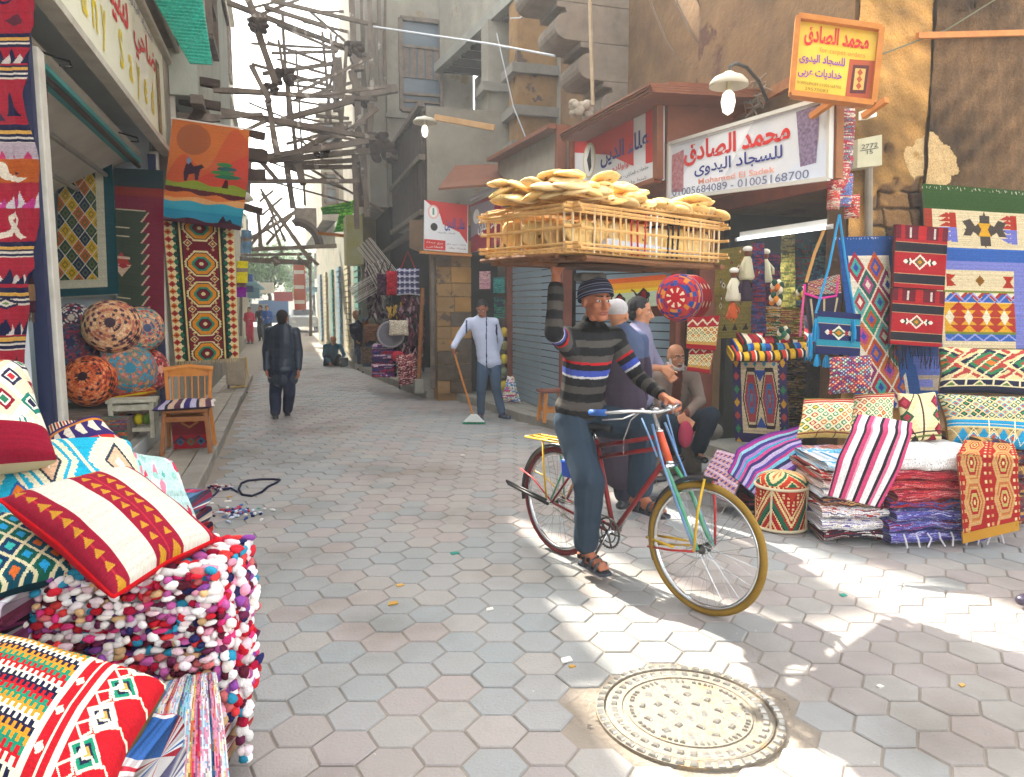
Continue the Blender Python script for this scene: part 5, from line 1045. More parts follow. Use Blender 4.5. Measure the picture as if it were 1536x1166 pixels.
p.poly([(86,80),(90,80),(92,92),(82,92)],'4a1a20').poly([(26,62),(32,56),(38,64),(50,60),(54,64),(48,68),(46,84),(42,84),(40,74),(32,76),(30,86),(26,86),(24,74)],'3a2030').dia(30,56,4,6,[(1,'6a8aa0')])
p.poly([(84,143),(90,132),(96,140),(102,136),(106,142)],'2a1420')
tp_=cloth('tapestry','orange and blue woven tapestry with a green tree and camels hung over the kilim','tapestry',[(onY(259,179,9.85),onY(374,196,9.85)),(onY(250,260,9.83),onY(372,270,9.8)),(onY(242,330,9.8),onY(361,346,9.85))],p.out(.03,seed=7),wave=.02,k=5,seed=43,thick=.006)
b=MB();b.tube([onY(256,177,9.86),onY(378,195,9.86)],.010,6,c='d8d0c4');b.build('rod',M['rag'],tp_)
for k,(u,v0,v1,c_,lb)in enumerate([(364,392,425,'d8c81c','yellow scarf hanging behind the crimson kilim'),(362,416,446,'8a2a9a','purple scarf hanging under the yellow one'),(370,345,380,'6a8aa0','grey blue scarf hanging above the yellow one')]):
 A=bands(10,40,[(2,c_),(1,'8a7a6a'),(3,c_)],k);cloth('hanging_scarf',lb,'scarf',[(onY(u-8,v0,10.2+k*.05),onY(u+8,v0,10.2+k*.05)),(onY(u-9,v1,10.2+k*.05),onY(u+7,v1,10.2+k*.05))],A,seed=k,wave=.03,k=18,thick=.01)
# ================================================================ FOREGROUND LEFT STALL
POP=['f4f0f0','f0dce2','e8c8d0','f4f0ee','d02838','f0ebe8','e8d8d8','c01c2c','a81a3a','d83a7a','e8a0b8','6a2a4a','8a4a9a','f4f0ee','e04040','2a2a5a','d8b080','2f8fb0','e6dde0','5a2030','b85a9a','f2e8e0','c86a6a']
ic=bmesh.new();bmesh.ops.create_icosphere(ic,subdivisions=2,radius=1);ICV=np.array([v.co[:]for v in ic.verts]);ICF=np.array([[v.index for v in f.verts]for f in ic.faces]);ic.free()
def tufts(name,pts,dirs,sizes,cols,parent,seed=0):
 """one soft tuft per point: small lumpy ellipsoids stretched along dirs"""
 r=np.random.RandomState(seed);n=len(pts);Vs=[];up=np.array([0,0,1.])
 for p_,d_,s_ in zip(pts,dirs,sizes):
  d_=d_/np.linalg.norm(d_);a=np.cross(d_,up);a/=np.linalg.norm(a)+1e-9;b_=np.cross(a,d_)
  L_=ICV*(1+.22*sines(ICV,3.5,int(r.randint(9999)),3)[:,None]+r.normal(0,.03,(len(ICV),1)));Vs.append(p_+(L_[:,:1]*d_*s_[0]+L_[:,1:2]*a*s_[1]+L_[:,2:3]*b_*s_[2]))
 V=np.vstack(Vs);F=np.vstack([ICF+k*len(ICV)for k in range(n)]);C_=np.repeat(np.array([q3(c)for c in cols])*(1+r.normal(0,.06,(n,1))),len(ICF),0)
 o=link(name,npmesh(name,V,F,np.clip(C_,0,1),True),parent,M['rag']);o['kind']='stuff';return o
HRn=np.array(list(HR));HFn=np.array(list(HF))
def lm(lat,D,z):return HR*lat+HF*D+Vector((0,0,z))
names=['pink, red and white tufted rag rug on top of the near left stack','lilac and crimson tufted rag rug second from the top of the near stack','red and white tufted rag rug third from the top of the near stack','purple flecked tufted rag rug fourth from the top of the near stack','cream and wine tufted rag rug fifth from the top of the near stack','lowest visible tufted rag rug of the near stack with brown and pink tufts','tufted rag rug near the ground in the near left stack','tufted rag rug at the bottom of the near left stack']
rr=np.random.RandomState(5)
zt_=.775
for k in range(8):
 h=.085;zc=zt_-h*(k+.5);off=rr.uniform(-.012,.012,2)
 cen=lm(-1.235+off[0],2.36+off[1],zc);A=rag(30,16,POP,500+k,3)
 o=folded('tufted_rug',names[k],cen,HR*.30,HF*.17,h*.95,A,500+k,group='tufted rag rugs in the near left stack',lump=.008)
 if k<6:
  pts,dirs,sz,cl=[],[],[],[]
  for row in range(4):
   zz=zc+(row-1.5)*h*.25
   x=-.32
   while x<.315:
    L_=rr.uniform(.011,.025);pts.append(np.array(list(cen))+HRn*x+HFn*(-.172-rr.uniform(-.006,.026))+np.array([0,0,zz-zc+rr.uniform(-.006,.006)]));dirs.append(HRn+np.array([0,0,.25+rr.uniform(-.25,.25)]));sz.append((L_,rr.uniform(.009,.015),rr.uniform(.009,.015)));cl.append(POP[rr.randint(len(POP))]);x+=L_*1.65
   y=-.16
   while y<.17:
    L_=rr.uniform(.017,.03);pts.append(np.array(list(cen))+HRn*(.308+rr.uniform(0,.015))+HFn*y+np.array([0,0,zz-zc]));dirs.append(HFn+np.array([0,0,rr.uniform(-.3,.3)]));sz.append((L_,.013,.015));cl.append(POP[rr.randint(len(POP))]);y+=L_*1.65
  if k==0:
   for y in np.arange(-.17,.18,.033):
    x=-.31
    while x<.31:L_=rr.uniform(.017,.03);pts.append(np.array(list(cen))+HRn*x+HFn*y+np.array([0,0,h*.5+rr.uniform(0,.012)]));dirs.append(HRn+HFn*rr.uniform(-.3,.3));sz.append((L_,.015,.013));cl.append(POP[rr.randint(len(POP))]);x+=L_*1.65
  tufts('tufts',pts,dirs,sz,cl,o,k)
for s_,(u0,v0,u1,v1,D,lb)in enumerate([(352,850,362,1140,2.33,'string of tufts hanging outermost at the right corner of the near stack'),(333,900,342,1080,2.22,'second string of tufts hanging beside the near stack corner'),(345,835,350,1040,2.45,'string of tufts hanging behind the outermost one')]):
 a_,b_=np.array(list(onD(u0,v0,D))),np.array(list(onD(u1,v1,D-.02)));n_=int(np.linalg.norm(b_-a_)/.030)
 P_=[a_+(b_-a_)*(q+.5)/n_+rr.uniform(-.010,.010,3)for q in range(n_)]+[a_+(b_-a_)*(q+.5)/n_+rr.uniform(-.012,.012,3)+HRn*.018 for q in range(n_)]
 oo=empty('tuft_string',Vector(a_),lb,'rag tufts');tufts('tufts',P_,[np.array([rr.uniform(-.3,.3),rr.uniform(-.3,.3),1.])for _ in P_],[(rr.uniform(.016,.024),.017,.017)for _ in P_],[POP[rr.randint(len(POP))]for _ in P_],oo,s_+20)
A=rag(16,60,['1d1a2a','2a2038','3a2a3a','14121c'],6,4)
cloth('dark_cover','dark cloth hanging down the side of the near tufted rug stack','cloth',[(onD(322,900,2.30),onD(344,880,2.66)),(onD(330,1190,2.26),onD(356,1180,2.62))],A,seed=51,wave=.01,k=9,thick=.01)
A=rag(70,60,['f0ecec','d8e4f0','3aa0d0','c0203a','2a2a4a','e8d8e0','f4f0f0','e0c040','d83a6a'],8,3,streak='y',var=.08)
A=(A*.45+bands(70,60,[(2,'e8e8f4'),(1,'2a2a5a'),(3,'f0ecf4'),(2,'2a9ad0'),(2,'f4f0f0'),(2,'c82a3a'),(3,'f0e8ec'),(1,'3a3a5a'),(2,'5ac0e0'),(2,'f4ecec'),(1,'e0b030'),(2,'d83a5a'),(3,'e8e8f8'),(1,'2a2a4a'),(2,'d8507a'),(2,'f0ecec')],3,axis='x')*.55)
cloth('striped_rag_rug','white, blue and red striped rag rug hanging in front of the near stack','rug',[(onD(240,1022,2.12),onD(326,1015,2.14)),(onD(205,1062,1.96),onD(332,1055,2.04)),(onD(150,1190,1.8),onD(345,1190,1.94))],A,seed=52,wave=.014,k=16,thick=.015,m=M['rag'])
for k in range(9):
 zz=.04+k*.078;A=rag(40,18,[['3a2a4a','b8302a','d8c8b8'],['c8b8a8','2a3a5a','8a2a3a'],['e8e0d8','a83a5a','4a6a8a']][k%3],540+k)
 folded('folded_rug','folded rug in the pile under the turquoise cushion, '+['on the ground','second from the ground','third from the ground','fourth from the ground','in the middle','just above the middle','third from the top','second from the top','topmost'][k],lm(-1.80,3.1,zz+.04),HR*.36,HF*.34,.08,A,540+k,group='folded rugs piled under the turquoise cushion')
p=Pic(60,80,70,90,'bfe0dc');r_=random.Random(8)
for k in range(90):x=r_.uniform(0,60);y=r_.uniform(0,80);p.put(((p.X-x)/r_.uniform(1.5,4))**2+((p.Y-y)/r_.uniform(1.5,4))**2<1,r_.choice(['d83a5a','f0ecec','5ab0a8','f0ecec','e88aa0','9ad0c8','c8d8e8']))
cloth('floral_cloth','pale turquoise flowered cloth hanging over the side of the stall','cloth',[(onD(196,682,3.2),onD(252,700,3.3)),(onD(222,720,2.9),onD(276,735,3.1)),(onD(258,800,2.75),onD(308,812,3.0)),(onD(285,900,2.72),onD(330,900,2.95)),(onD(285,1100,2.75),onD(332,1080,2.95))],p.out(.05),seed=53,wave=.02,k=12,thick=.012)
GL='cushions heaped on the near left stall'
p=Pic(100,60,150,90,'cdc7ba')
for x0,x1,tri_ in((0,15,1),(40,66,2),(92,100,0)):
 p.rect(x0,0,x1,60,'8f1830')
 if tri_:
  p.rect(x0+(x1-x0)*.45,0,x0+(x1-x0)*.52,60,'b02a38')
  for k in range(10):
   for q in range(tri_):p.tri(x0+(x1-x0)*(.26+.5*q if tri_==2 else .5),k*6.1+4.8,3.6,k*6.1+.8,'b8862a')
p.rect(94,0,96,60,'b02a38')
PL('cushion','off-white cushion with two crimson bands of yellow triangles and red piping, nearest the path',[(0,750,2.25),(192,704,2.65),(326,808,2.4),(170,896,2.0)],0,.17,p.out(.03,seed=2),back='b01828',seed=61,group=GL,seam='c8141e',lump=.007)
p=Pic(110,50,165,75,'1fa6c8')
for cx in(-6,46,98):
 d=abs(p.X-cx)/17+abs(p.Y-25)/26
 zz=(np.floor(p.Y/1.6)%2)*.06;p.put(d+zz<1.35,'e6dcbc');p.put(d<1.05,'1fa6c8' if cx==46 else 'e6dcbc')
 for f_,c_ in((.9,'e6dcbc'),(.62,'2a3a4a'),(.5,'d8b090'),(.2,'f0e8d8')):p.put(d<f_,c_)
for x in(20,72):p.put(abs(p.X-x-(p.Y-25)*.5)<1.6,'e6dcbc');p.dia(x+2,42,8,8,[(1,'2a5a9a'),(.7,'d8742a'),(.25,'f0e0c0')])
PL('cushion','turquoise cushion with cream saw-toothed diamonds behind the off-white one',[(-30,690,3.05),(196,664,3.15),(246,782,2.8),(-10,800,2.55)],0,.26,p.out(.04,seed=3),back='d8cfb8',seed=62,group=GL,lump=.012)
p=Pic(80,40,110,56,'3a2a6a');p.rect(0,9,80,13,'d88a2a').rect(0,13,80,26,'e6dcc8').rect(0,30,80,36,'c8302a').rect(0,36,80,40,'e6dcc8')
for x in range(4,80,16):p.poly([(x,13),(x+10,13),(x+5,19),(x+10,26),(x,26)],'3a2a6a').dia(x+8,33,2,3,[(1,'e6dcc8')])
PL('cushion','navy and cream striped kilim cushion behind the turquoise one',[(70,662,3.6),(150,626,3.7),(196,672,3.4),(88,712,3.2)],0,.16,p.out(.04,seed=4),back='3a2a4a',seed=63,group=GL)
p=Pic(50,26,70,36,'2a2438');p.stripesx(0,26,[(3,'2a2438'),(2,'d8c8b0'),(3,'b8482a'),(2,'e6dcc8')])
PL('cushion','dark cushion with orange and cream teeth at the back of the left heap',[(72,644,3.85),(118,634,3.9),(140,664,3.7),(76,674,3.6)],0,.12,p.out(.04),back='2a2438',seed=64,group=GL)
p=Pic(100,110,130,143,'e0d4b4');
for k in range(-3,6):p.put(abs((p.X+p.Y*.9)-(k*46+10))<6,'f0ead8');p.put(abs((p.X-p.Y*.9)-(k*46-20))<4,'f0ead8')
for i in range(4):
 for j in range(4):cx,cy=10+i*27+(13 if j%2 else 0),12+j*27;p.dia(cx,cy,11,12,[(1,['8f1830','1f7a6a','c8742a','2a2a4a'][(i+j)%4]),(.62,'f0ead8'),(.42,['2a2a4a','c0303a','2f7a5a','8f1830'][(i*2+j)%4])])
p.rect(0,88,100,110,'8f1830').put((p.Y>82)&(p.Y<88)&((p.X%5)<3),'f0ead8')
PL('cushion','big round-shouldered cream geometric cushion leaning at the left edge of the photo',[(-110,560,2.9),(40,552,3.1),(86,690,2.75),(-90,716,2.55)],0,.30,p.out(.04,seed=5),back='c8b890',seed=65,group=GL,lump=.012)
p=Pic(60,60,80,80,'14495a');p.lattice(0,0,60,60,20,16,[('14495a','c8642a'),('1a5a4a','2a9ad0'),('1a3a5a','3ab0a8')],line='d8cfa8',lw=.12,seed=4)
PL('cushion','dark teal lattice cushion pinned beneath the off-white one',[(-60,770,2.35),(60,790,2.45),(110,862,2.2),(-30,900,2.05)],0,.16,p.out(.04,seed=6),back='10303a',seed=66,group=GL)
A=rag(40,16,['c8b8c8','e8e0e8','8a3a5a','3a2a4a'],5)
folded('folded_rug','mauve and white folded rug at the far left edge beneath the teal cushion',lm(-1.62,2.25,.70),HR*.13,HF*.2,.08,A,571);
for k in range(7):folded('folded_rug','dark folded rug in the pile at the lower left edge, '+['topmost','second down','third down','fourth down','fifth down','sixth down','lowest'][k],lm(-1.63,2.24,.615-k*.085),HR*.125,HF*.2,.085,rag(30,14,[['2a2038','8a3a6a','d8d0d8'],['c8c0c8','3a3a5a','a83a6a']][k%2],580+k),580+k,group='folded rugs at the lower left edge')
p=Pic(130,100,190,146,'c01c28')
pal=['c01c28','1f8a6a','e8902a','f0e8cc','1f2440','e8902a','1f8a6a','c01c28','f0e8cc','1f2440']
yy=p.Y+1.9*np.where((np.floor(p.X/2.1)%2)<1,1,-1)+2*np.sin(p.X/20)
for k in range(40):p.put((yy>=k*5.2-4)&(yy<(k+1)*5.2-4)&(p.X<80),pal[k%10])
for x in(80,96):p.rect(x,0,x+4,100,'f0e8cc')
p.rect(84,0,90,100,'c01c28').rect(90,0,92,100,'f0e8cc').rect(92,0,96,100,'c01c28')
for y in range(0,110,24):
 p.poly([(100,y),(120,y+12),(100,y+24)],'c01c28');p.dia(112,y,11,12,[(1,'f0e8cc'),(.8,'1f8a6a' if(y//24)%2 else 'f0e8cc'),(.55,'1f2440'),(.35,'c8a050')]);p.zig(108,y,130,y+3,8,3,1.6,'f0e8cc')
 p.dia(87,y+8,3,4,[(1,'f0e8cc')])
p.zig(100,0,124,100,24,12,2,'f0e8cc',vert=True);p.zig(106,0,130,100,12,4,1.6,'f0e8cc',vert=True)
PL('cushion','big red kilim cushion with green, orange and cream zigzag rows at the bottom left corner',[(-20,955,1.95),(250,1030,1.9),(140,1262,1.5),(-200,1130,1.55)],0,.2,p.out(.04,seed=7),back='6a5a3a',seed=67,group=GL,lump=.008,puff=.45)
folded('folded_rug','pale striped folded rug supporting the big red cushion',lm(-1.15,1.78,.44),HR*.24,HF*.14,.1,rag(60,30,['e8e8f0','3a6ab0','f0ecec','c83a4a'],600),600)
folded('folded_rug','lilac folded rug beneath the one supporting the big red cushion',lm(-1.15,1.78,.34),HR*.24,HF*.14,.1,rag(60,30,['c8d0e8','8a8ab8','e8e4e8'],601),601)
for k in range(3):folded('folded_rug',['violet folded rug low under the red cushion','plum folded rug next to the ground under the red cushion','navy folded rug on the ground under the red cushion'][k],lm(-1.15,1.78,.24-k*.1),HR*.24,HF*.14,.1,rag(30,14,[['4a3a68','8a7a98'],['4a2a48','2a2a38'],['1a2a48','5a6a98']][k],602+k),602+k)
b=MB();L_=[onH(u,v,.012)for u,v in((372,721),(392,719),(410,719),(420,720),(415,724),(402,730),(393,738),(378,744),(363,742),(358,734),(362,725))]
b.tube(L_,.010,7,c='23243a',closed=True);b.tube([onH(356,738,.012),onH(346,732,.012),onH(330,733,.012),onH(322,742,.012),onH(310,750,.012),onH(301,753,.012)],.008,6,c='2a3050')
tag(b.build('bead_belt',M['rag']),'dark blue looped strap lying on the paving by the kerb','strap')
for k,(u,v,n_,cl,lb)in enumerate([(328,731,18,['2a2040','b8b0c0','8a3a4a','d8d0c8'],'small heap of dark beads beside the looped strap'),(350,768,60,['3a4a8a','c8d0e0','a83a4a','1f2a50','5a7ab0','e0dcd8'],'tangle of blue and white bead strings on the paving')]):
 P_=[np.array(list(onH(u+rr.normal(0,20 if n_>20 else 9),v+rr.normal(0,5.5 if n_>20 else 3),.010)))for _ in range(n_)]
 oo=empty('bead_heap',Vector(P_[0]),lb,'beads');tufts('beads',P_,[np.array([rr.uniform(-1,1),rr.uniform(-1,1),.05])for _ in P_],[(rr.uniform(.012,.035),.010,.010)for _ in P_],[cl[rr.randint(len(cl))]for _ in P_],oo,40+k)
for k,(u,v)in enumerate([(318,755),(345,745),(342,752),(388,763),(600,878),(850,990),(858,1000),(735,914),(682,830),(1443,1028),(694,683),(590,905),(1320,1030),(1265,893)]):
 c0=onH(u,v,.004);s_=.012+.012*((k*7)%3)/2;b=MB();b.hexa([(c0.x+dx*s_*(1+.3*((k+i)%2)),c0.y+dy*s_,z)for z in(.002,.008)for i,(dx,dy)in enumerate(((-1,-1),(1,-.6),(.8,1),(-.9,.7)))],c=['e8e4dc','b8904a','d8d4cc','3a8a7a','c8a060'][k%5])
 tag(b.build('litter_scrap',M['rag']),'tiny pale scrap of litter lying on the paving','litter','litter scraps on the paving')
# ================================================================ SIGNS
def board(name,TL,TR,BR,BL,m,parent,d=.05):
 n=(TR-TL).cross(BL-TL).normalized()
 if n.dot(EYE-TL)<0:n=-n
 b=MB();b.hexa([BL-n*d,BR-n*d,BR,BL,TL-n*d,TR-n*d,TR,TL]);return b.build(name,m,parent),n
class Sgn:
 """flat print laid on a sign face; coordinates are fractions of its width and height"""
 def __init__(s,TL,TR,BR,BL,o,n):
  s.TL,s.TR,s.BR,s.BL,s.o,s.n=TL,TR,BR,BL,o,n;s.k=0
 def P(s,x,y):return(s.BL*(1-x)+s.BR*x)*(1-y)+(s.TL*(1-x)+s.TR*x)*y
 def txt(s,body,x0,x1,y0,y1,m,bold=.02,nm='lettering',lift=.006):
  O=s.P(x0,y0);ex=s.P(x1,y0)-O;ey=s.P(x0,y1)-O;text(nm,body,O,ex.normalized(),ey.normalized(),ex.length,ey.length,m,s.o,lift=lift,bold=bold)
 def poly(s,pts,m,nm='print',lift=None):
  s.k+=1;l=(.002+.0006*s.k)if lift is None else lift;b=MB();b.add([s.P(x,y)+s.n*l for x,y in pts],[tuple(range(len(pts)))]);b.build(nm,m,s.o)
 def disc(s,cx,cy,rx,ry,m,nm='emblem'):s.poly([(cx+rx*math.cos(t),cy+ry*math.sin(t))for t in np.linspace(0,6.2832,28,endpoint=False)],m,nm)
q=[onX(1005,216,3.52),onX(1247,145,3.74),onX(1245,268,3.74),onX(1004,299,3.52)]
sg=empty('banner_sign',q[0],'long white carpet shop banner with red and blue Arabic lettering and two phone numbers','sign')
bo,n_=board('panel',*q,mat('banner_white','dcdde2',.35,noise=(3,'c2c8d4',.6)),sg,.04);s=Sgn(*q,bo,n_)
s.poly([(0,0),(.35,0),(.6,1),(.3,1)],mat('banner_tint','e8eaf0',.35));s.poly([(.7,0),(1,0),(1,.55)],mat('banner_tint2','cfd6e4',.35))
s.poly([(.02,.12),(.115,.10),(.115,.83),(.02,.78)],mat('rug_print_maroon','9a4a58',.5,noise=(30,'c8a0a0',.8)));s.poly([(.855,.2),(.935,.22),(.95,.95),(.83,.93)],mat('rug_print_violet','9a88a8',.5,noise=(40,'4a3048',.9)))
s.poly([(.02,.92),(.98,.955),(.98,.965),(.02,.93)],mat('banner_line','b8bccc',.4))
s.txt('محمد الصادق',.12,.80,.52,.92,M['red_ink'],.03);s.txt('للسجاد اليدوى',.20,.76,.31,.56,M['blue_ink'],.015);s.txt('Mohamed El Sadek',.23,.72,.185,.275,mat('salmon_ink','e89a80',.5),.005);s.txt('01005684089 - 01005168700',.03,.90,.04,.165,M['grey_ink'],.0)
b=MB();e_=n_*.01
for i in range(4):b.bar(q[i]+e_,q[(i+1)%4]+e_,.03,.03)
b.build('frame',mat('frame_white','c8c4bc',.5),sg);b=MB();b.bar(q[1]+Vector((.06,0,0)),q[2]+Vector((.06,0,0)),.05,.06);b.build('side_post',M['wood'],sg)
a0,a1=onX(1088,338,4.27),onX(1240,318,4.27)
vb=MB();vb.box(4.27,4.298,4.98,7.2,2.56,3.02);vo=tag(vb.build('carved_board',mat('rust_board','7a4028',.8,noise=(6,'5a2c1c',.7),bump=.3,bscale=30)),'rust brown board with raised Arabic script above the carpet shop mouth','sign')
text('lettering','فالله خير حافظا وهو ارحم',Vector((4.268,7.05,2.66)),(0,-1,0),(0,0,1),2.0,.26,mat('verse_red','9a3a28',.6),vo,bold=.02)
q=[onX(860,207,3.45),onX(990,150,3.45),onX(990,270,3.45),onX(860,316,3.45)]
sg=empty('boxed_sign',q[0],'red and white shop sign in a deep brown hooded box above the cyclist','sign')
bo,n_=board('panel',*q,mat('sign_white','e4e4e6',.35),sg);s=Sgn(*q,bo,n_)
s.poly([(0,1),(0,.80),(.46,.58),(.75,.30),(.75,1)],M['red_ink']);s.poly([(.87,1),(.87,.27),(.98,.25),(.98,1)],M['red_ink'])
s.disc(.23,.60,.085,.24,mat('emblem_gold','d8c8a0',.5));s.disc(.23,.60,.07,.21,M['white_ink']);s.poly([(.20,.62),(.25,.78),(.26,.5),(.23,.44)],M['black_ink'],'emblem');s.disc(.09,.32,.045,.09,M['black_ink'])
s.txt('علاء الدين',.38,.90,.42,.70,M['blue_ink'],.02);s.txt('واولاده',.52,.70,.30,.40,M['red_ink'],.01);s.txt('للتجارة والتوريد',.20,.46,.28,.36,M['blue_ink'],0);s.txt('خامات قماش - شنط',.55,.90,.18,.24,M['black_ink'],0);s.txt('شنط جلد سفر',.6,.88,.06,.12,M['black_ink'],0)
wb=mat('box_brown','8a5236',.55,noise=(6,'6a3a24',.6),bump=.15,bscale=30)
zt2=max(q[0].z,q[1].z)+.1;zb2=min(q[2].z,q[3].z)-.08
for(A0,A1,w_)in((q[1],q[2],.07),(q[0],q[3],.05),(q[0],q[1],.05),(q[3],q[2],.05)):
 b=MB();b.bar(A0+Vector((-.02,0,0)),A1+Vector((-.02,0,0)),.09,w_);b.build('frame',wb,sg,bevel=.004)
b=MB();y0,y1=q[1].y-.05,q[0].y+.05
b.hexa([(3.51,y0,zb2),(4.54,y0,zb2),(4.54,y1,zb2),(3.51,y1,zb2),(3.51,y0,zt2-.06),(4.54,y0,zt2-.02),(4.54,y1,zt2-.02),(3.51,y1,zt2-.06)]);b.build('box',wb,sg)
r0,r1=onX(838,201,3.1),onX(975,124,3.1);zz=(r0.z+r1.z)/2
b=MB()
for k in range(4):b.hexa([(3.10+.012*k,r1.y,r1.z-.02*k-.016),(4.5,r1.y,r1.z-.02*k+.03),(4.5,r0.y,r0.z-.02*k+.03),(3.10+.012*k,r0.y,r0.z-.02*k-.016),(3.10+.012*k,r1.y,r1.z-.02*k),(4.5,r1.y,r1.z-.02*k+.046),(4.5,r0.y,r0.z-.02*k+.046),(3.10+.012*k,r0.y,r0.z-.02*k)])
b.build('hood',wb,sg)
f0,f1=onX(862,198,3.3),onX(945,160,3.3);b=MB();b.tube([f0,f1],.035,8);b.bar(f0+Vector((.03,0,.05)),f1+Vector((.03,0,.05)),.07,.05);b.build('strip_light',mat('tube_off','c8c4cc',.4),sg)
q=[onD(1197,27,5.35),onD(1321,45,5.2),onD(1309,157,5.2),onD(1187,142,5.35)]
sg=empty('projecting_sign',q[2],'yellow sign in an orange wooden frame standing out from the wall above the white banner','sign')
bo,n_=board('panel',*q,mat('sign_yellow','e0b82c',.45,noise=(5,'ecd05a',.6)),sg,.05);s=Sgn(*q,bo,n_)
s.txt('محمد الصادق',.10,.88,.66,.93,M['red_ink'],.03);s.txt('for carpet orders',.30,.85,.58,.66,M['orange_ink'],0);s.txt('للسجاد اليدوى',.06,.62,.42,.56,M['purple_ink'],.02);s.txt('خداديات عربى',.06,.60,.24,.38,M['purple_ink'],.02);s.txt('01005684089 01005168700',.06,.60,.15,.19,mat('brown_ink','8a6a20',.5),0);s.txt('29570083',.16,.45,.08,.12,MATS['brown_ink'],0)
s.poly([(.66,.04),(.96,.07),(.97,.58),(.67,.56)],mat('rug_print_red','b0502a',.5));s.poly([(.71,.11),(.90,.13),(.91,.51),(.72,.49)],mat('rug_print_dark','5a2424',.5));s.poly([(.745,.16),(.87,.175),(.875,.46),(.75,.45)],mat('rug_print_gold','d8b060',.5))
for cy in(.22,.31,.40):s.poly([(.775,cy),(.81,cy-.05),(.845,cy),(.81,cy+.05)],MATS['rug_print_red'])
b=MB();b.k=0
for i in range(4):bb=MB();bb.bar(q[i],q[(i+1)%4],.035,.11,up=n_);bb.build('frame',M['wood_orange'],sg)
for u_ in(1212,1290):bb=MB();bb.bar(onD(u_+40,150,5.3),onD(u_+5,175,5.5),.04,.04);bb.build('bracket',M['wood_orange'],sg)
q=[onY(637,300,12.0),onY(702,308,12.0),onY(702,380,12.0),onY(636,375,12.0)]
sg=empty('corner_sign',q[3],'small red and white sign facing the street above the limestone pier','sign')
bo,n_=board('panel',*q,MATS['sign_white'],sg);s=Sgn(*q,bo,n_)
s.poly([(0,1),(.12,.92),(.35,.75),(.42,.55),(.8,.42),(.98,.2),(.99,1)],M['red_ink']);s.disc(.2,.78,.13,.14,mat('emblem_pink','e8b8b0',.5));s.disc(.2,.78,.09,.11,M['white_ink']);s.poly([(.18,.72),(.22,.72),(.22,.86),(.18,.86)],mat('emblem_green','5a8a7a',.5));s.disc(.22,.48,.08,.08,M['black_ink'])
s.poly([(.0,.02),(.48,.02),(.48,.22),(0,.22)],M['red_ink']);s.txt('علاء الدين',.46,.93,.42,.70,M['blue_ink'],.03);s.txt('للتجارة والتوريد',.30,.70,.36,.40,M['black_ink'],0);s.txt('خامات حرير سفر',.5,.95,.14,.18,M['black_ink'],0);s.txt('شنط جلد',.55,.95,.06,.10,M['black_ink'],0);s.txt('بيع جملة',.05,.42,.13,.18,M['white_ink'],0);s.txt('قطاعى',.05,.42,.05,.10,M['white_ink'],0)
b=MB();b.bar(q[3]+Vector((-.08,-.03,-.04)),q[2]+Vector((.05,-.03,-.04)),.10,.04);b.build('sill',M['wood_orange'],sg)
q=[onX(703,308,3.08),onX(752,288,3.08),onX(752,368,3.08),onX(703,382,3.08)]
q=[onV(703,308,Vector((3.05,12.0,0)),Vector((.93,.37,0))),onV(752,286,Vector((3.05,12.0,0)),Vector((.93,.37,0))),onV(752,366,Vector((3.05,12.0,0)),Vector((.93,.37,0))),onV(703,380,Vector((3.05,12.0,0)),Vector((.93,.37,0)))]
s2=empty('side_sign',q[3],'crimson and grey sign panel turned towards the shutters beside the small white sign','sign')
bo,n_=board('panel',*q,mat('sign_crimson','9c2a40',.4),s2);s=Sgn(*q,bo,n_)
s.poly([(0.05,.95),(.05,.3),(.6,.4),(.9,.9)],mat('sign_grey','9a8e9a',.4));s.disc(.25,.7,.1,.15,M['white_ink']);s.txt('علاء الدين',.3,.95,.3,.6,M['white_ink'],.02)
b=MB();c_=onY(640,300,12.0);d_=onY(760,232,11.2)
b.hexa([(q[0].x-.6,11.75,q[0].z+.15),(q[1].x+.2,q[1].y-.25,q[0].z+.20),(q[1].x+.5,q[1].y+.5,q[0].z+.62),(q[0].x-.2,12.3,q[0].z+.62),(q[0].x-.6,11.75,q[0].z+.19),(q[1].x+.2,q[1].y-.25,q[0].z+.24),(q[1].x+.5,q[1].y+.5,q[0].z+.66),(q[0].x-.2,12.3,q[0].z+.66)]);tag(b.build('sign_hood',mat('hood_rust','7c4a2e',.7,noise=(4,'5c3420',.7))),'sloping rust brown board hood above the two far red signs','hood')
b=MB();b.tube([onY(705,300,11.9),onY(742,280,11.6)],.03,8);tag(b.build('strip_light',MATS['tube_off']),'unlit strip light under the rust brown hood','lamp')
q=[onY(1287,209,4.62),onY(1323,202,4.62),onY(1323,248,4.62),onY(1286,252,4.62)]
sg=empty('meter_box',q[0],'cream electricity meter box with scrawled numbers on the rough wall','meter box')
bo,n_=board('box',*q,mat('meter_cream','b8b294',.6,noise=(8,'9a9478',.5)),sg,.2);s=Sgn(*q,bo,n_)
s.txt('2772',.12,.8,.62,.78,M['black_ink'],0);s.txt('15',.35,.6,.42,.55,M['black_ink'],0);s.poly([(.08,.585),(.85,.60),(.85,.575),(.08,.56)],M['black_ink'])
q=[onY(1303,163,4.6),onY(1315,162,4.6),onY(1315,175,4.6),onY(1303,176,4.6)]
sg=empty('junction_box',q[0],'small white junction box on the wall above the meter box','junction box');board('box',*q,M['white'],sg,.1)
b=MB();b.tube([onY(1303,252,4.86),onY(1303,420,4.86)],.03,8);tag(b.build('wall_pipe',mat('pipe_grey','8a8070',.6,noise=(8,'6a6050',.6))),'grey pipe running down the wall from the meter box','pipe')
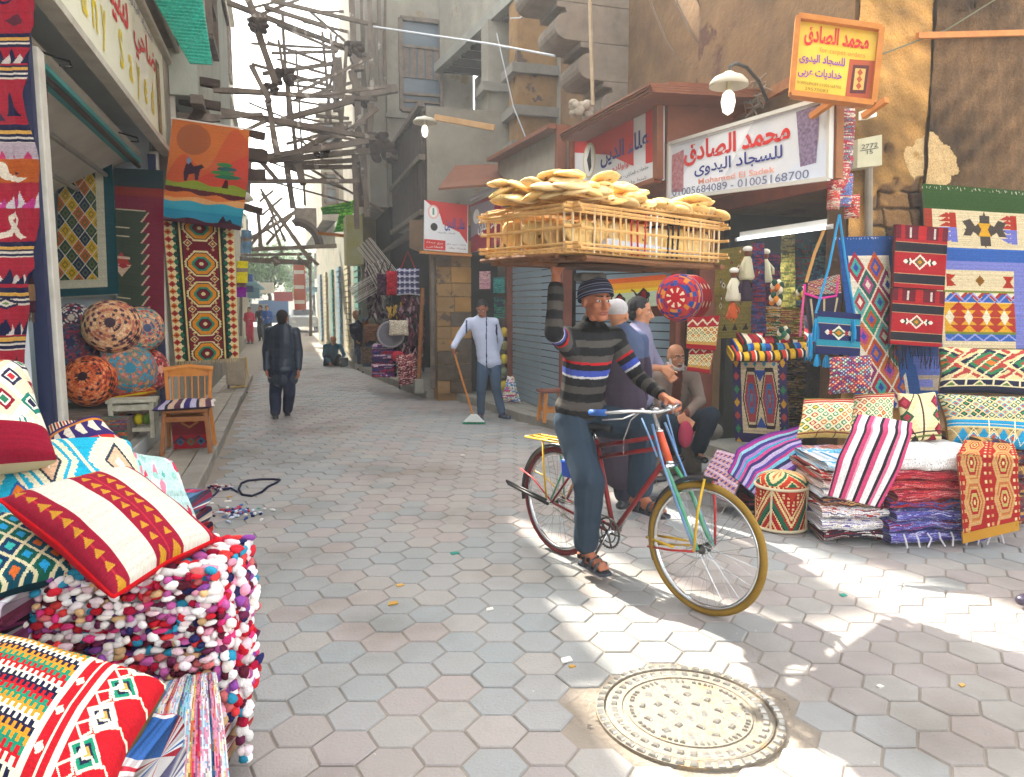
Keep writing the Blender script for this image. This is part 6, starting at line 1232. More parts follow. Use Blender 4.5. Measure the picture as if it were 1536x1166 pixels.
def lamp(u,v,D,R,arm,lit,label,armm,drop=.11):
 c0=onD(u,v,D);o=empty('street_lamp',c0,label,'lamp')
 b=MB();b.lathe([(.03,.10),(.05,.085),(R*.75,.06),(R,.02),(R*1.02,-.01),(R*.96,-.01),(R*.7,.04),(.03,.07)],c0,24);b.build('shade',mat('enamel_shade','c8c4b4',.4,noise=(8,'a39a84',.5)),o,smooth=True)
 b=MB();b.tube([c0+Vector((0,0,.09)),c0+Vector((0,0,-.06))],.022,8);b.build('socket',MATS['meter_cream'],o)
 b=MB();b.lathe([(.002,-.10-drop*1.15),(.04,-.09-drop),(.056,-.06-drop*.6),(.045,-.05-drop*.15),(.02,-.04),(.018,-.02)],c0,16);b.build('bulb',M['bulb'],o,smooth=True)
 b=MB()
 if len(arm)==2:b.bar(arm[0],arm[1],.05,.09)
 else:b.tube(arm,.014,8)
 b.build('arm',armm,o);return o
lamp(1093,128,5.9,.145,[onD(1093,122,5.9),onD(1095,100,5.9),onD(1104,95,5.92),onD(1120,101,6.0),onD(1138,122,6.2),onD(1150,150,6.5)],True,'enamel lamp with a white bulb on a curved pipe between the two big signs',M['iron'])
lamp(637,184,12.2,.19,[onD(652,176,12.2),onD(742,192,12.0)],True,'enamel lamp on a pale wooden arm high over the far red sign',mat('pale_plank','c8a070',.7,noise=(8,'a8804e',.6)),.12)
lamp(369,300,10.6,.10,[onD(369,292,10.6),onD(366,280,10.6),onD(350,275,10.7)],True,'small lamp with a hanging bulb behind the orange tapestry',M['iron'],.10)
cm=mat('cable','8a7a68',.7);cw=mat('cable_white','c8ccd0',.6)
def cable(pts,r,m,label,name='cable',cat='cable'):
 P_=[]
 for i in range(len(pts)-1):
  for t in np.linspace(0,1,7)[:-1]:P_.append(pts[i].lerp(pts[i+1],t))
 P_.append(pts[-1]);b=MB();b.tube(P_,r,5);return tag(b.build(name,m),label,cat)
cable([onX(966,-20,4.0),onX(1000,62,4.3),onX(1022,95,4.5)],.012,cm,'slack cable reaching the wall left of the enamel lamp, longest of the three')
cable([onX(1010,-10,4.2),onX(1034,45,4.35),onX(1054,74,4.5)],.011,cm,'slack cable in the middle of the three above the brown hood')
cable([onX(1043,-10,4.3),onX(1062,42,4.5)],.010,cm,'short slack cable rightmost of the three above the brown hood')
cable([onX(1088,-10,4.4),onX(1108,40,4.5)],.008,cm,'thin cable running down the plaster toward the enamel lamp')
cable([onX(1045,128,4.4),onX(1120,70,4.4),onX(1205,5,4.4)],.006,cm,'straight thin wire rising to the right over the plaster wall')
cable([onD(560,40,16.0),onD(640,52,14),onD(735,66,12),onD(832,84,10.4)],.018,cw,'pale rope stretched from the scaffolding to the carved brackets')
cable([onD(765,28,12),onD(780,27,12),onD(792,18,12),onD(800,0,12)],.012,cw,'curled white wire on the edge of the upper floor')
cable([onD(745,50,12.8),onD(770,160,12.6),onD(790,210,12.4)],.010,cw,'faint wire hanging under the upper floor')
cable([onY(1500,-5,4.84),onY(1420,45,4.84),onY(1380,60,4.84),onY(1300,90,4.8),onY(1260,130,4.7)],.006,mat('wire_green','6a6a50',.7),'thin green wire crossing the rough wall to the yellow sign')
cable([onD(884,-20,8.3),onD(889,158,8.3)],.022,mat('bamboo','b8a488',.7,noise=(8,'8a7658',.6)),'pale pole hanging down in front of the carved brackets','hanging_pole','pole')
b=MB();c0=onD(872,163,8.35)
for j in range(14):t=j*1.3;b.ell(c0+Vector((math.cos(t)*.09,math.sin(t)*.04,math.sin(t*1.7)*.05)),.06,.05,.045,9,6,M=Matrix.Rotation(t,3,'X'))
tag(b.build('tied_bundle',mat('bundle_cloth','b0a494',.9,noise=(14,'857868',.8),bump=.6,bscale=30),smooth=True),'knotted grey cloth bundle tied at the foot of the hanging pole','bundle')
b=MB();b.bar(onY(1376,54,4.83),onY(1600,48,4.83),.03,.045);tag(b.build('wall_batten',M['wood_orange']),'orange wooden batten nailed across the dark wall at the top right','batten')
b=MB();b.bar(onX(1070,190,4.24),onX(1190,122,4.24),.06,.09);tag(b.build('wall_beam',M['wood']),'rough brown beam on the wall behind the white banner','beam')
b=MB();r_=random.Random(6);c0=onX(1137,140,4.2)
for k in range(26):a_=c0+Vector((0,r_.uniform(-.14,.14),r_.uniform(-.14,.12)));b.tube([a_,a_+Vector((-.05,r_.uniform(-.1,.1),r_.uniform(-.06,.06))),a_+Vector((0,r_.uniform(-.12,.12),r_.uniform(-.14,.05)))],.007,4)
tag(b.build('wire_tangle',cm),'tangle of old wires where the lamp pipe meets the wall','wires')
b=MB();q0,q1=onX(752,268,3.42),onX(850,226,3.42);b.bar(q0,q1,.12,.5);fo=b.build('fascia',mat('fascia_pale','b0a898',.6,noise=(5,'8a8272',.6)));tag(fo,'pale board fascia over the first roller shutter','fascia')
b=MB();b.bar(q0+Vector((-.1,0,.28)),q1+Vector((-.1,0,.28)),.3,.05);b.bar(q1+Vector((-.08,0,-.3)),q1+Vector((-.08,0,.3)),.1,.12);b.build('frame',wb,fo)
# ================================================================ TIMBER PROPS ACROSS THE STREET
def C5(x,y):return 340+x*.2214,y*.2214
def C6(x,y):return 340+x*.2214,230+y*.2214
tm=mat('prop_timber','86786b',.9,noise=(3,'544a42',.8),bump=.5,bscale=20,wear=(2.2,'b0a698',.60))
sc=empty('timber_scaffolding',(.5,16,0),'tangle of rough weathered timber props braced across the street between the houses','scaffolding')
r_=random.Random(12)
def beam(a,b_,w_,Y0,Y1=None,par=None,m=None):
 Y1=Y0 if Y1 is None else Y1;p_,q_=onY(*a,Y0),onY(*b_,Y1);ww=w_*.2214*(Y0+Y1)/2/FPX*.7
 bb=MB();n=4;P_=[p_.lerp(q_,k/n)+Vector((r_.uniform(-1,1),0,r_.uniform(-1,1)))*ww*.06 for k in range(n+1)]
 d=(q_-p_).normalized();rgt=d.cross(Vector((0,1,0))).normalized();rings=[]
 for i,c_ in enumerate(P_):
  s_=ww*.5*r_.uniform(.88,1.08);y_=Vector((0,1,0))*s_;x_=rgt*s_;rings+=[c_-x_-y_,c_+x_-y_,c_+x_+y_,c_-x_+y_]
 fs=[(0,1,2,3),(4*n+3,4*n+2,4*n+1,4*n)]+[(4*i+k,4*i+4+k,4*i+4+(k+1)%4,4*i+(k+1)%4)for i in range(n)for k in range(4)]
 bb.add(rings,fs);return bb.build('beam',m or tm,par or sc)
UP=[((0,15),(830,335),42,14.5,17),((250,45),(680,185),36,15,16),((300,5),(1040,180),34,15,17.4),((130,-30),(215,160),58,14.5),((190,150),(330,560),60,14.5,14.8),((165,440),(290,690),45,13.8),((280,680),(345,1060),55,14),((-60,615),(1020,672),36,14,16.6),((-40,752),(1090,952),46,13.6,16.2),((300,362),(750,350),24,17),((240,502),(730,430),32,16),((440,555),(740,520),20,18),((440,578),(740,612),20,18),((350,270),(382,470),24,16),((400,470),(470,1020),36,16),((845,-30),(870,640),50,17),((912,-30),(925,640),26,17.2),((965,-30),(985,640),44,17.1),((1030,-30),(1045,610),34,17.0),((1075,-30),(1068,590),22,17.2),((370,812),(860,680),46,15.5),((480,1030),(840,840),46,15.5),((700,990),(1020,735),40,16),((885,690),(915,1400),52,16.3),((600,785),(830,805),28,17.5),((150,1085),(960,955),50,15),((290,1092),(970,1022),46,15.3),((420,1112),(900,1085),36,15.6),((420,1140),(900,1130),38,15.7),((900,640),(1150,600),70,16.5),((980,700),(970,930),50,16.4),((1080,1050),(1420,1110),44,15.9,16.5),((750,390),(775,640),60,16.6),((730,440),(740,760),40,17),((560,470),(730,520),20,18),((340,400),(730,520),18,18.5),((850,300),(900,480),90,16.6),((840,480),(900,640),60,16.7),((900,360),(980,390),34,16.8),((440,680),(700,720),18,18),((440,930),(740,980),16,18.5),((720,860),(830,900),40,17)]
for t in UP:beam(C5(*t[0]),C5(*t[1]),t[2],*t[3:])
r2=random.Random(77)
for k in range(22):
 v0=r2.uniform(10,300);beam((r2.uniform(368,470),v0),(r2.uniform(500,600),v0+r2.uniform(-70,70)),r2.uniform(14,26),r2.uniform(15,22))
for k in range(9):u_=r2.uniform(395,590);beam((u_,r2.uniform(-20,90)),(u_+r2.uniform(-18,18),r2.uniform(180,330)),r2.uniform(16,30),r2.uniform(15.5,22))
for t in[((150,190),(900,190),36,15.2),((400,40),(450,372),52,15.4),((862,-20),(885,512),46,15.6),((920,-20),(950,432),52,15.8),((200,20),(340,180),40,15.2),((480,80),(520,220),60,15.3),((150,0),(140,330),50,14.6),((100,160),(240,130),44,14.4)]:beam(C6(*t[0]),C6(*t[1]),t[2],*t[3:])
for k,(x,y,Y_,s_)in enumerate([(215,170,14.4,.28),(390,520,15.9,.36),(860,330,16.5,.34),(900,680,16.5,.3),(1020,960,16.0,.42),(1060,1030,16,.45),(300,600,14.2,.22),(640,1020,15.1,.26)]):
 c0=onY(*C5(x,y),Y_);b=MB()
 for j in range(9):t=j*1.9;b.ell(c0+Vector((math.cos(t)*s_*.4,0,math.sin(t*1.3)*s_*.3)),s_*.28,s_*.25,s_*.2,8,6,M=Matrix.Rotation(t,3,'Y'))
 b.build('rag_knot',M['timber_dark'],sc,smooth=True)
fr=empty('timber_archway',(0,26,0),'ramshackle timber platform with crossed struts over the street beyond the first scaffolding','scaffolding')
for t in[((240,270),(580,745),36,25),((212,380),(232,645),34,25.5),((110,610),(470,395),32,26),((100,655),(745,628),34,25),((100,692),(575,682),24,25.3),((120,722),(560,742),46,25.4),((565,700),(570,1240),26,27),((100,700),(95,1240),26,27),((300,430),(380,690),26,26),((270,620),(440,420),26,26.5),((150,640),(330,420),26,26),((230,240),(400,600),24,26.3),((500,640),(620,760),30,25.5),((320,700),(350,760),70,25.5),((480,700),(570,790),26,25.3),((220,330),(320,250),20,26),((240,420),(380,300),20,26),((250,500),(330,560),24,25.5)]:beam(C6(*t[0]),C6(*t[1]),t[2],*t[3:],par=fr)
A_=[onY(*C6(455,480),26)]+[onY(*C6(455+175*math.sin(a),640-175*math.cos(a)),26)for a in np.linspace(.1,1.5,9)]
b=MB();b.tube(A_,.16,6);b.build('arch_rib',M['timber_dark'],fr)
p_,q_=onY(*C6(455,370),26.2),onY(*C6(610,500),26.2);b=MB();b.box(p_.x,q_.x,26.1,26.3,q_.z,p_.z);b.build('boarding',M['timber'],fr)
orl=building('pale oriel with dark boarded side jutting out over the bag shop',(2.6,15,3.6))
for k in range(9):
 y0=13.2+k*.42;b=MB();b.box(2.36,2.44,y0,y0+.39,3.3,5.0+.04*(k%3));b.build('plank',M['timber_dark'],orl)
b=MB();b.box(2.46,4.3,13.2,17.0,3.25,5.1);b.build('core',M['plaster_grey'],orl)
for z in(3.25,4.2,5.1):ledge(orl,(2.36,13.1),(2.36,17.0),z,.06,.1,M['timber'])
olh=empty('old_boarding',(-1.0,11,3),'dark old boards and joists under the left house behind the orange tapestry','boarding')
for k,(u0,v0,u1,v1,w_,m_)in enumerate([(268,118,330,128,70,M['timber_dark']),(268,150,330,160,70,M['timber_dark']),(266,175,330,178,60,M['timber']),(320,135,392,138,40,M['timber']),(300,178,395,172,34,M['timber']),(372,200,398,206,60,M['timber_dark']),(372,232,402,236,110,M['timber_dark']),(370,262,398,262,90,M['timber_dark']),(366,310,394,318,60,M['timber_dark']),(360,200,398,182,30,M['timber'])]):o_=beam((u0,v0),(u1,v1),w_,10.9,par=olh,m=m_);o_.name='board'
# ================================================================ PEOPLE
def frame(d,up=(0,0,1)):
 d=Vector(d).normalized();u=Vector(up);r=d.cross(u)
 if r.length<.05:r=d.cross(Vector((0,1,0)))
 r.normalize();return d,r,r.cross(d).normalized()
def capsule(mb,p,q,r0,r1,n=12,flat=None):
 """tapered round-ended limb; flat=(direction, factor) squashes the section"""
 p=Vector(p);q=Vector(q);d,x,y=frame(q-p);prof=[]
 for k in range(4):a=math.pi/2*(k/4);prof.append((p-d*r0*math.cos(a),r0*math.sin(a)+1e-4))
 L=(q-p).length
 for k in range(5):t=k/4;prof.append((p.lerp(q,t),r0+(r1-r0)*t))
 for k in range(1,5):a=math.pi/2*(k/4);prof.append((q+d*r1*math.sin(a),r1*math.cos(a)+1e-4))
 vs=[]
 for c_,r in prof:
  for k in range(n):
   o=x*math.cos(2*math.pi*k/n)*r+y*math.sin(2*math.pi*k/n)*r
   if flat:f=Vector(flat[0]);o-=f*o.dot(f)*(1-flat[1])
   vs.append(c_+o)
 m=len(prof);fs=[(i*n+k,i*n+(k+1)%n,(i+1)*n+(k+1)%n,(i+1)*n+k)for i in range(m-1)for k in range(n)]
 fs+=[tuple(reversed(range(n))),tuple(range((m-1)*n,m*n))];mb.add(vs,fs)
def ellip(mb,c,r,M):mb.ell(c,r[0],r[1],r[2],16,12,M=M)
DG=[0]
def fuse(mb,vox,smooth=3,wr=0.,k=22,seed=0,name='body',fold=None):
 """weld overlapping volumes into one continuous skin"""
 me=mb.mesh(name);o=bpy.data.objects.new(name,me);COL.objects.link(o)
 m=o.modifiers.new('r','REMESH');m.mode='VOXEL';m.voxel_size=vox
 s=o.modifiers.new('s','SMOOTH');s.factor=.7;s.iterations=smooth
 dg=bpy.context.evaluated_depsgraph_get();dg.update();r=bpy.data.meshes.new_from_object(o.evaluated_get(dg));bpy.data.objects.remove(o);bpy.data.meshes.remove(me)
 n=len(r.vertices)
 if wr:
  V=np.empty(n*3,dtype=np.float32);N=np.empty(n*3,dtype=np.float32);r.vertices.foreach_get('co',V);r.vertices.foreach_get('normal',N);V=V.reshape(-1,3).astype(float);N=N.reshape(-1,3)
  w_=abs(sines(V*np.array([1,1,.8]),k,seed,4))+.5*sines(V,k*2.3,seed+1,4)
  V=V+N*(w_*wr)[:,None];r.vertices.foreach_set('co',V.astype(np.float32).ravel())
 r.polygons.foreach_set('use_smooth',np.ones(len(r.polygons),bool));r.update();r.name=name;return r
def centers(me):
 n=len(me.polygons);C_=np.empty(n*3,dtype=np.float32);me.polygons.foreach_get('center',C_);return C_.reshape(-1,3).astype(float)
def segdist(P,a,b):
 a=np.array(list(a));b=np.array(list(b));d=b-a;t=np.clip(((P-a)@d)/(d@d),0,1);return np.linalg.norm(P-(a+t[:,None]*d),axis=1),t
HAIRM={}
def person(label,j,face,s=1.,skin='skin',top=None,bottom=None,hair=None,shoes='1d1d20',vox=.012,hands=None,lean=None,group=None,cap=None,beard=None,wr=.004,facing=None,robe=None,sandals=False,fold=10):
 """j: joints; face: direction the face looks; top/bottom: dict(col, r, paint)"""
 base=Vector(((j['anL'].x+j['anR'].x)/2,(j['anL'].y+j['anR'].y)/2,0));o=empty('person',base,label,'person',group)
 fc=Vector(face).normalized();ff=Vector(facing if facing is not None else(face[0],face[1],0)).normalized();rt=ff.cross(Vector((0,0,1))).normalized()
 spine=(j['neck']-j['pelvis']).normalized();MT=Matrix((rt,spine.cross(rt).normalized()*-1,spine)).transposed()
 ch=j['pelvis'].lerp(j['neck'],.70);wa=j['pelvis'].lerp(j['neck'],.33)
 b=MB();e=.012*s
 def torso(b,g,gd):
  for t,w_,d_ in((-.02,.155,.112),(.12,.15,.108),(.28,.142,.10),(.44,.145,.102),(.60,.155,.108),(.76,.160,.105),(.88,.145,.09)):ellip(b,j['pelvis'].lerp(j['neck'],t),(w_*s+g,d_*s+gd,(.11 if t<.1 or t>.8 else .2)*s),MT)
 torso(b,0,0)
 capsule(b,j['shL'],j['shR'],.058*s,.058*s);capsule(b,j['neck']-spine*.05*s,j['head']-spine*.02*s,.056*s,.052*s)
 for S_ in 'LR':
  capsule(b,j['sh'+S_],j['el'+S_],.048*s,.038*s);capsule(b,j['el'+S_],j['wr'+S_],.038*s,.025*s)
  capsule(b,j['hip'+S_],j['kn'+S_],.078*s,.052*s);capsule(b,j['kn'+S_],j['an'+S_],.052*s,.034*s)
  toe=j['toe'+S_];d,x,y=frame(toe-j['an'+S_]);sole=j['an'+S_]+Vector((0,0,-.045*s));bk=sole-Vector((d.x,d.y,0)).normalized()*.035*s
  capsule(b,bk,toe,.032*s,.030*s);capsule(b,j['an'+S_],sole.lerp(toe,.5),.036*s,.03*s)
  for q in(-1,0,1):
   if sandals:capsule(b,toe+x*q*.022*s,toe+x*q*.026*s+Vector((d.x,d.y,0))*.028*s-Vector((0,0,.012*s)),.014*s,.010*s)
  hd=(hands or{}).get(S_,{});wd=(j['wr'+S_]-j['el'+S_]).normalized();hdir=Vector(hd.get('dir',wd)).normalized();pn=Vector(hd.get('palm',rt*(1 if S_=='L' else-1)));pn=(pn-hdir*pn.dot(hdir)).normalized();sd=hdir.cross(pn).normalized()*(1 if S_=='R' else-1);curl=hd.get('curl',.5)
  w0=j['wr'+S_];pc=w0+hdir*.085*s
  for q in(-1.5,-.5,.5,1.5):capsule(b,w0+hdir*.02*s+sd*q*.011*s,pc+sd*q*.019*s,.019*s,.0135*s,10)
  for q,L in((-1.5,.062),(-.5,.074),(.5,.080),(1.5,.070)):
   a0=pc+sd*q*.020*s;d1=(hdir*math.cos(curl)+pn*math.sin(curl)+sd*q*.05).normalized();a1=a0+d1*L*.5*s;d2=(hdir*math.cos(curl*2.1)+pn*math.sin(curl*2.1)).normalized();a2=a1+d2*L*.55*s
   capsule(b,a0,a1,.0095*s,.0085*s,8);capsule(b,a1,a2,.0085*s,.0068*s,8)
  t0=w0+hdir*.03*s+sd*.026*s;t1=t0+(hdir*.6+sd*.7+pn*.3).normalized()*.045*s;capsule(b,t0,t1,.014*s,.0105*s,8);capsule(b,t1,t1+(hdir*.85+pn*.5).normalized()*.035*s,.0105*s,.008*s,8)
 f,r_,u_=frame(fc);H=j['head'];MH=Matrix((r_,f,u_)).transposed();g=s
 ellip(b,H+u_*.03*g-f*.012*g,(.076*g,.094*g,.090*g),MH);ellip(b,H+f*.022*g-u_*.035*g,(.060*g,.068*g,.080*g),MH)
 ellip(b,H+f*.060*g-u_*.088*g,(.030*g,.026*g,.022*g),MH);capsule(b,H+f*.030*g-u_*.085*g-r_*.04*g,H+f*.030*g-u_*.085*g+r_*.04*g,.022*g,.022*g)
 capsule(b,H+f*.086*g+u_*.012*g,H+f*.110*g-u_*.030*g,.010*g,.0145*g);
 for q in(-1,1):
  ellip(b,H+f*.100*g-u_*.034*g+r_*q*.012*g,(.010*g,.010*g,.009*g),MH);capsule(b,H+f*.084*g+u_*.028*g+r_*q*.012*g,H+f*.070*g+u_*.028*g+r_*q*.046*g,.011*g,.010*g)
  ellip(b,H+f*.062*g-u_*.018*g+r_*q*.040*g,(.020*g,.018*g,.016*g),MH);ellip(b,H-f*.005*g-u_*.004*g+r_*q*.078*g,(.010*g,.020*g,.032*g),MH)
 capsule(b,H+f*.086*g-u_*.060*g-r_*.020*g,H+f*.086*g-u_*.060*g+r_*.020*g,.0085*g,.0085*g)
 body=fuse(b,min(vox,.0065)if vox<.01 else vox,2 if vox<.01 else 1,name='body');sk=M[skin];link('body',body,o,sk)
 def part(nm,mb,m,sm=True):x=mb.build(nm,m,o,smooth=sm);return x
 if vox<.02:
  b=MB();b2=MB();b3=MB()
  for q in(-1,1):
   ec=H+f*.079*g+u_*.006*g+r_*q*.030*g;b.ell(ec-f*.002,.0125*g,.0085*g,.007*g,10,7,M=MH,c='e0d8d0');b2.ell(ec+f*.0055*g,.0055*g,.004*g,.006*g,8,5,M=MH,c='1a1210')
   capsule(b3,H+f*.094*g+u_*.032*g+r_*q*.014*g,H+f*.080*g+u_*.034*g+r_*q*.048*g,.0055*g,.0035*g,6)
  part('eyes',b,M['col']);part('pupils',b2,M['col']);part('eyebrows',b3,mat('brow_dark','1c1512',.9))
  b=MB();capsule(b,H+f*.091*g-u_*.0565*g-r_*.019*g,H+f*.091*g-u_*.0565*g+r_*.019*g,.0055*g,.0055*g,6);capsule(b,H+f*.089*g-u_*.067*g-r_*.015*g,H+f*.089*g-u_*.067*g+r_*.015*g,.006*g,.006*g,6);part('lips',b,mat('lip','7a3a30',.5))
 if hair:
  hm_=mat('hair_'+hair,hair,.8,noise=(60,'0c0a0a' if hair<'5' else '8a8a8a',.5),bump=.6,bscale=160);b=MB()
  ellip(b,H+u_*.042*g-f*.022*g,(.080*g,.094*g,.086*g),MH);ellip(b,H-f*.052*g-u_*.01*g,(.066*g,.05*g,.07*g),MH)
  me=fuse(b,max(.007,vox*.8),1,.003,60,3,'hair');link('hair',me,o,hm_)
 if hair is None and cap is None:
  b=MB();ellip(b,H-f*.045*g-u_*.015*g,(.076*g,.058*g,.048*g),MH);link('hair',fuse(b,max(.007,vox*.8),1,.002,60,3,'hair'),o,mat('hair_grey','5a5550',.9,noise=(60,'2a2624',.6),bump=.5,bscale=150))
 if beard:
  b=MB();capsule(b,H+f*.040*g-u_*.085*g-r_*.05*g,H+f*.074*g-u_*.100*g,.022*g,.018*g);capsule(b,H+f*.040*g-u_*.085*g+r_*.05*g,H+f*.074*g-u_*.100*g,.022*g,.018*g);capsule(b,H+f*.098*g-u_*.047*g-r_*.022*g,H+f*.098*g-u_*.047*g+r_*.022*g,.006*g,.006*g)
  for q in(-1,1):capsule(b,H+f*.012*g-u_*.02*g+r_*q*.066*g,H+f*.03*g-u_*.08*g+r_*q*.056*g,.014*g,.016*g)
  link('beard',fuse(b,.006,1,.002,70,2,'beard'),o,mat('beard_'+beard,beard,.95,bump=.5,bscale=150))
 if cap:cap(o,H,f,r_,u_,g)
 if top:
  e=top.get('e',.014)*s;b=MB();sl_=top.get('sleeve',1.)
  torso(b,e*.9,e*.9)
  hem=j['pelvis']-spine*top.get('hem',.02)*s
  if top.get('hem',.02)>.0:ellip(b,hem+spine*.08*s,(.168*s+e*.5,.128*s,.10*s),MT)
  if top.get('skirt'):
   for q in range(7):
    a0=j['pelvis']+rt*(q-3)*.035*s;capsule(b,a0,a0+top['skirt']+rt*(q-3)*.012*s,.12*s-abs(q-3)*.012*s,.125*s-abs(q-3)*.015*s)
  capsule(b,j['shL'],j['shR'],.072*s,.072*s);capsule(b,j['neck']-spine*.06*s,j['neck']+spine*top.get('collar',.02)*s,.075*s,.064*s)
  for S_ in 'LR':
   capsule(b,j['sh'+S_],j['el'+S_],.060*s+e*.4,.045*s+e*.3);w2=j['el'+S_].lerp(j['wr'+S_],sl_*.96);capsule(b,j['el'+S_],w2,.045*s+e*.3,.036*s+e*.3)
  if top.get('gusset'):capsule(b,j['shR'].lerp(j['elR'],.6),j['pelvis'].lerp(j['neck'],.70)+rt*.09,.05,.06)
  me=fuse(b,max(vox*.85,.0052),top.get('sm',6),wr*.9 if top.get('wr')is None else top['wr'],top.get('k',20),5,'shirt');C_=centers(me)
  setcol(me,top['paint'](C_,j)if 'paint' in top else hx(top['col']));link(top.get('name','shirt'),me,o,mat(top.get('mat','knit'),attr=True,rough=top.get('rough',.9),spec=top.get('spec',.1),bump=top.get('bump',.15),bscale=120))
 if bottom:
  e=bottom.get('e',.014)*s;b=MB();ellip(b,j['pelvis']-spine*.01,(.165*s+e*.3,.122*s,.11*s),MT)
  for S_ in 'LR':
   h_,k_,a_=j['hip'+S_],j['kn'+S_],j['an'+S_];a2=k_.lerp(a_,bottom.get('len',.88));capsule(b,h_,k_,.090*s+e*.5,.064*s+e);capsule(b,k_,a2,.064*s+e,.050*s+e)
  me=fuse(b,max(vox,.007),2,wr*1.3,24,9,'trousers');C_=centers(me);setcol(me,bottom['paint'](C_,j)if 'paint' in bottom else hx(bottom['col']));link('trousers',me,o,mat('trouser_cloth',attr=True,rough=.9,spec=.1,bump=.15,bscale=90))
 for S_ in 'LR':
  toe=j['toe'+S_];an=j['an'+S_];d,x,y=frame(toe-an);fd=Vector((d.x,d.y,0)).normalized();sole=an+Vector((0,0,-.05*s));b=MB()
  if sandals:
   sm_=mat('sandal_leather','3a3f4a',.45,noise=(20,'22252c',.5));z0=min(sole.z,toe.z)-.026*s;pts=[]
   xs=fd.cross(Vector((0,0,1)))
   for t,w_ in((-.05,.022),(-.03,.034),(.04,.032),(.12,.042),(.18,.040),(.205,.024)):pts.append((t,w_))
   A=[(sole+fd*t*s+xs*w_*s)for t,w_ in pts]+[(sole+fd*t*s-xs*w_*s)for t,w_ in reversed(pts)];n_=len(A)
   b.add([(p_.x,p_.y,z0-.016*s)for p_ in A]+[(p_.x,p_.y,z0)for p_ in A],[tuple(reversed(range(n_))),tuple(range(n_,2*n_))]+[(i,(i+1)%n_,n_+(i+1)%n_,n_+i)for i in range(n_)])
   sh=b.build('sandal',sm_,o)
   for t,hh in((.02,.062),(.085,.058),(.135,.05)):
    bb=MB();bb.tube([sole+fd*t*s+xs*.040*s+Vector((0,0,z0-sole.z)),sole+fd*(t+.01)*s+xs*.034*s+Vector((0,0,z0-sole.z+hh*.75)),sole+fd*(t+.012)*s+Vector((0,0,z0-sole.z+hh)),sole+fd*(t+.01)*s-xs*.034*s+Vector((0,0,z0-sole.z+hh*.75)),sole+fd*t*s-xs*.040*s+Vector((0,0,z0-sole.z))],.009*s,6);bb.build('strap',sm_,sh,smooth=True)
  else:
   capsule(b,sole-fd*.035*s,toe+fd*.02,.042*s,.038*s,flat=((0,0,1),.8));capsule(b,an+Vector((0,0,.0)),sole.lerp(toe,.4),.045*s,.040*s);me=fuse(b,max(vox,.008),1,name='shoe');link('shoe',me,o,mat('shoe_'+shoes,shoes,.35,spec=.5))
 return o
def joints(D,px,**o):
 """px: name -> (u, v, extra depth)"""
 return{k:onD(v[0],v[1],D+v[2])for k,v in px.items()}
def mid(j):
 return j
def beanie(cols):
 def f_(o,H,f,r,u,g):
  n,m=64,40;V=[];C_=[]
  MH=Matrix((r,f,u)).transposed();tilt=Matrix.Rotation(.30,3,r)
  for i in range(m+1):
   t=i/m;a=t*math.pi*.55
   for k in range(n):p=Vector((math.cos(2*math.pi*k/n)*math.sin(a)*.092,math.sin(2*math.pi*k/n)*math.sin(a)*.108,math.cos(a)*.108))*g;V.append(tuple(H+tilt@(MH@p)+u*.036*g-f*.008*g))
  F=[(i*n+k,(i+1)*n+k,(i+1)*n+(k+1)%n,i*n+(k+1)%n)for i in range(m)for k in range(n)]
  for i in range(m):C_+=[q3(cols[i%len(cols)])]*n
  me=npmesh('knit_cap',V,F,np.array(C_),True);x=link('knit_cap',me,o,M['cloth']);s_=x.modifiers.new('s','SOLIDIFY');s_.thickness=.008;s_.offset=1
 return f_
def skullcap(c_):
 def f_(o,H,f,r,u,g):
  b=MB();MH=Matrix((r,f,u)).transposed();ellip(b,H+u*.052*g-f*.018*g,(.083*g,.100*g,.078*g),MH);link('cap',fuse(b,.009,1,.002,40,1,'cap'),o,mat('cap_'+c_,c_,.95,noise=(40,'8a8a92',.4),bump=.4,bscale=120))
 return f_
# ================================================================ BICYCLE FRAME OF REFERENCE
BA=Vector((1.645,4.335,0));BH=Vector((.3347,-.9423,0));BR=Vector((-.9423,-.3347,0))
def B(s,z,o=0.):return BA+BH*s+BR*o+Vector((0,0,z))
def BV(u,v,o=0.):return onV(u,v,BA+BR*o,BR)
def sweater(C_,j):
 seq=[(0,'1f1f22'),(.045,'4a4744'),(.085,'1c1c1f'),(.135,'4a4745'),(.175,'a81a20'),(.190,'1e1c20'),(.225,'3a4a9a'),(.262,'b8b6b8'),(.275,'1c1b1e'),(.325,'45413e'),(.37,'1a191c'),(.42,'48433f'),(.47,'1b1a1c'),(.51,'3a3734'),(.55,'1c1b1e'),(.70,'1c1b1e')]
 sp=np.array(list((j['neck']-j['pelvis']).normalized()));nk=np.array(list(j['neck']));dT=-(C_-nk)@sp+.01
 best,tt=segdist(C_,j['pelvis'],j['neck']);best=best-.11;val=dT.copy()
 for S_ in 'LR':
  d1,t1=segdist(C_,j['sh'+S_],j['el'+S_]);d2,t2=segdist(C_,j['el'+S_],j['wr'+S_])
  L1=(j['el'+S_]-j['sh'+S_]).length;L2=(j['wr'+S_]-j['el'+S_]).length
  k=(d1-.05<best)&(t1>.12);val[k]=.06+t1[k]*L1;best=np.where(k,d1-.05,best)
  k=d2-.045<best;val[k]=.06+L1+t2[k]*L2;best=np.where(k,d2-.045,best)
 out=np.zeros((len(C_),3))
 v=np.where(val>.60,.3+(val-.6)%.25,val)
 for a,c_ in seq:out[v>=a]=q3(c_)
 return out
j=dict(pelvis=B(.19,.93),neck=B(.285,1.45),head=BV(894,453,.0),shL=B(.28,1.40,-.19),shR=B(.26,1.41,.19))
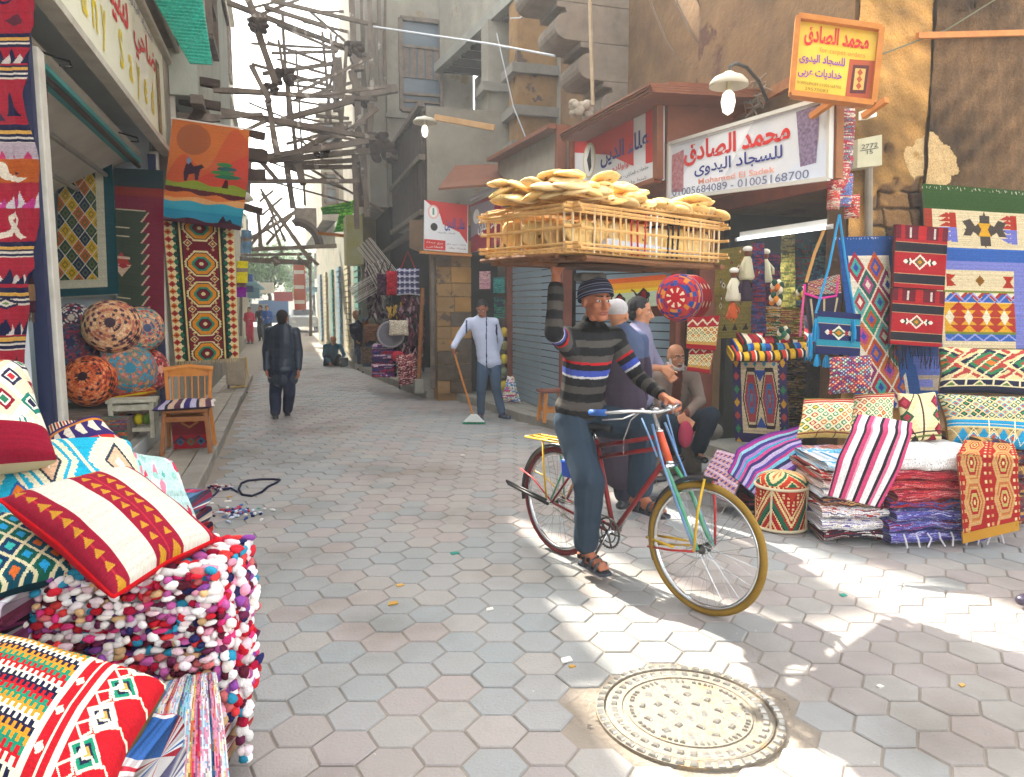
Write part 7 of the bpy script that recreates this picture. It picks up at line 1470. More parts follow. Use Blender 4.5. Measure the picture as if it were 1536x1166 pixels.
j['elR']=BV(831,500,.38);j['wrR']=BV(834,412,.34);j['elL']=B(.40,1.16,-.30);j['wrL']=B(.62,1.06,-.285)
j['hipR']=B(.20,.90,.085);j['hipL']=B(.20,.90,-.085);j['knR']=B(.445,.575,.15);j['anR']=B(.395,.165,.125);j['toeR']=B(.545,.105,.14)
j['knL']=B(.61,.90,-.13);j['anL']=B(.585,.50,-.12);j['toeL']=B(.73,.44,-.13)
fdir=HR*.42-HF*.91
cyc=person('cyclist in a striped dark sweater steadying the bread crate on his head',j,(fdir.x,fdir.y,-.03),1.04,'skin',top=dict(paint=sweater,name='sweater',gusset=1,sleeve=.80,hem=.03,e=.008,collar=.055,mat='knit',bump=.3),bottom=dict(col='2c3a48',len=.90,e=.020),cap=beanie(['23263f','23263f','23263f','8a8ea0','1c1e34','1c1e34','6a6e86','1c1e34']),vox=.0062,wr=.006,facing=(BH.x,BH.y,0),sandals=True,hands=dict(R=dict(dir=(0.05,.0,1),palm=(BR.x*-.3,.0,.0)if False else tuple(BH*1.0),curl=.75),L=dict(dir=tuple(BH*.9+Vector((0,0,-.25))),palm=(0,0,-1),curl=1.15)))
b=MB();hc=j['head']+Vector((-.03,.03,.125));b.hexa([hc+Vector((x,y,z))for z in(-.005,.045)for x,y in((-.085,-.07),(.08,-.08),(.085,.08),(-.08,.075))])
pad=b.build('head_pad',mat('felt_grey','6a6660',.95,noise=(20,'45423e',.6),bump=.5,bscale=60),None,bevel=.02);tag(pad,'folded grey felt pad between the cyclist\'s cap and the bread crate','pad')
def PJ(D,**k):return{a:onD(v[0],v[1],D+(v[2]if len(v)>2 else 0))for a,v in k.items()}
def navystripe(C_,j):
 out=np.tile(q3('bcc4dc'),(len(C_),1));
 for S_ in 'LR':
  d1,t1=segdist(C_,j['sh'+S_],j['el'+S_]);ax_=np.array(list((j['el'+S_]-j['sh'+S_]).normalized()));side=(C_-np.array(list(j['sh'+S_])))@np.array(list(HR))*(1 if S_=='R' else-1)
  out[(d1<.085)&(t1>.05)&(abs((C_-np.array(list(j['sh'+S_])))@np.array(list(HR))*(-1 if S_=='R' else 1)-.035*1)<.012)&(C_[:,2]>1.0)]=q3('262c50')
 m_=(j['neck']+j['pelvis'])/2;x_=(C_-np.array(list(m_)))@np.array(list(HR));out[(abs(x_-.02)<.008)]=q3('262c50');return out
def jeans(c1,c2):
 def f_(C_,j):w_=sines(C_,9,3)[:,None]*.5+.5;return q3(c1)*(1-w_)+q3(c2)*w_
 return f_
j=PJ(10.4,pelvis=(734,541),neck=(722,478),head=(723,463,-.06),shR=(704,484),shL=(741,484),elR=(690,503,-.1),wrR=(680,521,-.25),elL=(750,508,.10),wrL=(744,533,.16),hipR=(725,545),hipL=(742,545),knR=(722,583,-.06),anR=(721,622,0),toeR=(719,627,-.18),knL=(744,582,-.02),anL=(753,620,.08),toeL=(762,626,-.06))
person('man in a pale blue striped track jacket and jeans sweeping the paving',j,tuple(-HF*.9-HR*.15+Vector((0,0,-.55))),1.0,'skin',top=dict(paint=navystripe,name='jacket',hem=.0,e=.02),bottom=dict(paint=jeans('2c4258','4a6484'),len=.92,e=.004),hair='17161a',vox=.011,facing=tuple(-HF),shoes='23304e',hands=dict(R=dict(dir=(0,0,-1),palm=tuple(HR),curl=1.2)))
a0,a1=onD(679,522,10.15),onD(711,628,9.9);br=empty('broom',(a1.x,a1.y,0),'white and green broom with a long wooden handle held by the sweeping man','broom')
b=MB();b.tube([a0+(a0-a1)*.10,a1],.014,8);b.build('handle',M['wood_orange'],br)
b=MB();q_=[(-.05,.09),(.05,.09),(.14,.02),(-.14,.02)];b.hexa([a1+HR*-.15+HF*-.03+Vector((0,0,-.05)),a1+HR*.15+HF*-.03+Vector((0,0,-.05)),a1+HR*.15+HF*.03+Vector((0,0,-.05)),a1+HR*-.15+HF*.03+Vector((0,0,-.05)),a1+HR*-.04+HF*-.025+Vector((0,0,.06)),a1+HR*.04+HF*-.025+Vector((0,0,.06)),a1+HR*.04+HF*.025+Vector((0,0,.06)),a1+HR*-.04+HF*.025+Vector((0,0,.06))]);b.build('head',mat('broom_white','d8dcd8',.7),br,bevel=.01)
b=MB();r_=random.Random(1)
for k in range(110):
 p_=a1+HR*r_.uniform(-.15,.15)+HF*r_.uniform(-.03,.03)+Vector((0,0,-.045));b.tube([p_,Vector((p_.x+r_.uniform(-.03,.03),p_.y+r_.uniform(-.03,.03),.005))],.004,3,c='1f9a74')
x_=b.build('bristles',M['rag'],br);x_['kind']='stuff'
j=PJ(10.5,pelvis=(424,553),neck=(423,489),head=(424,478),shR=(443,498),shL=(404,498),elL=(399,527,.02),wrL=(400,554,-.06),elR=(448,527,.02),wrR=(448,554,-.08),hipL=(416,557),hipR=(433,557),knL=(413,590,.05),anL=(413,621,-.12),toeL=(411,622,.10),knR=(434,590,.0),anR=(431,617,.22),toeR=(431,624,.42))
person('man in a long black leather jacket walking away down the street',j,tuple(HF),1.0,'skin',top=dict(col='1c2838',name='leather_jacket',hem=.02,e=.034,mat='leather_jacket',rough=.42,spec=.4,skirt=Vector((0,0,-.16)),wr=.010,k=11),bottom=dict(col='1c2238',e=.022),hair='2a2523',vox=.011,facing=tuple(HF),shoes='15131a')
def robe2(C_,j):
 out=np.tile(q3('3c3341'),(len(C_),1));out[C_[:,2]>j['neck'].z-.20]=q3('47536f');return out
j=PJ(5.55,pelvis=(935,612),neck=(930,497),head=(926,474),shL=(899,518,.02),shR=(958,512,.05),elL=(895,575,.1),wrL=(915,625,.25),elR=(968,565,.15),wrR=(960,612,.22),hipL=(924,622),hipR=(948,622),knL=(928,690),anL=(935,748),toeL=(950,757,.1),knR=(952,685),anR=(957,742,.05),toeR=(978,750,.1))
person('older man in a pale skullcap and dark plum robe with his back turned',j,tuple(HF*.9+HR*.45),1.0,'skin2',top=dict(paint=robe2,name='robe',hem=.02,e=.03,skirt=Vector((0,0,-.52)),wr=.006),bottom=dict(col='232634'),cap=skullcap('b8b6b8'),vox=.0095,facing=tuple(HF*.8+HR*.6),shoes='1b1b22')
def shade(C_,j):return np.tile(q3('7a7890'),(len(C_),1))
j=PJ(6.1,pelvis=(958,592),neck=(958,492),head=(960,468,0),shL=(962,505,.18),shR=(954,506,-.12),elL=(985,545,.2),wrL=(1000,560,.1),elR=(966,552,-.10),wrR=(992,552,-.15),hipL=(962,600,.1),hipR=(952,600,-.05),knL=(964,660,.1),anL=(968,712,.1),toeL=(992,718,.1),knR=(956,660),anR=(950,714),toeR=(975,722))
person('man in a grey lavender shirt standing in profile, talking and holding out his arm',j,tuple(HR*.97-HF*.2+Vector((0,0,-.12))),1.0,'skin2',top=dict(paint=shade,hem=.04,e=.018,sleeve=.35),bottom=dict(col='2a3040'),hair='262428',vox=.009,facing=tuple(HR),shoes='22222a',hands=dict(R=dict(dir=tuple(HR*.8+Vector((0,0,-.5))),palm=tuple(HF),curl=.7)))
j=PJ(6.75,pelvis=(1010,632,.22),neck=(1012,552,.05),head=(1014,536,-.02),shR=(990,566,0),shL=(1039,566,.05),elR=(990,606,-.05),wrR=(1022,625,-.32),elL=(1050,602,-.05),wrL=(1030,622,-.32),hipR=(1000,638,.1),hipL=(1022,638,.1),knR=(1003,634,-.42),anR=(1012,680,-.30),toeR=(1020,688,-.48),knL=(1066,624,-.36),anL=(1046,678,-.2),toeL=(1056,690,-.42))
def taupe(C_,j):
 out=np.tile(q3('7e6e64'),(len(C_),1));m_=j['neck'];x_=(C_-np.array(list(m_)))@HRn;fr_=-(C_-np.array(list(j['neck'].lerp(j['pelvis'],.5))))@HFn
 out[(abs(x_-.01)<.045)&(fr_>.02)&(C_[:,2]<m_.z+.02)]=q3('5a3228');out[(C_[:,2]>m_.z-.02)&(abs(x_)<.075)]=q3('c8b8c0');return out
person('balding man with a white beard in a taupe jacket sitting beside the shop counter',j,tuple(-HF*.9+HR*.25+Vector((0,0,-.12))),.98,'skin2',top=dict(paint=taupe,name='jacket',hem=.03,e=.024,wr=.006),bottom=dict(col='222c38',e=.02),beard='c8c4c0',vox=.009,facing=tuple(-HF*.9+HR*.3),shoes='14141a',hands=dict(R=dict(dir=tuple(HR*.6-HF*.3+Vector((0,0,-.5))),palm=tuple(-HF),curl=.5),L=dict(dir=tuple(-HR*.6-HF*.3+Vector((0,0,-.4))),palm=tuple(-HF),curl=.5)))
c0=onD(1012,690,7.0);b=MB();b.box(c0.x-.18,c0.x+.2,c0.y-.16,c0.y+.2,0.02,.36);tag(b.build('box_stool',M['timber']),'low wooden box seat under the bearded man','stool')
c0=onD(1066,612,6.9);b=MB();b.ell((c0.x,c0.y,.42),.12,.14,.09,14,8,c='8a8478');tag(b.build('grey_bundle',M['rag'],smooth=True),'grey cloth bundle lying behind the knee of the bearded man','bundle')
b=MB();c0=onD(1028,652,6.3)
b.ell(c0,.07,.05,.12,14,10,c='a83a54');tag(b.build('scarf',M['rag'],smooth=True),'crimson and white speckled scarf hanging from the seated man\'s hand','scarf')
j=PJ(19.9,pelvis=(498,548,.25),neck=(499,516,-.15),head=(500,510,-.3),shL=(510,520,-.1),shR=(488,520,-.1),elL=(516,532,-.3),wrL=(513,540,-.5),elR=(486,534,-.3),wrR=(494,545,-.55),hipL=(503,546,.2),hipR=(492,546,.2),knL=(508,535,-.35),anL=(505,551,-.05),toeL=(506,553,-.3),knR=(490,536,-.35),anR=(488,551,-.05),toeR=(487,553,-.3))
person('bald man in a teal hoodie crouching at the edge of the far paving',j,tuple(-HF+Vector((0,0,-.9))),.98,'skin2',top=dict(col='2f5a6a',name='hoodie',hem=.03,e=.02),bottom=dict(col='23262e'),vox=.018,facing=tuple(-HF))
c0=onD(516,549,19.4);b=MB();b.lathe([(.08,0),(.11,.02),(.12,.22),(.11,.24),(.001,.24)],(c0.x,c0.y,.01),14);tag(b.build('bucket',mat('bucket_grey','55595c',.5)),'small dark bucket in front of the crouching man','bucket')
j=PJ(18.7,pelvis=(540,527,.3),neck=(536,484),head=(534,472,-.05),shL=(546,489),shR=(528,489),elL=(552,503),wrL=(548,514,-.25),elR=(528,503),wrR=(535,512,-.25),hipL=(545,528,.2),hipR=(537,528,.2),knL=(548,526,-.2),anL=(548,552,-.2),toeL=(547,556,-.4),knR=(539,525,-.2),anR=(540,549,-.2),toeR=(538,554,-.4))
person('bald man in a dark navy sweater sitting against the far shutters',j,tuple(-HF*.6-HR*.6+Vector((0,0,-.3))),1.0,'skin2',top=dict(col='161b30',hem=.03),bottom=dict(col='2c3c54'),vox=.018,facing=tuple(-HF*.8-HR*.4))
j=PJ(18.1,pelvis=(556,530,.25),neck=(552,492),head=(549,483,-.1),shL=(562,498),shR=(546,499),elL=(562,512),wrL=(552,512,-.3),elR=(545,512,-.1),wrR=(546,513,-.35),hipL=(560,531,.2),hipR=(553,531,.2),knL=(554,522,-.3),anL=(553,552,-.25),toeL=(551,557,-.45),knR=(547,523,-.3),anR=(548,554,-.25),toeR=(545,558,-.45))
person('man in a grey cap bent over his hands, nearer of the seated far pair',j,tuple(-HF*.3-HR*.8+Vector((0,0,-.6))),.96,'skin',top=dict(col='1b2236',hem=.03),bottom=dict(col='2e4a5e'),cap=skullcap('4a5568'),vox=.018,facing=tuple(-HF*.5-HR*.7))
c0=onD(548,556,18.9);b=MB();b.box(c0.x-.3,c0.x+.5,c0.y+.1,c0.y+.6,.02,.52);tag(b.build('stone_bench',M['concrete']),'stone ledge the two far men are sitting on','bench')
def far(u,vh,D,lb,tc,bc,hc,face,s=.95,skirt=None):
 z=lambda k:1.66*k*s;c_=onD(u,500,D);c_.z=0;r2=HR
 P_=lambda l,d,h:c_+HR*l*s+HF*d+Vector((0,0,h*s))
 j=dict(pelvis=P_(0,0,.92),neck=P_(0,0,1.42),head=P_(0,-.02,1.56),shL=P_(.17,0,1.36),shR=P_(-.17,0,1.36),elL=P_(.23,0,1.10),wrL=P_(.12,-.18,1.12),elR=P_(-.23,0,1.10),wrR=P_(-.14,-.18,1.05),hipL=P_(.08,0,.88),hipR=P_(-.08,0,.88),knL=P_(.09,-.04,.48),anL=P_(.09,0,.09),toeL=P_(.10,-.12,.05),knR=P_(-.09,-.06,.48),anR=P_(-.09,.05,.09),toeR=P_(-.1,-.1,.05))
 return person(lb,j,face,s,'skin2',top=dict(col=tc,hem=.04,e=.02,skirt=Vector((0,0,skirt))if skirt else None),bottom=dict(col=bc),hair=hc,vox=.026,facing=(face[0],face[1],0))
far(375,458,31,'woman in a bright pink top and trousers standing at the far end of the street','c8284e','c01c40','1b1618',tuple(-HF),.93)
far(392,455,33.5,'person in a long black robe standing far down the street','15161e','15161e','111116',tuple(-HR*.7-HF*.5),.98,-.6)
far(402,455,32.5,'man in a bright blue jacket standing far down the street','2458a8','1c2438','181416',tuple(HR*.3-HF),.97)
j={k:onD(1583,583,4.0)*1 for k in('x',)};c_=onH(1590,905);c_.z=0
P_=lambda l,d,h:c_+HR*l+HF*d+Vector((0,0,h))
j=dict(pelvis=P_(.02,0,.95),neck=P_(.02,0,1.45),head=P_(.02,-.02,1.60),shL=P_(.19,0,1.4),shR=P_(-.15,0,1.4),elL=P_(.26,0,1.12),wrL=P_(.26,-.1,.88),elR=P_(-.21,0,1.12),wrR=P_(-.19,-.08,.90),hipL=P_(.1,0,.9),hipR=P_(-.06,0,.9),knL=P_(.1,0,.5),anL=P_(.1,.1,.1),toeL=P_(.05,-.05,.05),knR=P_(-.1,0,.5),anR=P_(-.10,0,.10),toeR=P_(-.235,-.06,.045))
person('passer-by in a long white robe and dark shoes cut off by the right edge',j,tuple(-HR),1.0,'skin2',top=dict(col='d8dad4',name='robe',hem=.02,e=.02,skirt=Vector((0,0,-.42)),wr=.006),bottom=dict(col='c8c8c4',len=.6),hair='1c1a1c',vox=.012,facing=tuple(-HR),shoes='3a3348')
# ================================================================ BICYCLE
bk=empty('bicycle',BA,'old red bicycle with a mustard front tyre and bright taped fork stays','bicycle')
fr_m=mat('frame_red','8e1a20',.3,metal=.3,noise=(14,'5a1216',.5),spec=.5);blk=mat('fender_black','1c1e22',.3,spec=.5,noise=(20,'3a3a3c',.4));chrome=mat('chrome','c4c6c8',.18,metal=1.)
ymu=mat('tyre_mustard','8a6a1c',.7,noise=(18,'6a5218',.5),bump=.3,bscale=80);tred=mat('tyre_red','6e1c22',.7,noise=(18,'3c1216',.5),bump=.3,bscale=80)
green=mat('fork_green','2f8a5a',.35,spec=.5,noise=(12,'7aa0a0',.5));blue=mat('fork_blue','3a6aa0',.35,spec=.5,noise=(12,'9ab0c0',.5));yel=mat('tape_yellow','c8a01c',.4,spec=.4,noise=(10,'9a7a1c',.4));tred2=mat('tape_red','b02c2c',.4)
def par(mb,nm,m,p=None,smooth=True,bevel=0):return mb.build(nm,m,None if p is None else p,smooth=smooth,bevel=bevel)if p else mb.build(nm,m,bk,smooth=smooth,bevel=bevel)
WR=.352
def sub(mb,nm,m,p,smooth=True):
 o=mb.build(nm,m,None,smooth=smooth);o.parent=p;return o
def wheel(s0,tm_,turn,cog):
 C0=B(s0,WR);hx_=(BH*math.cos(turn)+BR*math.sin(turn)).normalized();rx_=hx_.cross(Vector((0,0,1))).normalized()
 def W(r,a,o=0.):return C0+hx_*math.cos(a)*r+Vector((0,0,math.sin(a)*r))+rx_*o
 b=MB();b.tube([W(WR-.018,t)for t in np.linspace(0,2*math.pi,72,endpoint=False)],.0185,10,closed=True);w_=b.build('wheel',tm_,bk,smooth=True)
 b=MB();n=72;prof=[(-.013,.306),(-.014,.316),(.014,.316),(.013,.306),(.006,.300),(-.006,.300)];vs=[W(r,2*math.pi*k/n,o)for k in range(n)for o,r in prof];m=len(prof)
 b.add(vs,[(k*m+i,k*m+(i+1)%m,((k+1)%n)*m+(i+1)%m,((k+1)%n)*m+i)for k in range(n)for i in range(m)]);sub(b,'rim',chrome,w_)
 b=MB();b.tube([W(0,0,-.045),W(0,0,.045)],.014,12);b.tube([W(0,0,-.075),W(0,0,.075)],.006,8)
 for o in(-.028,.028):b.tube([W(0,0,o-.002),W(0,0,o+.002)],.026,16)
 sub(b,'hub',M['iron'],w_)
 spk=None
 for k in range(36):
  a=2*math.pi*(k+.5)/36;o=.028 if k%2 else-.028;a2=a+(1.25 if(k//2)%2 else-1.25);b=MB();b.tube([W(.024,a2,o),W(.303,a,0)],.0014,4);sub(b,'spoke',M['steel'],w_,False)
 return w_
wheel(0.0,tred,0,True);TURN=.10;SF=1.165;wheel(SF,ymu,-.10,False)
def tb(nm,pts,r,m,**k):b=MB();b.tube(pts,r,10,**k);return par(b,nm,m)
BB=(.50,.275);ST=(.34,.80);HT=(.835,.925);HB=(.915,.765)
tb('seat_tube',[B(*BB),B(*ST)],.015,fr_m);tb('top_tube',[B(.355,.765),B(.845,.895)],.0135,fr_m);tb('second_top_tube',[B(.37,.70),B(.865,.835)],.013,fr_m);tb('down_tube',[B(*BB),B(.90,.79)],.0155,fr_m)
tb('head_tube',[B(*HT),B(*HB)],.021,mat('head_orange','b8321c',.3,spec=.5,noise=(16,'d8742a',.5)));b=MB()
for t in(0,1):c_=B(*(HT if t==0 else HB));b.ell(c_,.026,.026,.012,14,6)
par(b,'headset',chrome)
for sg in(-1,1):
 tb('chain_stay',[B(*BB,sg*.03),B(0,WR,sg*.062)],.009,fr_m);tb('seat_stay',[B(.335,.78,sg*.03),B(0,WR,sg*.062)],.008,fr_m)
 tb('rack_strut',[B(-.04,WR+.02,sg*.075),B(-.06,.55,sg*.08),B(-.10,.735,sg*.06)],.007,yel if sg>0 else green)
 tb('rack_strut',[B(0,WR+.02,sg*.07),B(.10,.55,sg*.07),B(.16,.735,sg*.06)],.007,green if sg>0 else yel)
 tb('fender_stay',[B(0,WR,sg*.06),B(-.22,.47,sg*.05),B(-.375,.50,sg*.03)],.005,tred2 if sg>0 else yel)
 tb('fork_blade',[B(.925,.735,sg*.035),B(1.03,.60,sg*.055),B(1.10,.46,sg*.058),B(SF,WR,sg*.06)],.012,green)
 tb('brake_stay',[B(.83,.965,sg*.05),B(.93,.76,sg*.068),B(1.06,.53,sg*.073),B(SF,WR,sg*.078)],.007,blue)
 tb('brake_stay',[B(.80,1.0,sg*.10),B(.90,.80,sg*.08)],.005,blue)
 tb('front_stay',[B(SF,WR,sg*.085),B(1.17,.56,sg*.07),B(1.175,.725,sg*.03)],.007,yel if sg>0 else tred2)
 tb('front_stay',[B(SF,WR,sg*.085),B(1.0,.31,sg*.07),B(.80,.27,sg*.032)],.006,tred2 if sg>0 else yel);tb('front_stay',[B(1.02,.335,sg*.078),B(.79,.32,sg*.03)],.007,yel)
tb('fork_crown',[B(.925,.745,-.045),B(.925,.745,.045)],.013,chrome)
def fender(s0,a0,a1,m,nm):
 b=MB();n=26;vs=[];R=WR+.022
 for k in range(n+1):
  a=a0+(a1-a0)*k/n
  for o,dr in((-.030,-.016),(-.022,.0),(0,.006),(.022,0),(.030,-.016),(.020,-.004),(0,.001),(-.020,-.004)):vs.append(B(s0+math.cos(a)*(R+dr),WR+math.sin(a)*(R+dr),o))
 b.add(vs,[(k*8+i,k*8+(i+1)%8,(k+1)*8+(i+1)%8,(k+1)*8+i)for k in range(n)for i in range(8)]);return par(b,nm,m)
fender(0,math.radians(55),math.radians(190),blk,'rear_fender');fender(SF,math.radians(82),math.radians(205),blk,'front_fender')
b=MB()
for o in(-.065,0,.065):b.tube([B(-.28,.738,o),B(.20,.75,o)],.007,8)
for s_ in(-.27,-.1,.08,.19):b.tube([B(s_,.742,-.07),B(s_,.742,.07)],.006,8)
par(b,'rack',yel)
tb('seat_post',[B(*ST),B(.315,.86)],.012,chrome)
b=MB();
for t,w_,h_ in((0,.085,.87),(.06,.09,.885),(.13,.05,.88),(.20,.024,.875),(.26,.018,.865)):pass
P_=[(.20,.085),(.26,.092),(.33,.055),(.40,.026),(.46,.018)];vs=[]
for s_,w_ in P_:vs+=[B(s_,.865,-w_),B(s_,.895,-w_*.8),B(s_,.905,0),B(s_,.895,w_*.8),B(s_,.865,w_)]
b.add(vs,[(k*5+i,k*5+(i+1)%5,(k+1)*5+(i+1)%5,(k+1)*5+i)for k in range(4)for i in range(5)]+[(0,1,2,3,4)[::-1],(20,21,22,23,24)]);par(b,'saddle',M['black'])
tb('stem',[B(.84,.92),B(.795,1.01),B(.815,1.03)],.012,chrome)
tb('handlebar',[B(.64,1.025,.29),B(.72,1.035,.28),B(.80,1.045,.20),B(.835,1.035,.08),B(.835,1.03,0),B(.835,1.035,-.08),B(.80,1.045,-.20),B(.72,1.035,-.28),B(.64,1.025,-.29)],.011,chrome)
for sg in(-1,1):
 tb('grip',[B(.60,1.022,sg*.292),B(.71,1.034,sg*.283)],.018,mat('grip_blue','2a5aa8',.5,bump=.4,bscale=120))
 b=MB();b.tube([B(.81,1.04,sg*.12),B(.76,1.0,sg*.20),B(.68,.99,sg*.28)],.006,6);b.ell(B(.81,1.045,sg*.11),.016,.016,.014);par(b,'brake_lever',chrome)
tb('brake_cable',[B(.80,1.04,.1),B(.72,.98,.10),B(.64,.86,.07),B(.60,.76,.03)],.005,chrome)
b=MB();b.tube([B(.80,1.05,.05),B(.87,1.05,.05)],.010,8);b.tube([B(.80,1.05,-.06),B(.87,1.05,-.06)],.010,8);par(b,'bell_clamp',chrome)
b=MB();n=40
C0=lambda r,a,o:B(BB[0]+math.cos(a)*r,BB[1]+math.sin(a)*r,o)
b.tube([C0(.088,2*math.pi*k/n,.045)for k in range(n)],.006,6,closed=True);b.tube([C0(.058,2*math.pi*k/n,.045)for k in range(n)],.004,6,closed=True)
for k in range(5):b.tube([C0(.015,k*1.2566,.045),C0(.088,k*1.2566,.045)],.006,6)
for k in range(30):a=2*math.pi*k/30;b.tube([C0(.090,a,.045),C0(.099,a,.045)],.003,4)
par(b,'chainwheel',M['iron'])
ca=math.radians(-118);b=MB();b.tube([C0(0,0,.045),C0(.17,ca,.075)],.009,8);b.tube([C0(0,0,-.045),C0(-.17,ca,-.075)],.009,8);b.tube([C0(0,0,-.05),C0(0,0,.055)],.018,10);par(b,'crank',chrome)
for sg in(1,-1):
 pc=C0(.17*sg,ca,.075*sg);b=MB()
 for q in(-.04,.04):b.bar(pc+BR*sg*.01+BH*q,pc+BR*sg*.10+BH*q,.014,.022)
 b.tube([pc,pc+BR*sg*.105],.007,6);par(b,'pedal',M['black'],smooth=False)
b=MB();b.tube([C0(.092,1.6,.045),B(.0,WR+.036,.045)],.0045,5);b.tube([C0(.092,-1.6,.045),B(.0,WR-.036,.045)],.0045,5);par(b,'chain',M['iron'])
b=MB();b.tube([B(-.01,WR-.01,.085),B(-.42,WR+.045,.10)],.010,6);b.tube([B(-.01,WR+.02,.10),B(-.40,WR+.075,.13)],.008,6);b.tube([B(-.42,WR+.045,.10),B(-.40,WR+.075,.13)],.008,6);par(b,'axle_bar',M['black'])
b=MB();b.hexa([B(.13,.55,.10),B(.22,.55,.10),B(.22,.55,.04),B(.13,.55,.04),B(.12,.66,.10),B(.23,.66,.10),B(.23,.66,.04),B(.12,.66,.04)]);par(b,'bag',mat('bag_blue','1f4fb8',.4),smooth=False,bevel=.015)
# ================================================================ BREAD CRATE
CD0=HR*.304+HF*3.75;CX=(HR*.74+HF*.67).normalized();CY=(HR*-.67+HF*.74).normalized();LX,LY=1.33,.66;ZB,ZT=1.885,2.112
def K(x,y,z):return CD0+CX*x+CY*y+Vector((0,0,z))
cr=empty('bread_crate',K(LX/2,LY/2,ZB),'wide palm-stick crate piled with flat loaves balanced on the cyclist\'s head','crate')
stk=mat('palm_stick','d8ac6c',.75,noise=(9,'a87840',.7),bump=.3,bscale=40);pale=mat('palm_pale','d8c09a',.75,noise=(9,'a88a5a',.6));redst=mat('stick_red','a82420',.6);blst=mat('stick_black','2a2422',.7);bor=mat('tray_board','7a5030',.85,noise=(7,'4a2e1c',.8),bump=.6,bscale=30)
r_=random.Random(14)
def rod(p,q,r,m,nm='stick',w=1.5):
 b=MB();d=(q-p);md=p.lerp(q,.5)+Vector((r_.uniform(-1,1),r_.uniform(-1,1),r_.uniform(-1,1)))*r*w*.5;b.tube([p,md,q],r,6);return b.build(nm,m,cr)
for side in range(4):
 if side==0:P0,P1,L,nin=(0,0),(LX,0),LX,CY
 elif side==1:P0,P1,L,nin=(0,0),(0,LY),LY,CX
 elif side==2:P0,P1,L,nin=(0,LY),(LX,LY),LX,-CY
 else:P0,P1,L,nin=(LX,0),(LX,LY),LX*.5,-CX
 n=int((LX if side%2==0 else LY)/.052)
 for zi,z in enumerate((ZB+.012,ZB+.115,ZT-.035,ZT)):
  a=K(*P0,z);c_=K(*P1,z);d=(c_-a).normalized();e=.045 if zi!=3 else .02
  for dz in((0,)if zi in(1,3)else(0,.02)):rod(a-d*(e+r_.uniform(0,.03))+Vector((0,0,dz)),c_+d*(e+r_.uniform(0,.03))+Vector((0,0,dz+r_.uniform(-.008,.008))),r_.uniform(.007,.010),r_.choice([stk,stk,pale]),'rail')
 for k in range(n+1):
  t=k/n;x=P0[0]+(P1[0]-P0[0])*t;y=P0[1]+(P1[1]-P0[1])*t
  m=stk if r_.random()<.6 else pale
  if side==0 and k in(9,10,11):m=redst
  if side==0 and k in(12,13):m=M['white']
  if side==0 and k in(15,16,17):m=blst
  rod(K(x,y,ZB-.01)+nin*r_.uniform(-.004,.012),K(x,y,ZT+.01)+nin*r_.uniform(-.004,.012),r_.uniform(.0045,.0065),m)
for k in range(15):
 y=LY*(k+.5)/15;rod(K(-.03,y,ZB-.005),K(LX+.03,y,ZB-.005),.009,stk,'floor_stick')
for k in range(5):
 y0=.02+k*.13;b=MB();x0,x1=r_.uniform(.03,.10),LX-r_.uniform(-.05,.05);z=ZB-.035
 b.hexa([K(x0,y0,z-.012),K(x1,y0,z-.012),K(x1,y0+.115,z-.012),K(x0,y0+.115,z-.012),K(x0,y0,z+.01),K(x1,y0,z+.01),K(x1,y0+.115,z+.01),K(x0,y0+.115,z+.01)]);b.build('board',bor,cr,bevel=.004)
for(x0,y0,x1,y1,z,rr_)in((.06,-.03,LX+.09,.02,ZB-.042,.016),(-.0,.30,LX+.04,.34,ZB-.052,.017),(.0,LY-.04,LX,LY-.06,ZB-.045,.015),(-.05,.06,-.03,LY+.02,ZB-.03,.014),(LX*.98,-.04,LX*1.0,LY+.03,ZB-.04,.015)):rod(K(x0,y0,z),K(x1,y1,z),rr_,bor,'runner',1)
b=MB();n=24;c0=K(.55,.28,ZB-.062);A=[(c0+CX*math.cos(2*math.pi*k/n)*.36+CY*math.sin(2*math.pi*k/n)*.20)for k in range(n)];b.add([a-Vector((0,0,.008))for a in A]+[a+Vector((0,0,.008))for a in A],[tuple(reversed(range(n))),tuple(range(n,2*n))]+[(i,(i+1)%n,n+(i+1)%n,n+i)for i in range(n)]);b.build('head_board',mat('head_board','55392a',.9,noise=(8,'35241a',.7)),cr)
def lid(x0,x1,y0,y1,z00,z10,z01,z11):
 def Z(x,y):a=(x-x0)/(x1-x0);c_=(y-y0)/(y1-y0);return(z00*(1-a)+z10*a)*(1-c_)+(z01*(1-a)+z11*a)*c_
 n=int((x1-x0)/.045)
 for k in range(n+1):x=x0+(x1-x0)*k/n;rod(K(x,y0-.02,Z(x,y0)),K(x,y1+.02,Z(x,y1)),.005,r_.choice([stk,pale,stk]),'lid_stick')
 for k in range(4):y=y0+(y1-y0)*k/3;rod(K(x0-.03,y,Z(x0,y)-.008),K(x1+.03,y,Z(x1,y)-.008),.008,stk,'lid_rail')
lid(.02,.62,.0,LY,ZT+.055,ZT+.03,ZT+.02,ZT+.03);lid(.66,LX+.02,.0,LY,ZT+.03,ZT+.05,ZT+.02,ZT+.03)
crm=mat('bread_crust','e4b45e',.8,noise=(16,'f4dc9c',.9),bump=.5,bscale=60,wear=(22,'7a4a1c',.62),sss=.15);crm2=mat('bread_pale','d8b070',.8,noise=(16,'ead8a8',.8),bump=.4,bscale=60,wear=(30,'a8743a',.66),sss=.15)
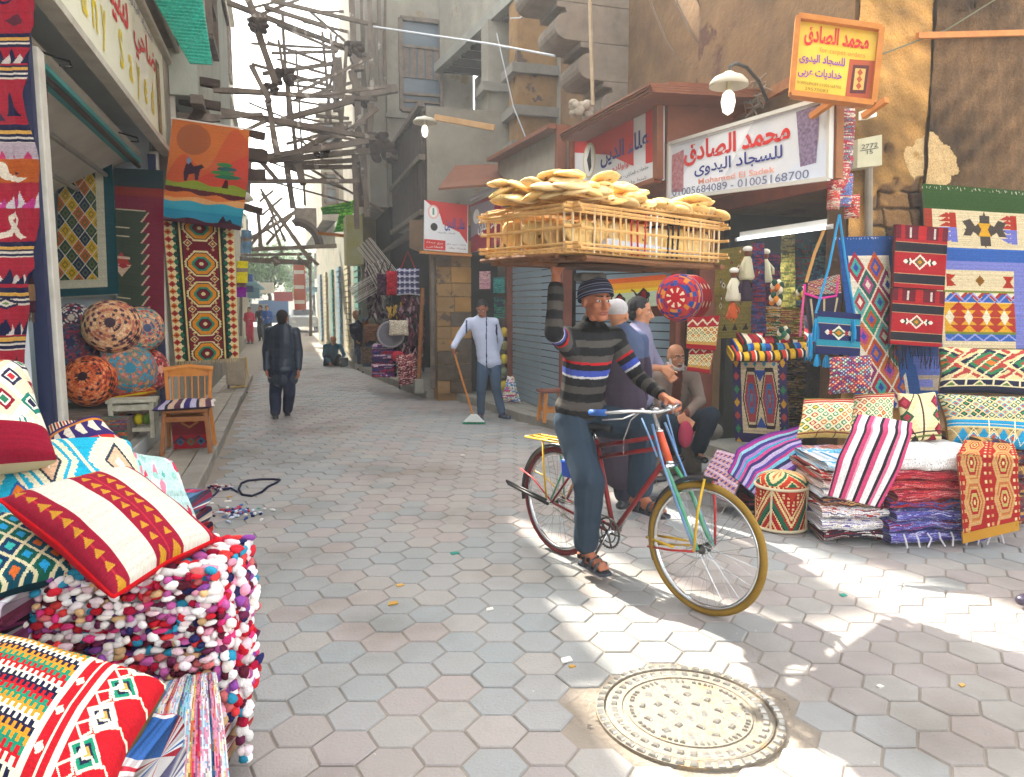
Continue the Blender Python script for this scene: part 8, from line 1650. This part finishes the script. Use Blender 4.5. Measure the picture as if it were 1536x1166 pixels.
def loafmesh(seed):
 b=MB();n,m=16,8;r=np.random.RandomState(seed);vs=[]
 for i in range(m+1):
  th=math.pi*i/m
  for k in range(n):ph=2*math.pi*k/n;w_=1+.06*math.sin(2*ph+seed)+.04*math.sin(5*ph+seed*2);z=math.cos(th);vs.append((math.sin(th)**.8*math.cos(ph)*.088*w_,math.sin(th)**.8*math.sin(ph)*.085*w_,z*(.021 if z>0 else .012)*(1+.2*math.sin(3*ph+seed))))
 b.add(vs,[(i*n+k,(i+1)*n+k,(i+1)*n+(k+1)%n,i*n+(k+1)%n)for i in range(m)for k in range(n)]);me=b.mesh('loaf',True);me.materials.append(crm if seed%3 else crm2);return me
LM=[loafmesh(q)for q in range(6)]
n_=0
def loaf(p,rx,ry,rz,s=1.):
 o=bpy.data.objects.new('loaf',LM[r_.randrange(6)]);COL.objects.link(o);o.location=p;o.rotation_euler=(rx,ry,rz);o.scale=(s,s,s*1.1)
 tag(o,'flat round golden loaf in the crate above the cyclist','bread','flat loaves in the crate')
for x in np.arange(.10,LX-.05,.105):
 for y in(.09,.23,.38,.53):loaf(K(x+r_.uniform(-.015,.015),y+r_.uniform(-.02,.02),ZB+.09+r_.uniform(0,.02)),1.3+r_.uniform(-.25,.2),r_.uniform(-.2,.2),-YAW+.74+r_.uniform(-.4,.4),.95)
for lay in range(3):
 for x in np.arange(.02,LX+.02,.108):
  for y in np.arange(.04,LY,.125):
   hump=.05*math.exp(-((x-.08)/.22)**2)+.03*math.exp(-((x-.55)/.25)**2)+.025*math.exp(-((x-1.15)/.2)**2);keep=[1,.3+hump*8,hump*9][lay]
   if r_.random()>keep:continue
   loaf(K(x+r_.uniform(-.03,.03),y+r_.uniform(-.03,.03),ZT+.045+lay*.03+hump*.9*min(lay+.4,1)+r_.uniform(-.008,.01)),r_.uniform(-.35,.35),r_.uniform(-.4,.4),r_.uniform(0,6),r_.uniform(.92,1.08))
for(x,y,z,rx)in((.02,.03,ZT+.09,.25),(.12,.05,ZT+.10,.1),(-.03,.14,ZT+.09,.2),(.05,.10,ZT+.125,.15),(.2,.02,ZT+.09,.3)):loaf(K(x,y,z),rx,-.1,.4,1.1)
b=MB();b.hexa([K(.25,.02,ZB+.02),K(1.2,.02,ZB+.015),K(1.2,.06,ZB+.015),K(.25,.06,ZB+.02),K(.3,.025,ZB+.075),K(1.15,.03,ZB+.04),K(1.15,.05,ZB+.04),K(.3,.05,ZB+.075)]);b.build('paper_lining',mat('paper_white','d4d8e0',.7,noise=(12,'b8bcc8',.6),bump=.5,bscale=40),cr)
# ================================================================ BAG SHOP AND SMALL THINGS ALONG THE RIGHT
cb=empty('shop_canopy',(2.3,13,3),'corrugated metal canopy with a brown end box over the bag shop','canopy')
b=MB();n=26;a0,a1,z0,z1=onD(560,388,15.5),onD(636,330,12.9),.0,0
for k in range(n):
 t0,t1=k/n,(k+.55)/n;p,q=a0.lerp(a1,t0),a0.lerp(a1,t1);b.hexa([p,q,q+Vector((.7,.2,.35)),p+Vector((.7,.2,.35)),p+Vector((0,0,.02)),q+Vector((0,0,.02)),q+Vector((.7,.2,.38)),p+Vector((.7,.2,.38))])
x_=b.build('corrugation',M['timber'],cb);x_['kind']='stuff'
b=MB();q=[onD(614,330,12.9),onD(637,330,12.6),onD(637,380,12.6),onD(614,372,12.9)];b.hexa([q[3],q[2],q[2]+HF*.4,q[3]+HF*.4,q[0],q[1],q[1]+HF*.4,q[0]+HF*.4]);b.build('end_box',mat('box_tan','8a7058',.7,noise=(6,'6a5442',.6)),cb)
def bagthing(u,v,D,w,h,A,lb,cat='bag',strap='3a2a2a',d=.10,grp='bags hanging in the bag shop',name='hanging_bag'):
 c0=onD(u,v,D);TL,TR,BR,BL=c0+HR*-w/2,c0+HR*w/2,c0+HR*w*.52+Vector((0,0,-h)),c0-HR*w*.52+Vector((0,0,-h));o=pillow(name,lb,TL,TR,BR,BL,d*1.4,A,back='2a2024',seed=int(u),group=grp,cat=cat,puff=.3,lump=.01)
 b=MB();b.tube([c0-HR*w*.3,c0+Vector((0,0,h*.6)),c0+HR*w*.3],.012,5,c=strap);b.build('strap',M['rag'],o)
p=Pic(40,40,40,40,'3a3a6a');p.stripesx(0,40,[(4,'3a3a6a'),(3,'b8b8cc'),(2,'5a4a7a')]);[p.rect(0,y,40,y+2.5,'c8c8d4')for y in range(2,40,9)];[p.rect(0,y+4,40,y+6,'2a2a50')for y in range(2,40,9)]
bagthing(612,402,13.0,.40,.48,p.out(),'blue and white plaid bag hanging highest in the bag shop',strap='a82a3a')
specks=lambda seed,pal:rag(26,26,pal,seed,2)
bagthing(590,406,13.6,.26,.46,specks(1,['b8182c','a01424','c83040']),'plain red bag hanging beside the plaid one')
bagthing(577,410,13.9,.30,.42,specks(2,['2a1a28','3a2434','6a4a5a']),'dark plum bag hanging left of the red one')
bagthing(598,480,12.9,.34,.28,specks(3,['c8bca8','d8ccb8','b8a890']),'cream bag hanging in front of the round tray')
bagthing(557,485,14.2,.34,.36,specks(4,['6a4a36','5a3c2c','7a5842']),'brown bag hanging beside the seated far men')
bagthing(552,520,14.4,.30,.34,specks(5,['5a4436','4a382c','7a6048']),'tan bag hanging below the brown one')
for k,(u,v,D,L,a,w_,lb)in enumerate([(566,392,14.6,.9,-.9,.22,'bundle of pale slats leaning out of the bag shop, uppermost'),(556,430,14.6,.8,.5,.20,'fan of pale sticks hanging at the front of the bag shop'),(572,420,14.2,.7,-1.1,.16,'rolled cream mat among the sticks of the bag shop')]):
 b=MB();r_=random.Random(k);c0=onD(u,v,D)
 for q in range(16):o_=(HR*math.sin(a)-Vector((0,0,math.cos(a))))*(q-8)*.022+HF*r_.uniform(-.05,.05);d_=(HR*math.cos(a)+Vector((0,0,math.sin(a))))*L/2;b.bar(c0+o_-d_,c0+o_+d_*r_.uniform(.8,1.1),.016,.012,c=r_.choice(['c8c0b4','a89c90','6a5a54','d8d0c4']))
 x_=b.build('stick_bundle',M['rag']);tag(x_,lb,'sticks',kind='thing')
for k,(u0,u1,v0,v1,D,n_,pal,lb)in enumerate([(548,580,395,475,14.8,190,['2a1c28','4a3440','8a7a80','5a4450','b8a8a8'],'thicket of beaded straps hanging in the bag shop front'),(600,636,445,560,13.3,330,['3a1c2c','5a2c3c','8a4a5a','2a1a24','b89aa0','6a3444'],'dense hanging rows of maroon beaded cords in the bag shop'),(580,606,455,478,13.6,50,['2a2428','5a5054','c8a04a'],'black bead purse hanging under the red bag')]):
 rr=np.random.RandomState(60+k);o=empty('bead_curtain',onD((u0+u1)/2,v1,D),lb,'beads');P_=[np.array(list(onD(rr.uniform(u0,u1),rr.uniform(v0,v1),D+rr.uniform(-.15,.15))))for _ in range(n_)]
 tufts('cords',P_,[np.array([rr.uniform(-.5,.5),rr.uniform(-.3,.3),1.])for _ in P_],[(rr.uniform(.03,.09),.022,.022)for _ in P_],[pal[rr.randint(len(pal))]for _ in P_],o,70+k)
c0=onD(586,502,13.1);ax=(-HF*.95+HR*.2+Vector((0,0,.12))).normalized();tr=empty('round_tray',c0,'big round grey woven tray with a laced rim leaning in the bag shop','tray')
b=MB();b.lathe([(.001,0),(.21,0),(.215,.012),(.001,.012)],c0,40,axis=ax);b.build('mesh',mat('tray_mesh','6f6c72',.8,noise=(40,'55525a',.7),bump=.5,bscale=100),tr)
x_,y_=ax.cross(Vector((0,0,1))).normalized(),None;y_=x_.cross(ax);b=MB();b.tube([c0+(x_*math.cos(t)+y_*math.sin(t))*.225 for t in np.linspace(0,6.2832,32,endpoint=False)],.022,7,closed=True);b.build('rim',mat('tray_rim','a8a4a8',.7,noise=(50,'5a565a',.8)),tr,smooth=True)
for k in range(7):
 c0=onD(577,562-k*7,13.3);folded('folded_textile',['lowest','second lowest','third lowest','middle','third highest','second highest','highest'][k]+' of the folded red and violet textiles stacked outside the bag shop',c0,HR*.20,HF*.16,.09,rag(26,12,[['8a1c3a','4a2a6a','c8a8b8'],['3a2a6a','2a1c4a','a8284a']][k%2],800+k),800+k,group='folded textiles outside the bag shop',cat='folded textile')
c0=onD(611,578,12.8);c0.z=.14;wt=empty('wheeled_bag',c0,'maroon flowered wheeled shopping bag standing outside the bag shop','bag')
me=pillow('x',None,c0+HR*-.19+Vector((0,0,.62)),c0+HR*.15+Vector((0,0,.66)),c0+HR*.22+Vector((0,0,.1)),c0+HR*-.14+Vector((0,0,.06)),.34,rag(40,50,['5a1c2a','8a3a44','e0b8b0','3a1420','a85a5a'],9,2),back='3a1420',lump=.01,puff=.3);me.name='bag';me.parent=wt;me.matrix_parent_inverse=Matrix.Translation(-c0);me['category']='';del me['category']
for q in(-1,1):b=MB();b.lathe([(.001,-.015),(.05,-.015),(.055,0),(.05,.015),(.001,.015)],c0+HR*.14*q+HF*.05+Vector((0,0,.055)),14,axis=tuple(HR));b.build('wheel',M['black'],wt)
b=MB();b.ell(onD(597,535,12.9),.12,.1,.10,12,8,c='b8243a');tag(b.build('cloth_bundle',M['rag'],smooth=True),'bright red cloth bundle between the folded textiles and the wheeled bag','bundle')
for k,(u0,v0,u1,v1,D,r,m,lb)in enumerate([(634,432,628,575,12.6,.035,M['wood'],'brown pole leaning at the edge of the bag shop'),(650,385,650,582,12.5,.05,M['timber'],'grey door post at the right end of the bag shop'),(657,385,658,585,12.5,.03,M['timber_dark'],'dark pipe beside the grey door post')]):
 b=MB();p_,q_=onD(u0,v0,D),onD(u1,v1,D);b.tube([p_,q_],r,8);tag(b.build('shop_pole',m),lb,'pole')
b=MB();c0=onD(628,592,12.5);b.hexa([(c0.x+x*(.09 if z<.2 else .07),c0.y+y*.09,z)for z in(.12,.36)for x,y in((-1,-1),(1,-1),(1,1),(-1,1))]);tag(b.build('concrete_block',M['concrete'],bevel=.02),'rough concrete block at the corner of the kerb by the bag shop','block')
dm=M['dark'];b=MB();b.box(3.0,3.56,12.5,12.6,.1,3.0);tag(b.build('shade_panel',dm),'dark doorway between the limestone pier and the roller shutter','door')  # near-black sheet stands in for the shade inside the open shop entrance
for k,(u0,u1,v0,v1,D,cc,lb)in enumerate([(719,736,407,434,12.4,['d8a0a8','c88898','e8b8b8'],'pink printed cloth hanging in the dark doorway'),(740,760,416,440,12.2,['2f8a84','1f6a6a','48a09a'],'teal printed cloth hanging in the dark doorway'),(741,762,446,478,12.2,['1f3a50','2a8a6a','16283a'],'dark wire rack with green packets in the doorway')]):
 cloth('hanging_cloth',lb,'cloth',[(onD(u0,v0,D),onD(u1,v0,D-.05)),(onD(u0,v1,D),onD(u1,v1,D-.05))],rag(20,26,cc,k,5),seed=k,wave=.01,thick=.01)
for k in range(5):
 c0=onD(756,498+k*20,12.0);b=MB();b.lathe([(.001,-.08),(.05,-.08),(.055,.04),(.03,.07),(.001,.075)],c0,12,c=['c8a82a','8a8454','d8c03a','6a7a5a','c8b42a'][k]);tag(b.build('jar',M['col'],smooth=True),['yellow jar highest in the doorway column','olive jar second from the top in the doorway','bright yellow jar in the middle of the doorway column','green jar second from the bottom in the doorway','yellow jar lowest in the doorway column'][k],'jar','jars stacked in the doorway')
c0=onD(766,606,11.2);c0.z=.12;A=rag(20,26,['e0dce0','e8e4e0','d84a7a','e8e4e8','4a8ac8','e0d8a0'],3,3);pillow('carrier_bag','white carrier bag printed with pink flowers standing by the shutter',c0+HR*-.05+Vector((0,0,.42)),c0+HR*.05+Vector((0,0,.42)),c0+HR*.16,c0+HR*-.16,.12,A,back='d8d4d8',cat='bag')
c0=onH(823,632,.11);c0=Vector((c0.x+.05,c0.y,.11));st=empty('wooden_stool',c0,'small brown wooden stool standing against the roller shutter','stool')
b=MB();b.box(c0.x-.18,c0.x+.18,c0.y-.14,c0.y+.14,.49,.525);b.build('seat',M['wood_redbrown'],st,bevel=.012)
legs4(st,[(c0.x+a*.12,c0.y+e*.09)for a in(-1,1)for e in(-1,1)],.11,.49,.045,M['wood_orange'],splay=.28)
for e in(-1,1):b=MB();b.bar((c0.x-.14,c0.y+e*.11,.26),(c0.x+.14,c0.y+e*.11,.26),.02,.045);b.build('stretcher',M['wood_orange'],st)
# ================================================================ FAR END OF THE STREET
def car(x,y,col,lb):
 o=empty('parked_car',(x,y,0),lb,'car','cars far down the street');b=MB();A=[(-.85,.35),(-.85,.85),(-.75,1.0),(.75,1.0),(.85,.85),(.85,.35)];n=6
 for(y0,y1,w0)in((0,3.9,1.0),):b.add([(x+a,y+y0,z)for a,z in A]+[(x+a,y+y1,z)for a,z in A],[tuple(range(n))[::-1],tuple(range(n,2*n))]+[(i,(i+1)%n,n+(i+1)%n,n+i)for i in range(n)])
 b.hexa([(x+a*(1 if z<1.1 else .82),y+(yy if z<1.1 else yy*.7+.55),z)for z in(1.0,1.45)for a,yy in((-.74,.7),(.74,.7),(.74,3.2),(-.74,3.2))]);b.build('body',mat('car_'+col,col,.3,spec=.5),o,bevel=.05)
 b=MB();b.hexa([(x+a,y+yy,z)for z in(1.08,1.38)for a,yy in((-.6,.72 if z<1.2 else .95),(.6,.72 if z<1.2 else .95),(.6,1.1),(-.6,1.1))]);b.build('windscreen',mat('dark_glass','1c2228',.15,spec=.6),o)
 for a in(-1,1):
  for yy in(.75,3.1):b=MB();b.lathe([(.001,-.09),(.28,-.09),(.30,0),(.28,.09),(.001,.09)],(x+a*.78,y+yy,.31),16,axis=(1,0,0));b.build('wheel',M['black'],o)
  b=MB();b.ell((x+a*.6,y,.65),.13,.05,.09,10,6);b.build('headlight',M['white'],o)
car(1.0,47,'c8ccd0','white car nearest in the hazy far street');car(-.6,58,'3a5a8a','blue car behind the white one in the far street');car(1.4,62,'8a3030','red car furthest down the street')
def tree(x,y,h,lb,seed):
 o=empty('street_tree',(x,y,0),lb,'tree','trees far down the street');b=MB();b.tube([(x,y,0),(x+.1,y,h*.4),(x-.1,y+.1,h*.65)],.16,7,r1=.08)
 for k in range(4):b.tube([(x,y,h*.45),(x+math.cos(k*1.7)*h*.2,y+math.sin(k*1.7)*h*.2,h*.75)],.06,5,r1=.02)
 b.build('trunk',M['timber_dark'],o);r=np.random.RandomState(seed);n=2600;c=r.normal(0,1,(26,3))*[h*.17,h*.17,h*.11]+[x,y,h*.74];P_=c[r.randint(26,size=n)]+r.normal(0,h*.06,(n,3));d1=r.normal(0,1,(n,3));d2=r.normal(0,1,(n,3));d1*=.14/np.linalg.norm(d1,axis=1)[:,None];d2*=.10/np.linalg.norm(d2,axis=1)[:,None]
 V=np.stack([P_-d1,P_-d2,P_+d1,P_+d2],1).reshape(-1,3);cl=np.array([q3('6a8a50'),q3('7f9c5c'),q3('587444')])[r.randint(3,size=n)];x_=link('crown',npmesh('crown',V,np.arange(4*n).reshape(-1,4),cl),o,mat('foliage',attr=True,rough=.8));x_['kind']='stuff'
tree(-1.2,56,5.6,'small green tree on the left of the far street',1);tree(.9,66,6.8,'taller green tree in the middle of the far street',2);tree(2.0,60,5,'green tree on the right of the far street',3)
for k,(u,v,D,w,h,c_,lb)in enumerate([(449,428,30,.45,2.0,'c05a3a','orange and white vertical street sign hanging far away'),(380,440,36,.6,.5,'7aa8c0','pale blue sign board far down the street'),(398,432,42,.9,.6,'d8d4c8','cream sign board far down the street'),(425,445,48,1.2,.6,'b04a4a','red sign board far down the street'),(372,425,33,.4,.8,'3a5a9a','blue hanging sign on the far left'),(410,462,50,2.0,1.0,'6a8ab8','blue market stall awning far down the street'),(388,470,44,1.0,1.1,'9aa0a8','grey stall far down the street')]):
 c0=onD(u,v,D);b=MB();b.hexa([c0+HR*a+HF*e+Vector((0,0,z))for z in(-h/2,h/2)for a,e in((-w/2,0),(w/2,0),(w/2,.12),(-w/2,.12))],c=c_)
 if k==0:
  for q in range(3):b.hexa([c0+HR*a+HF*e+Vector((0,0,z))for z in(-.75+q*.6,-.6+q*.6)for a,e in((-.2,-.01),(.2,-.01),(.2,-.002),(-.2,-.002))],c='e8e0d8')
 tag(b.build('street_sign' if k<5 else 'market_stall',M['col']),lb,'sign' if k<5 else 'stall')
A=rag(20,12,['58b82a','6ad03a','3a9a2a','8ae04a'],2,6);cloth('green_tarpaulin','bright green plastic sheet hanging over the far right shops','tarpaulin',[(onD(482,312,21),onD(530,300,20)),(onD(484,322,21),onD(532,320,20))],A,seed=3,wave=.08,k=4);cloth('green_tarpaulin','narrow green plastic strip hanging below the bright green sheet','tarpaulin',[(onD(512,320,20.2),onD(530,318,20)),(onD(508,350,20.2),onD(524,348,20))],A,seed=4,wave=.08,k=4)
b=MB();b.bar(onD(478,350,20.5),onD(536,356,19.5),.07,.09);b.bar(onD(520,354,19.8),onD(538,372,19.4),.06,.07);tag(b.build('wooden_bracket',M['wood_orange']),'orange timber bracket over the far right shops','bracket')
c0=onD(530,390,18.6);b=MB();b.box(c0.x-.15,c0.x+.25,c0.y,c0.y+.9,c0.z-.1,c0.z+1.1);tag(b.build('cream_panel',mat('panel_lime','b8b46a',.7,noise=(4,'c8c4b0',.7))),'lime and cream sign panel edge-on above the far seated men','sign')
# ================================================================ AIR
hz=MB();hz.box(-13,17,-13,104,-1.7,23.6)
hm=bpy.data.materials.new('haze');hm.use_nodes=True;hn=hm.node_tree;hn.nodes.remove(hn.nodes['Principled BSDF'])
pvn=hn.nodes.new('ShaderNodeVolumePrincipled');pvn.inputs['Density'].default_value=HAZE;pvn.inputs['Color'].default_value=(.86,.93,1,1);pvn.inputs['Anisotropy'].default_value=.3
hn.links.new(pvn.outputs[0],hn.nodes['Material Output'].inputs['Volume'])
tag(hz.build('haze',hm),kind='stuff')
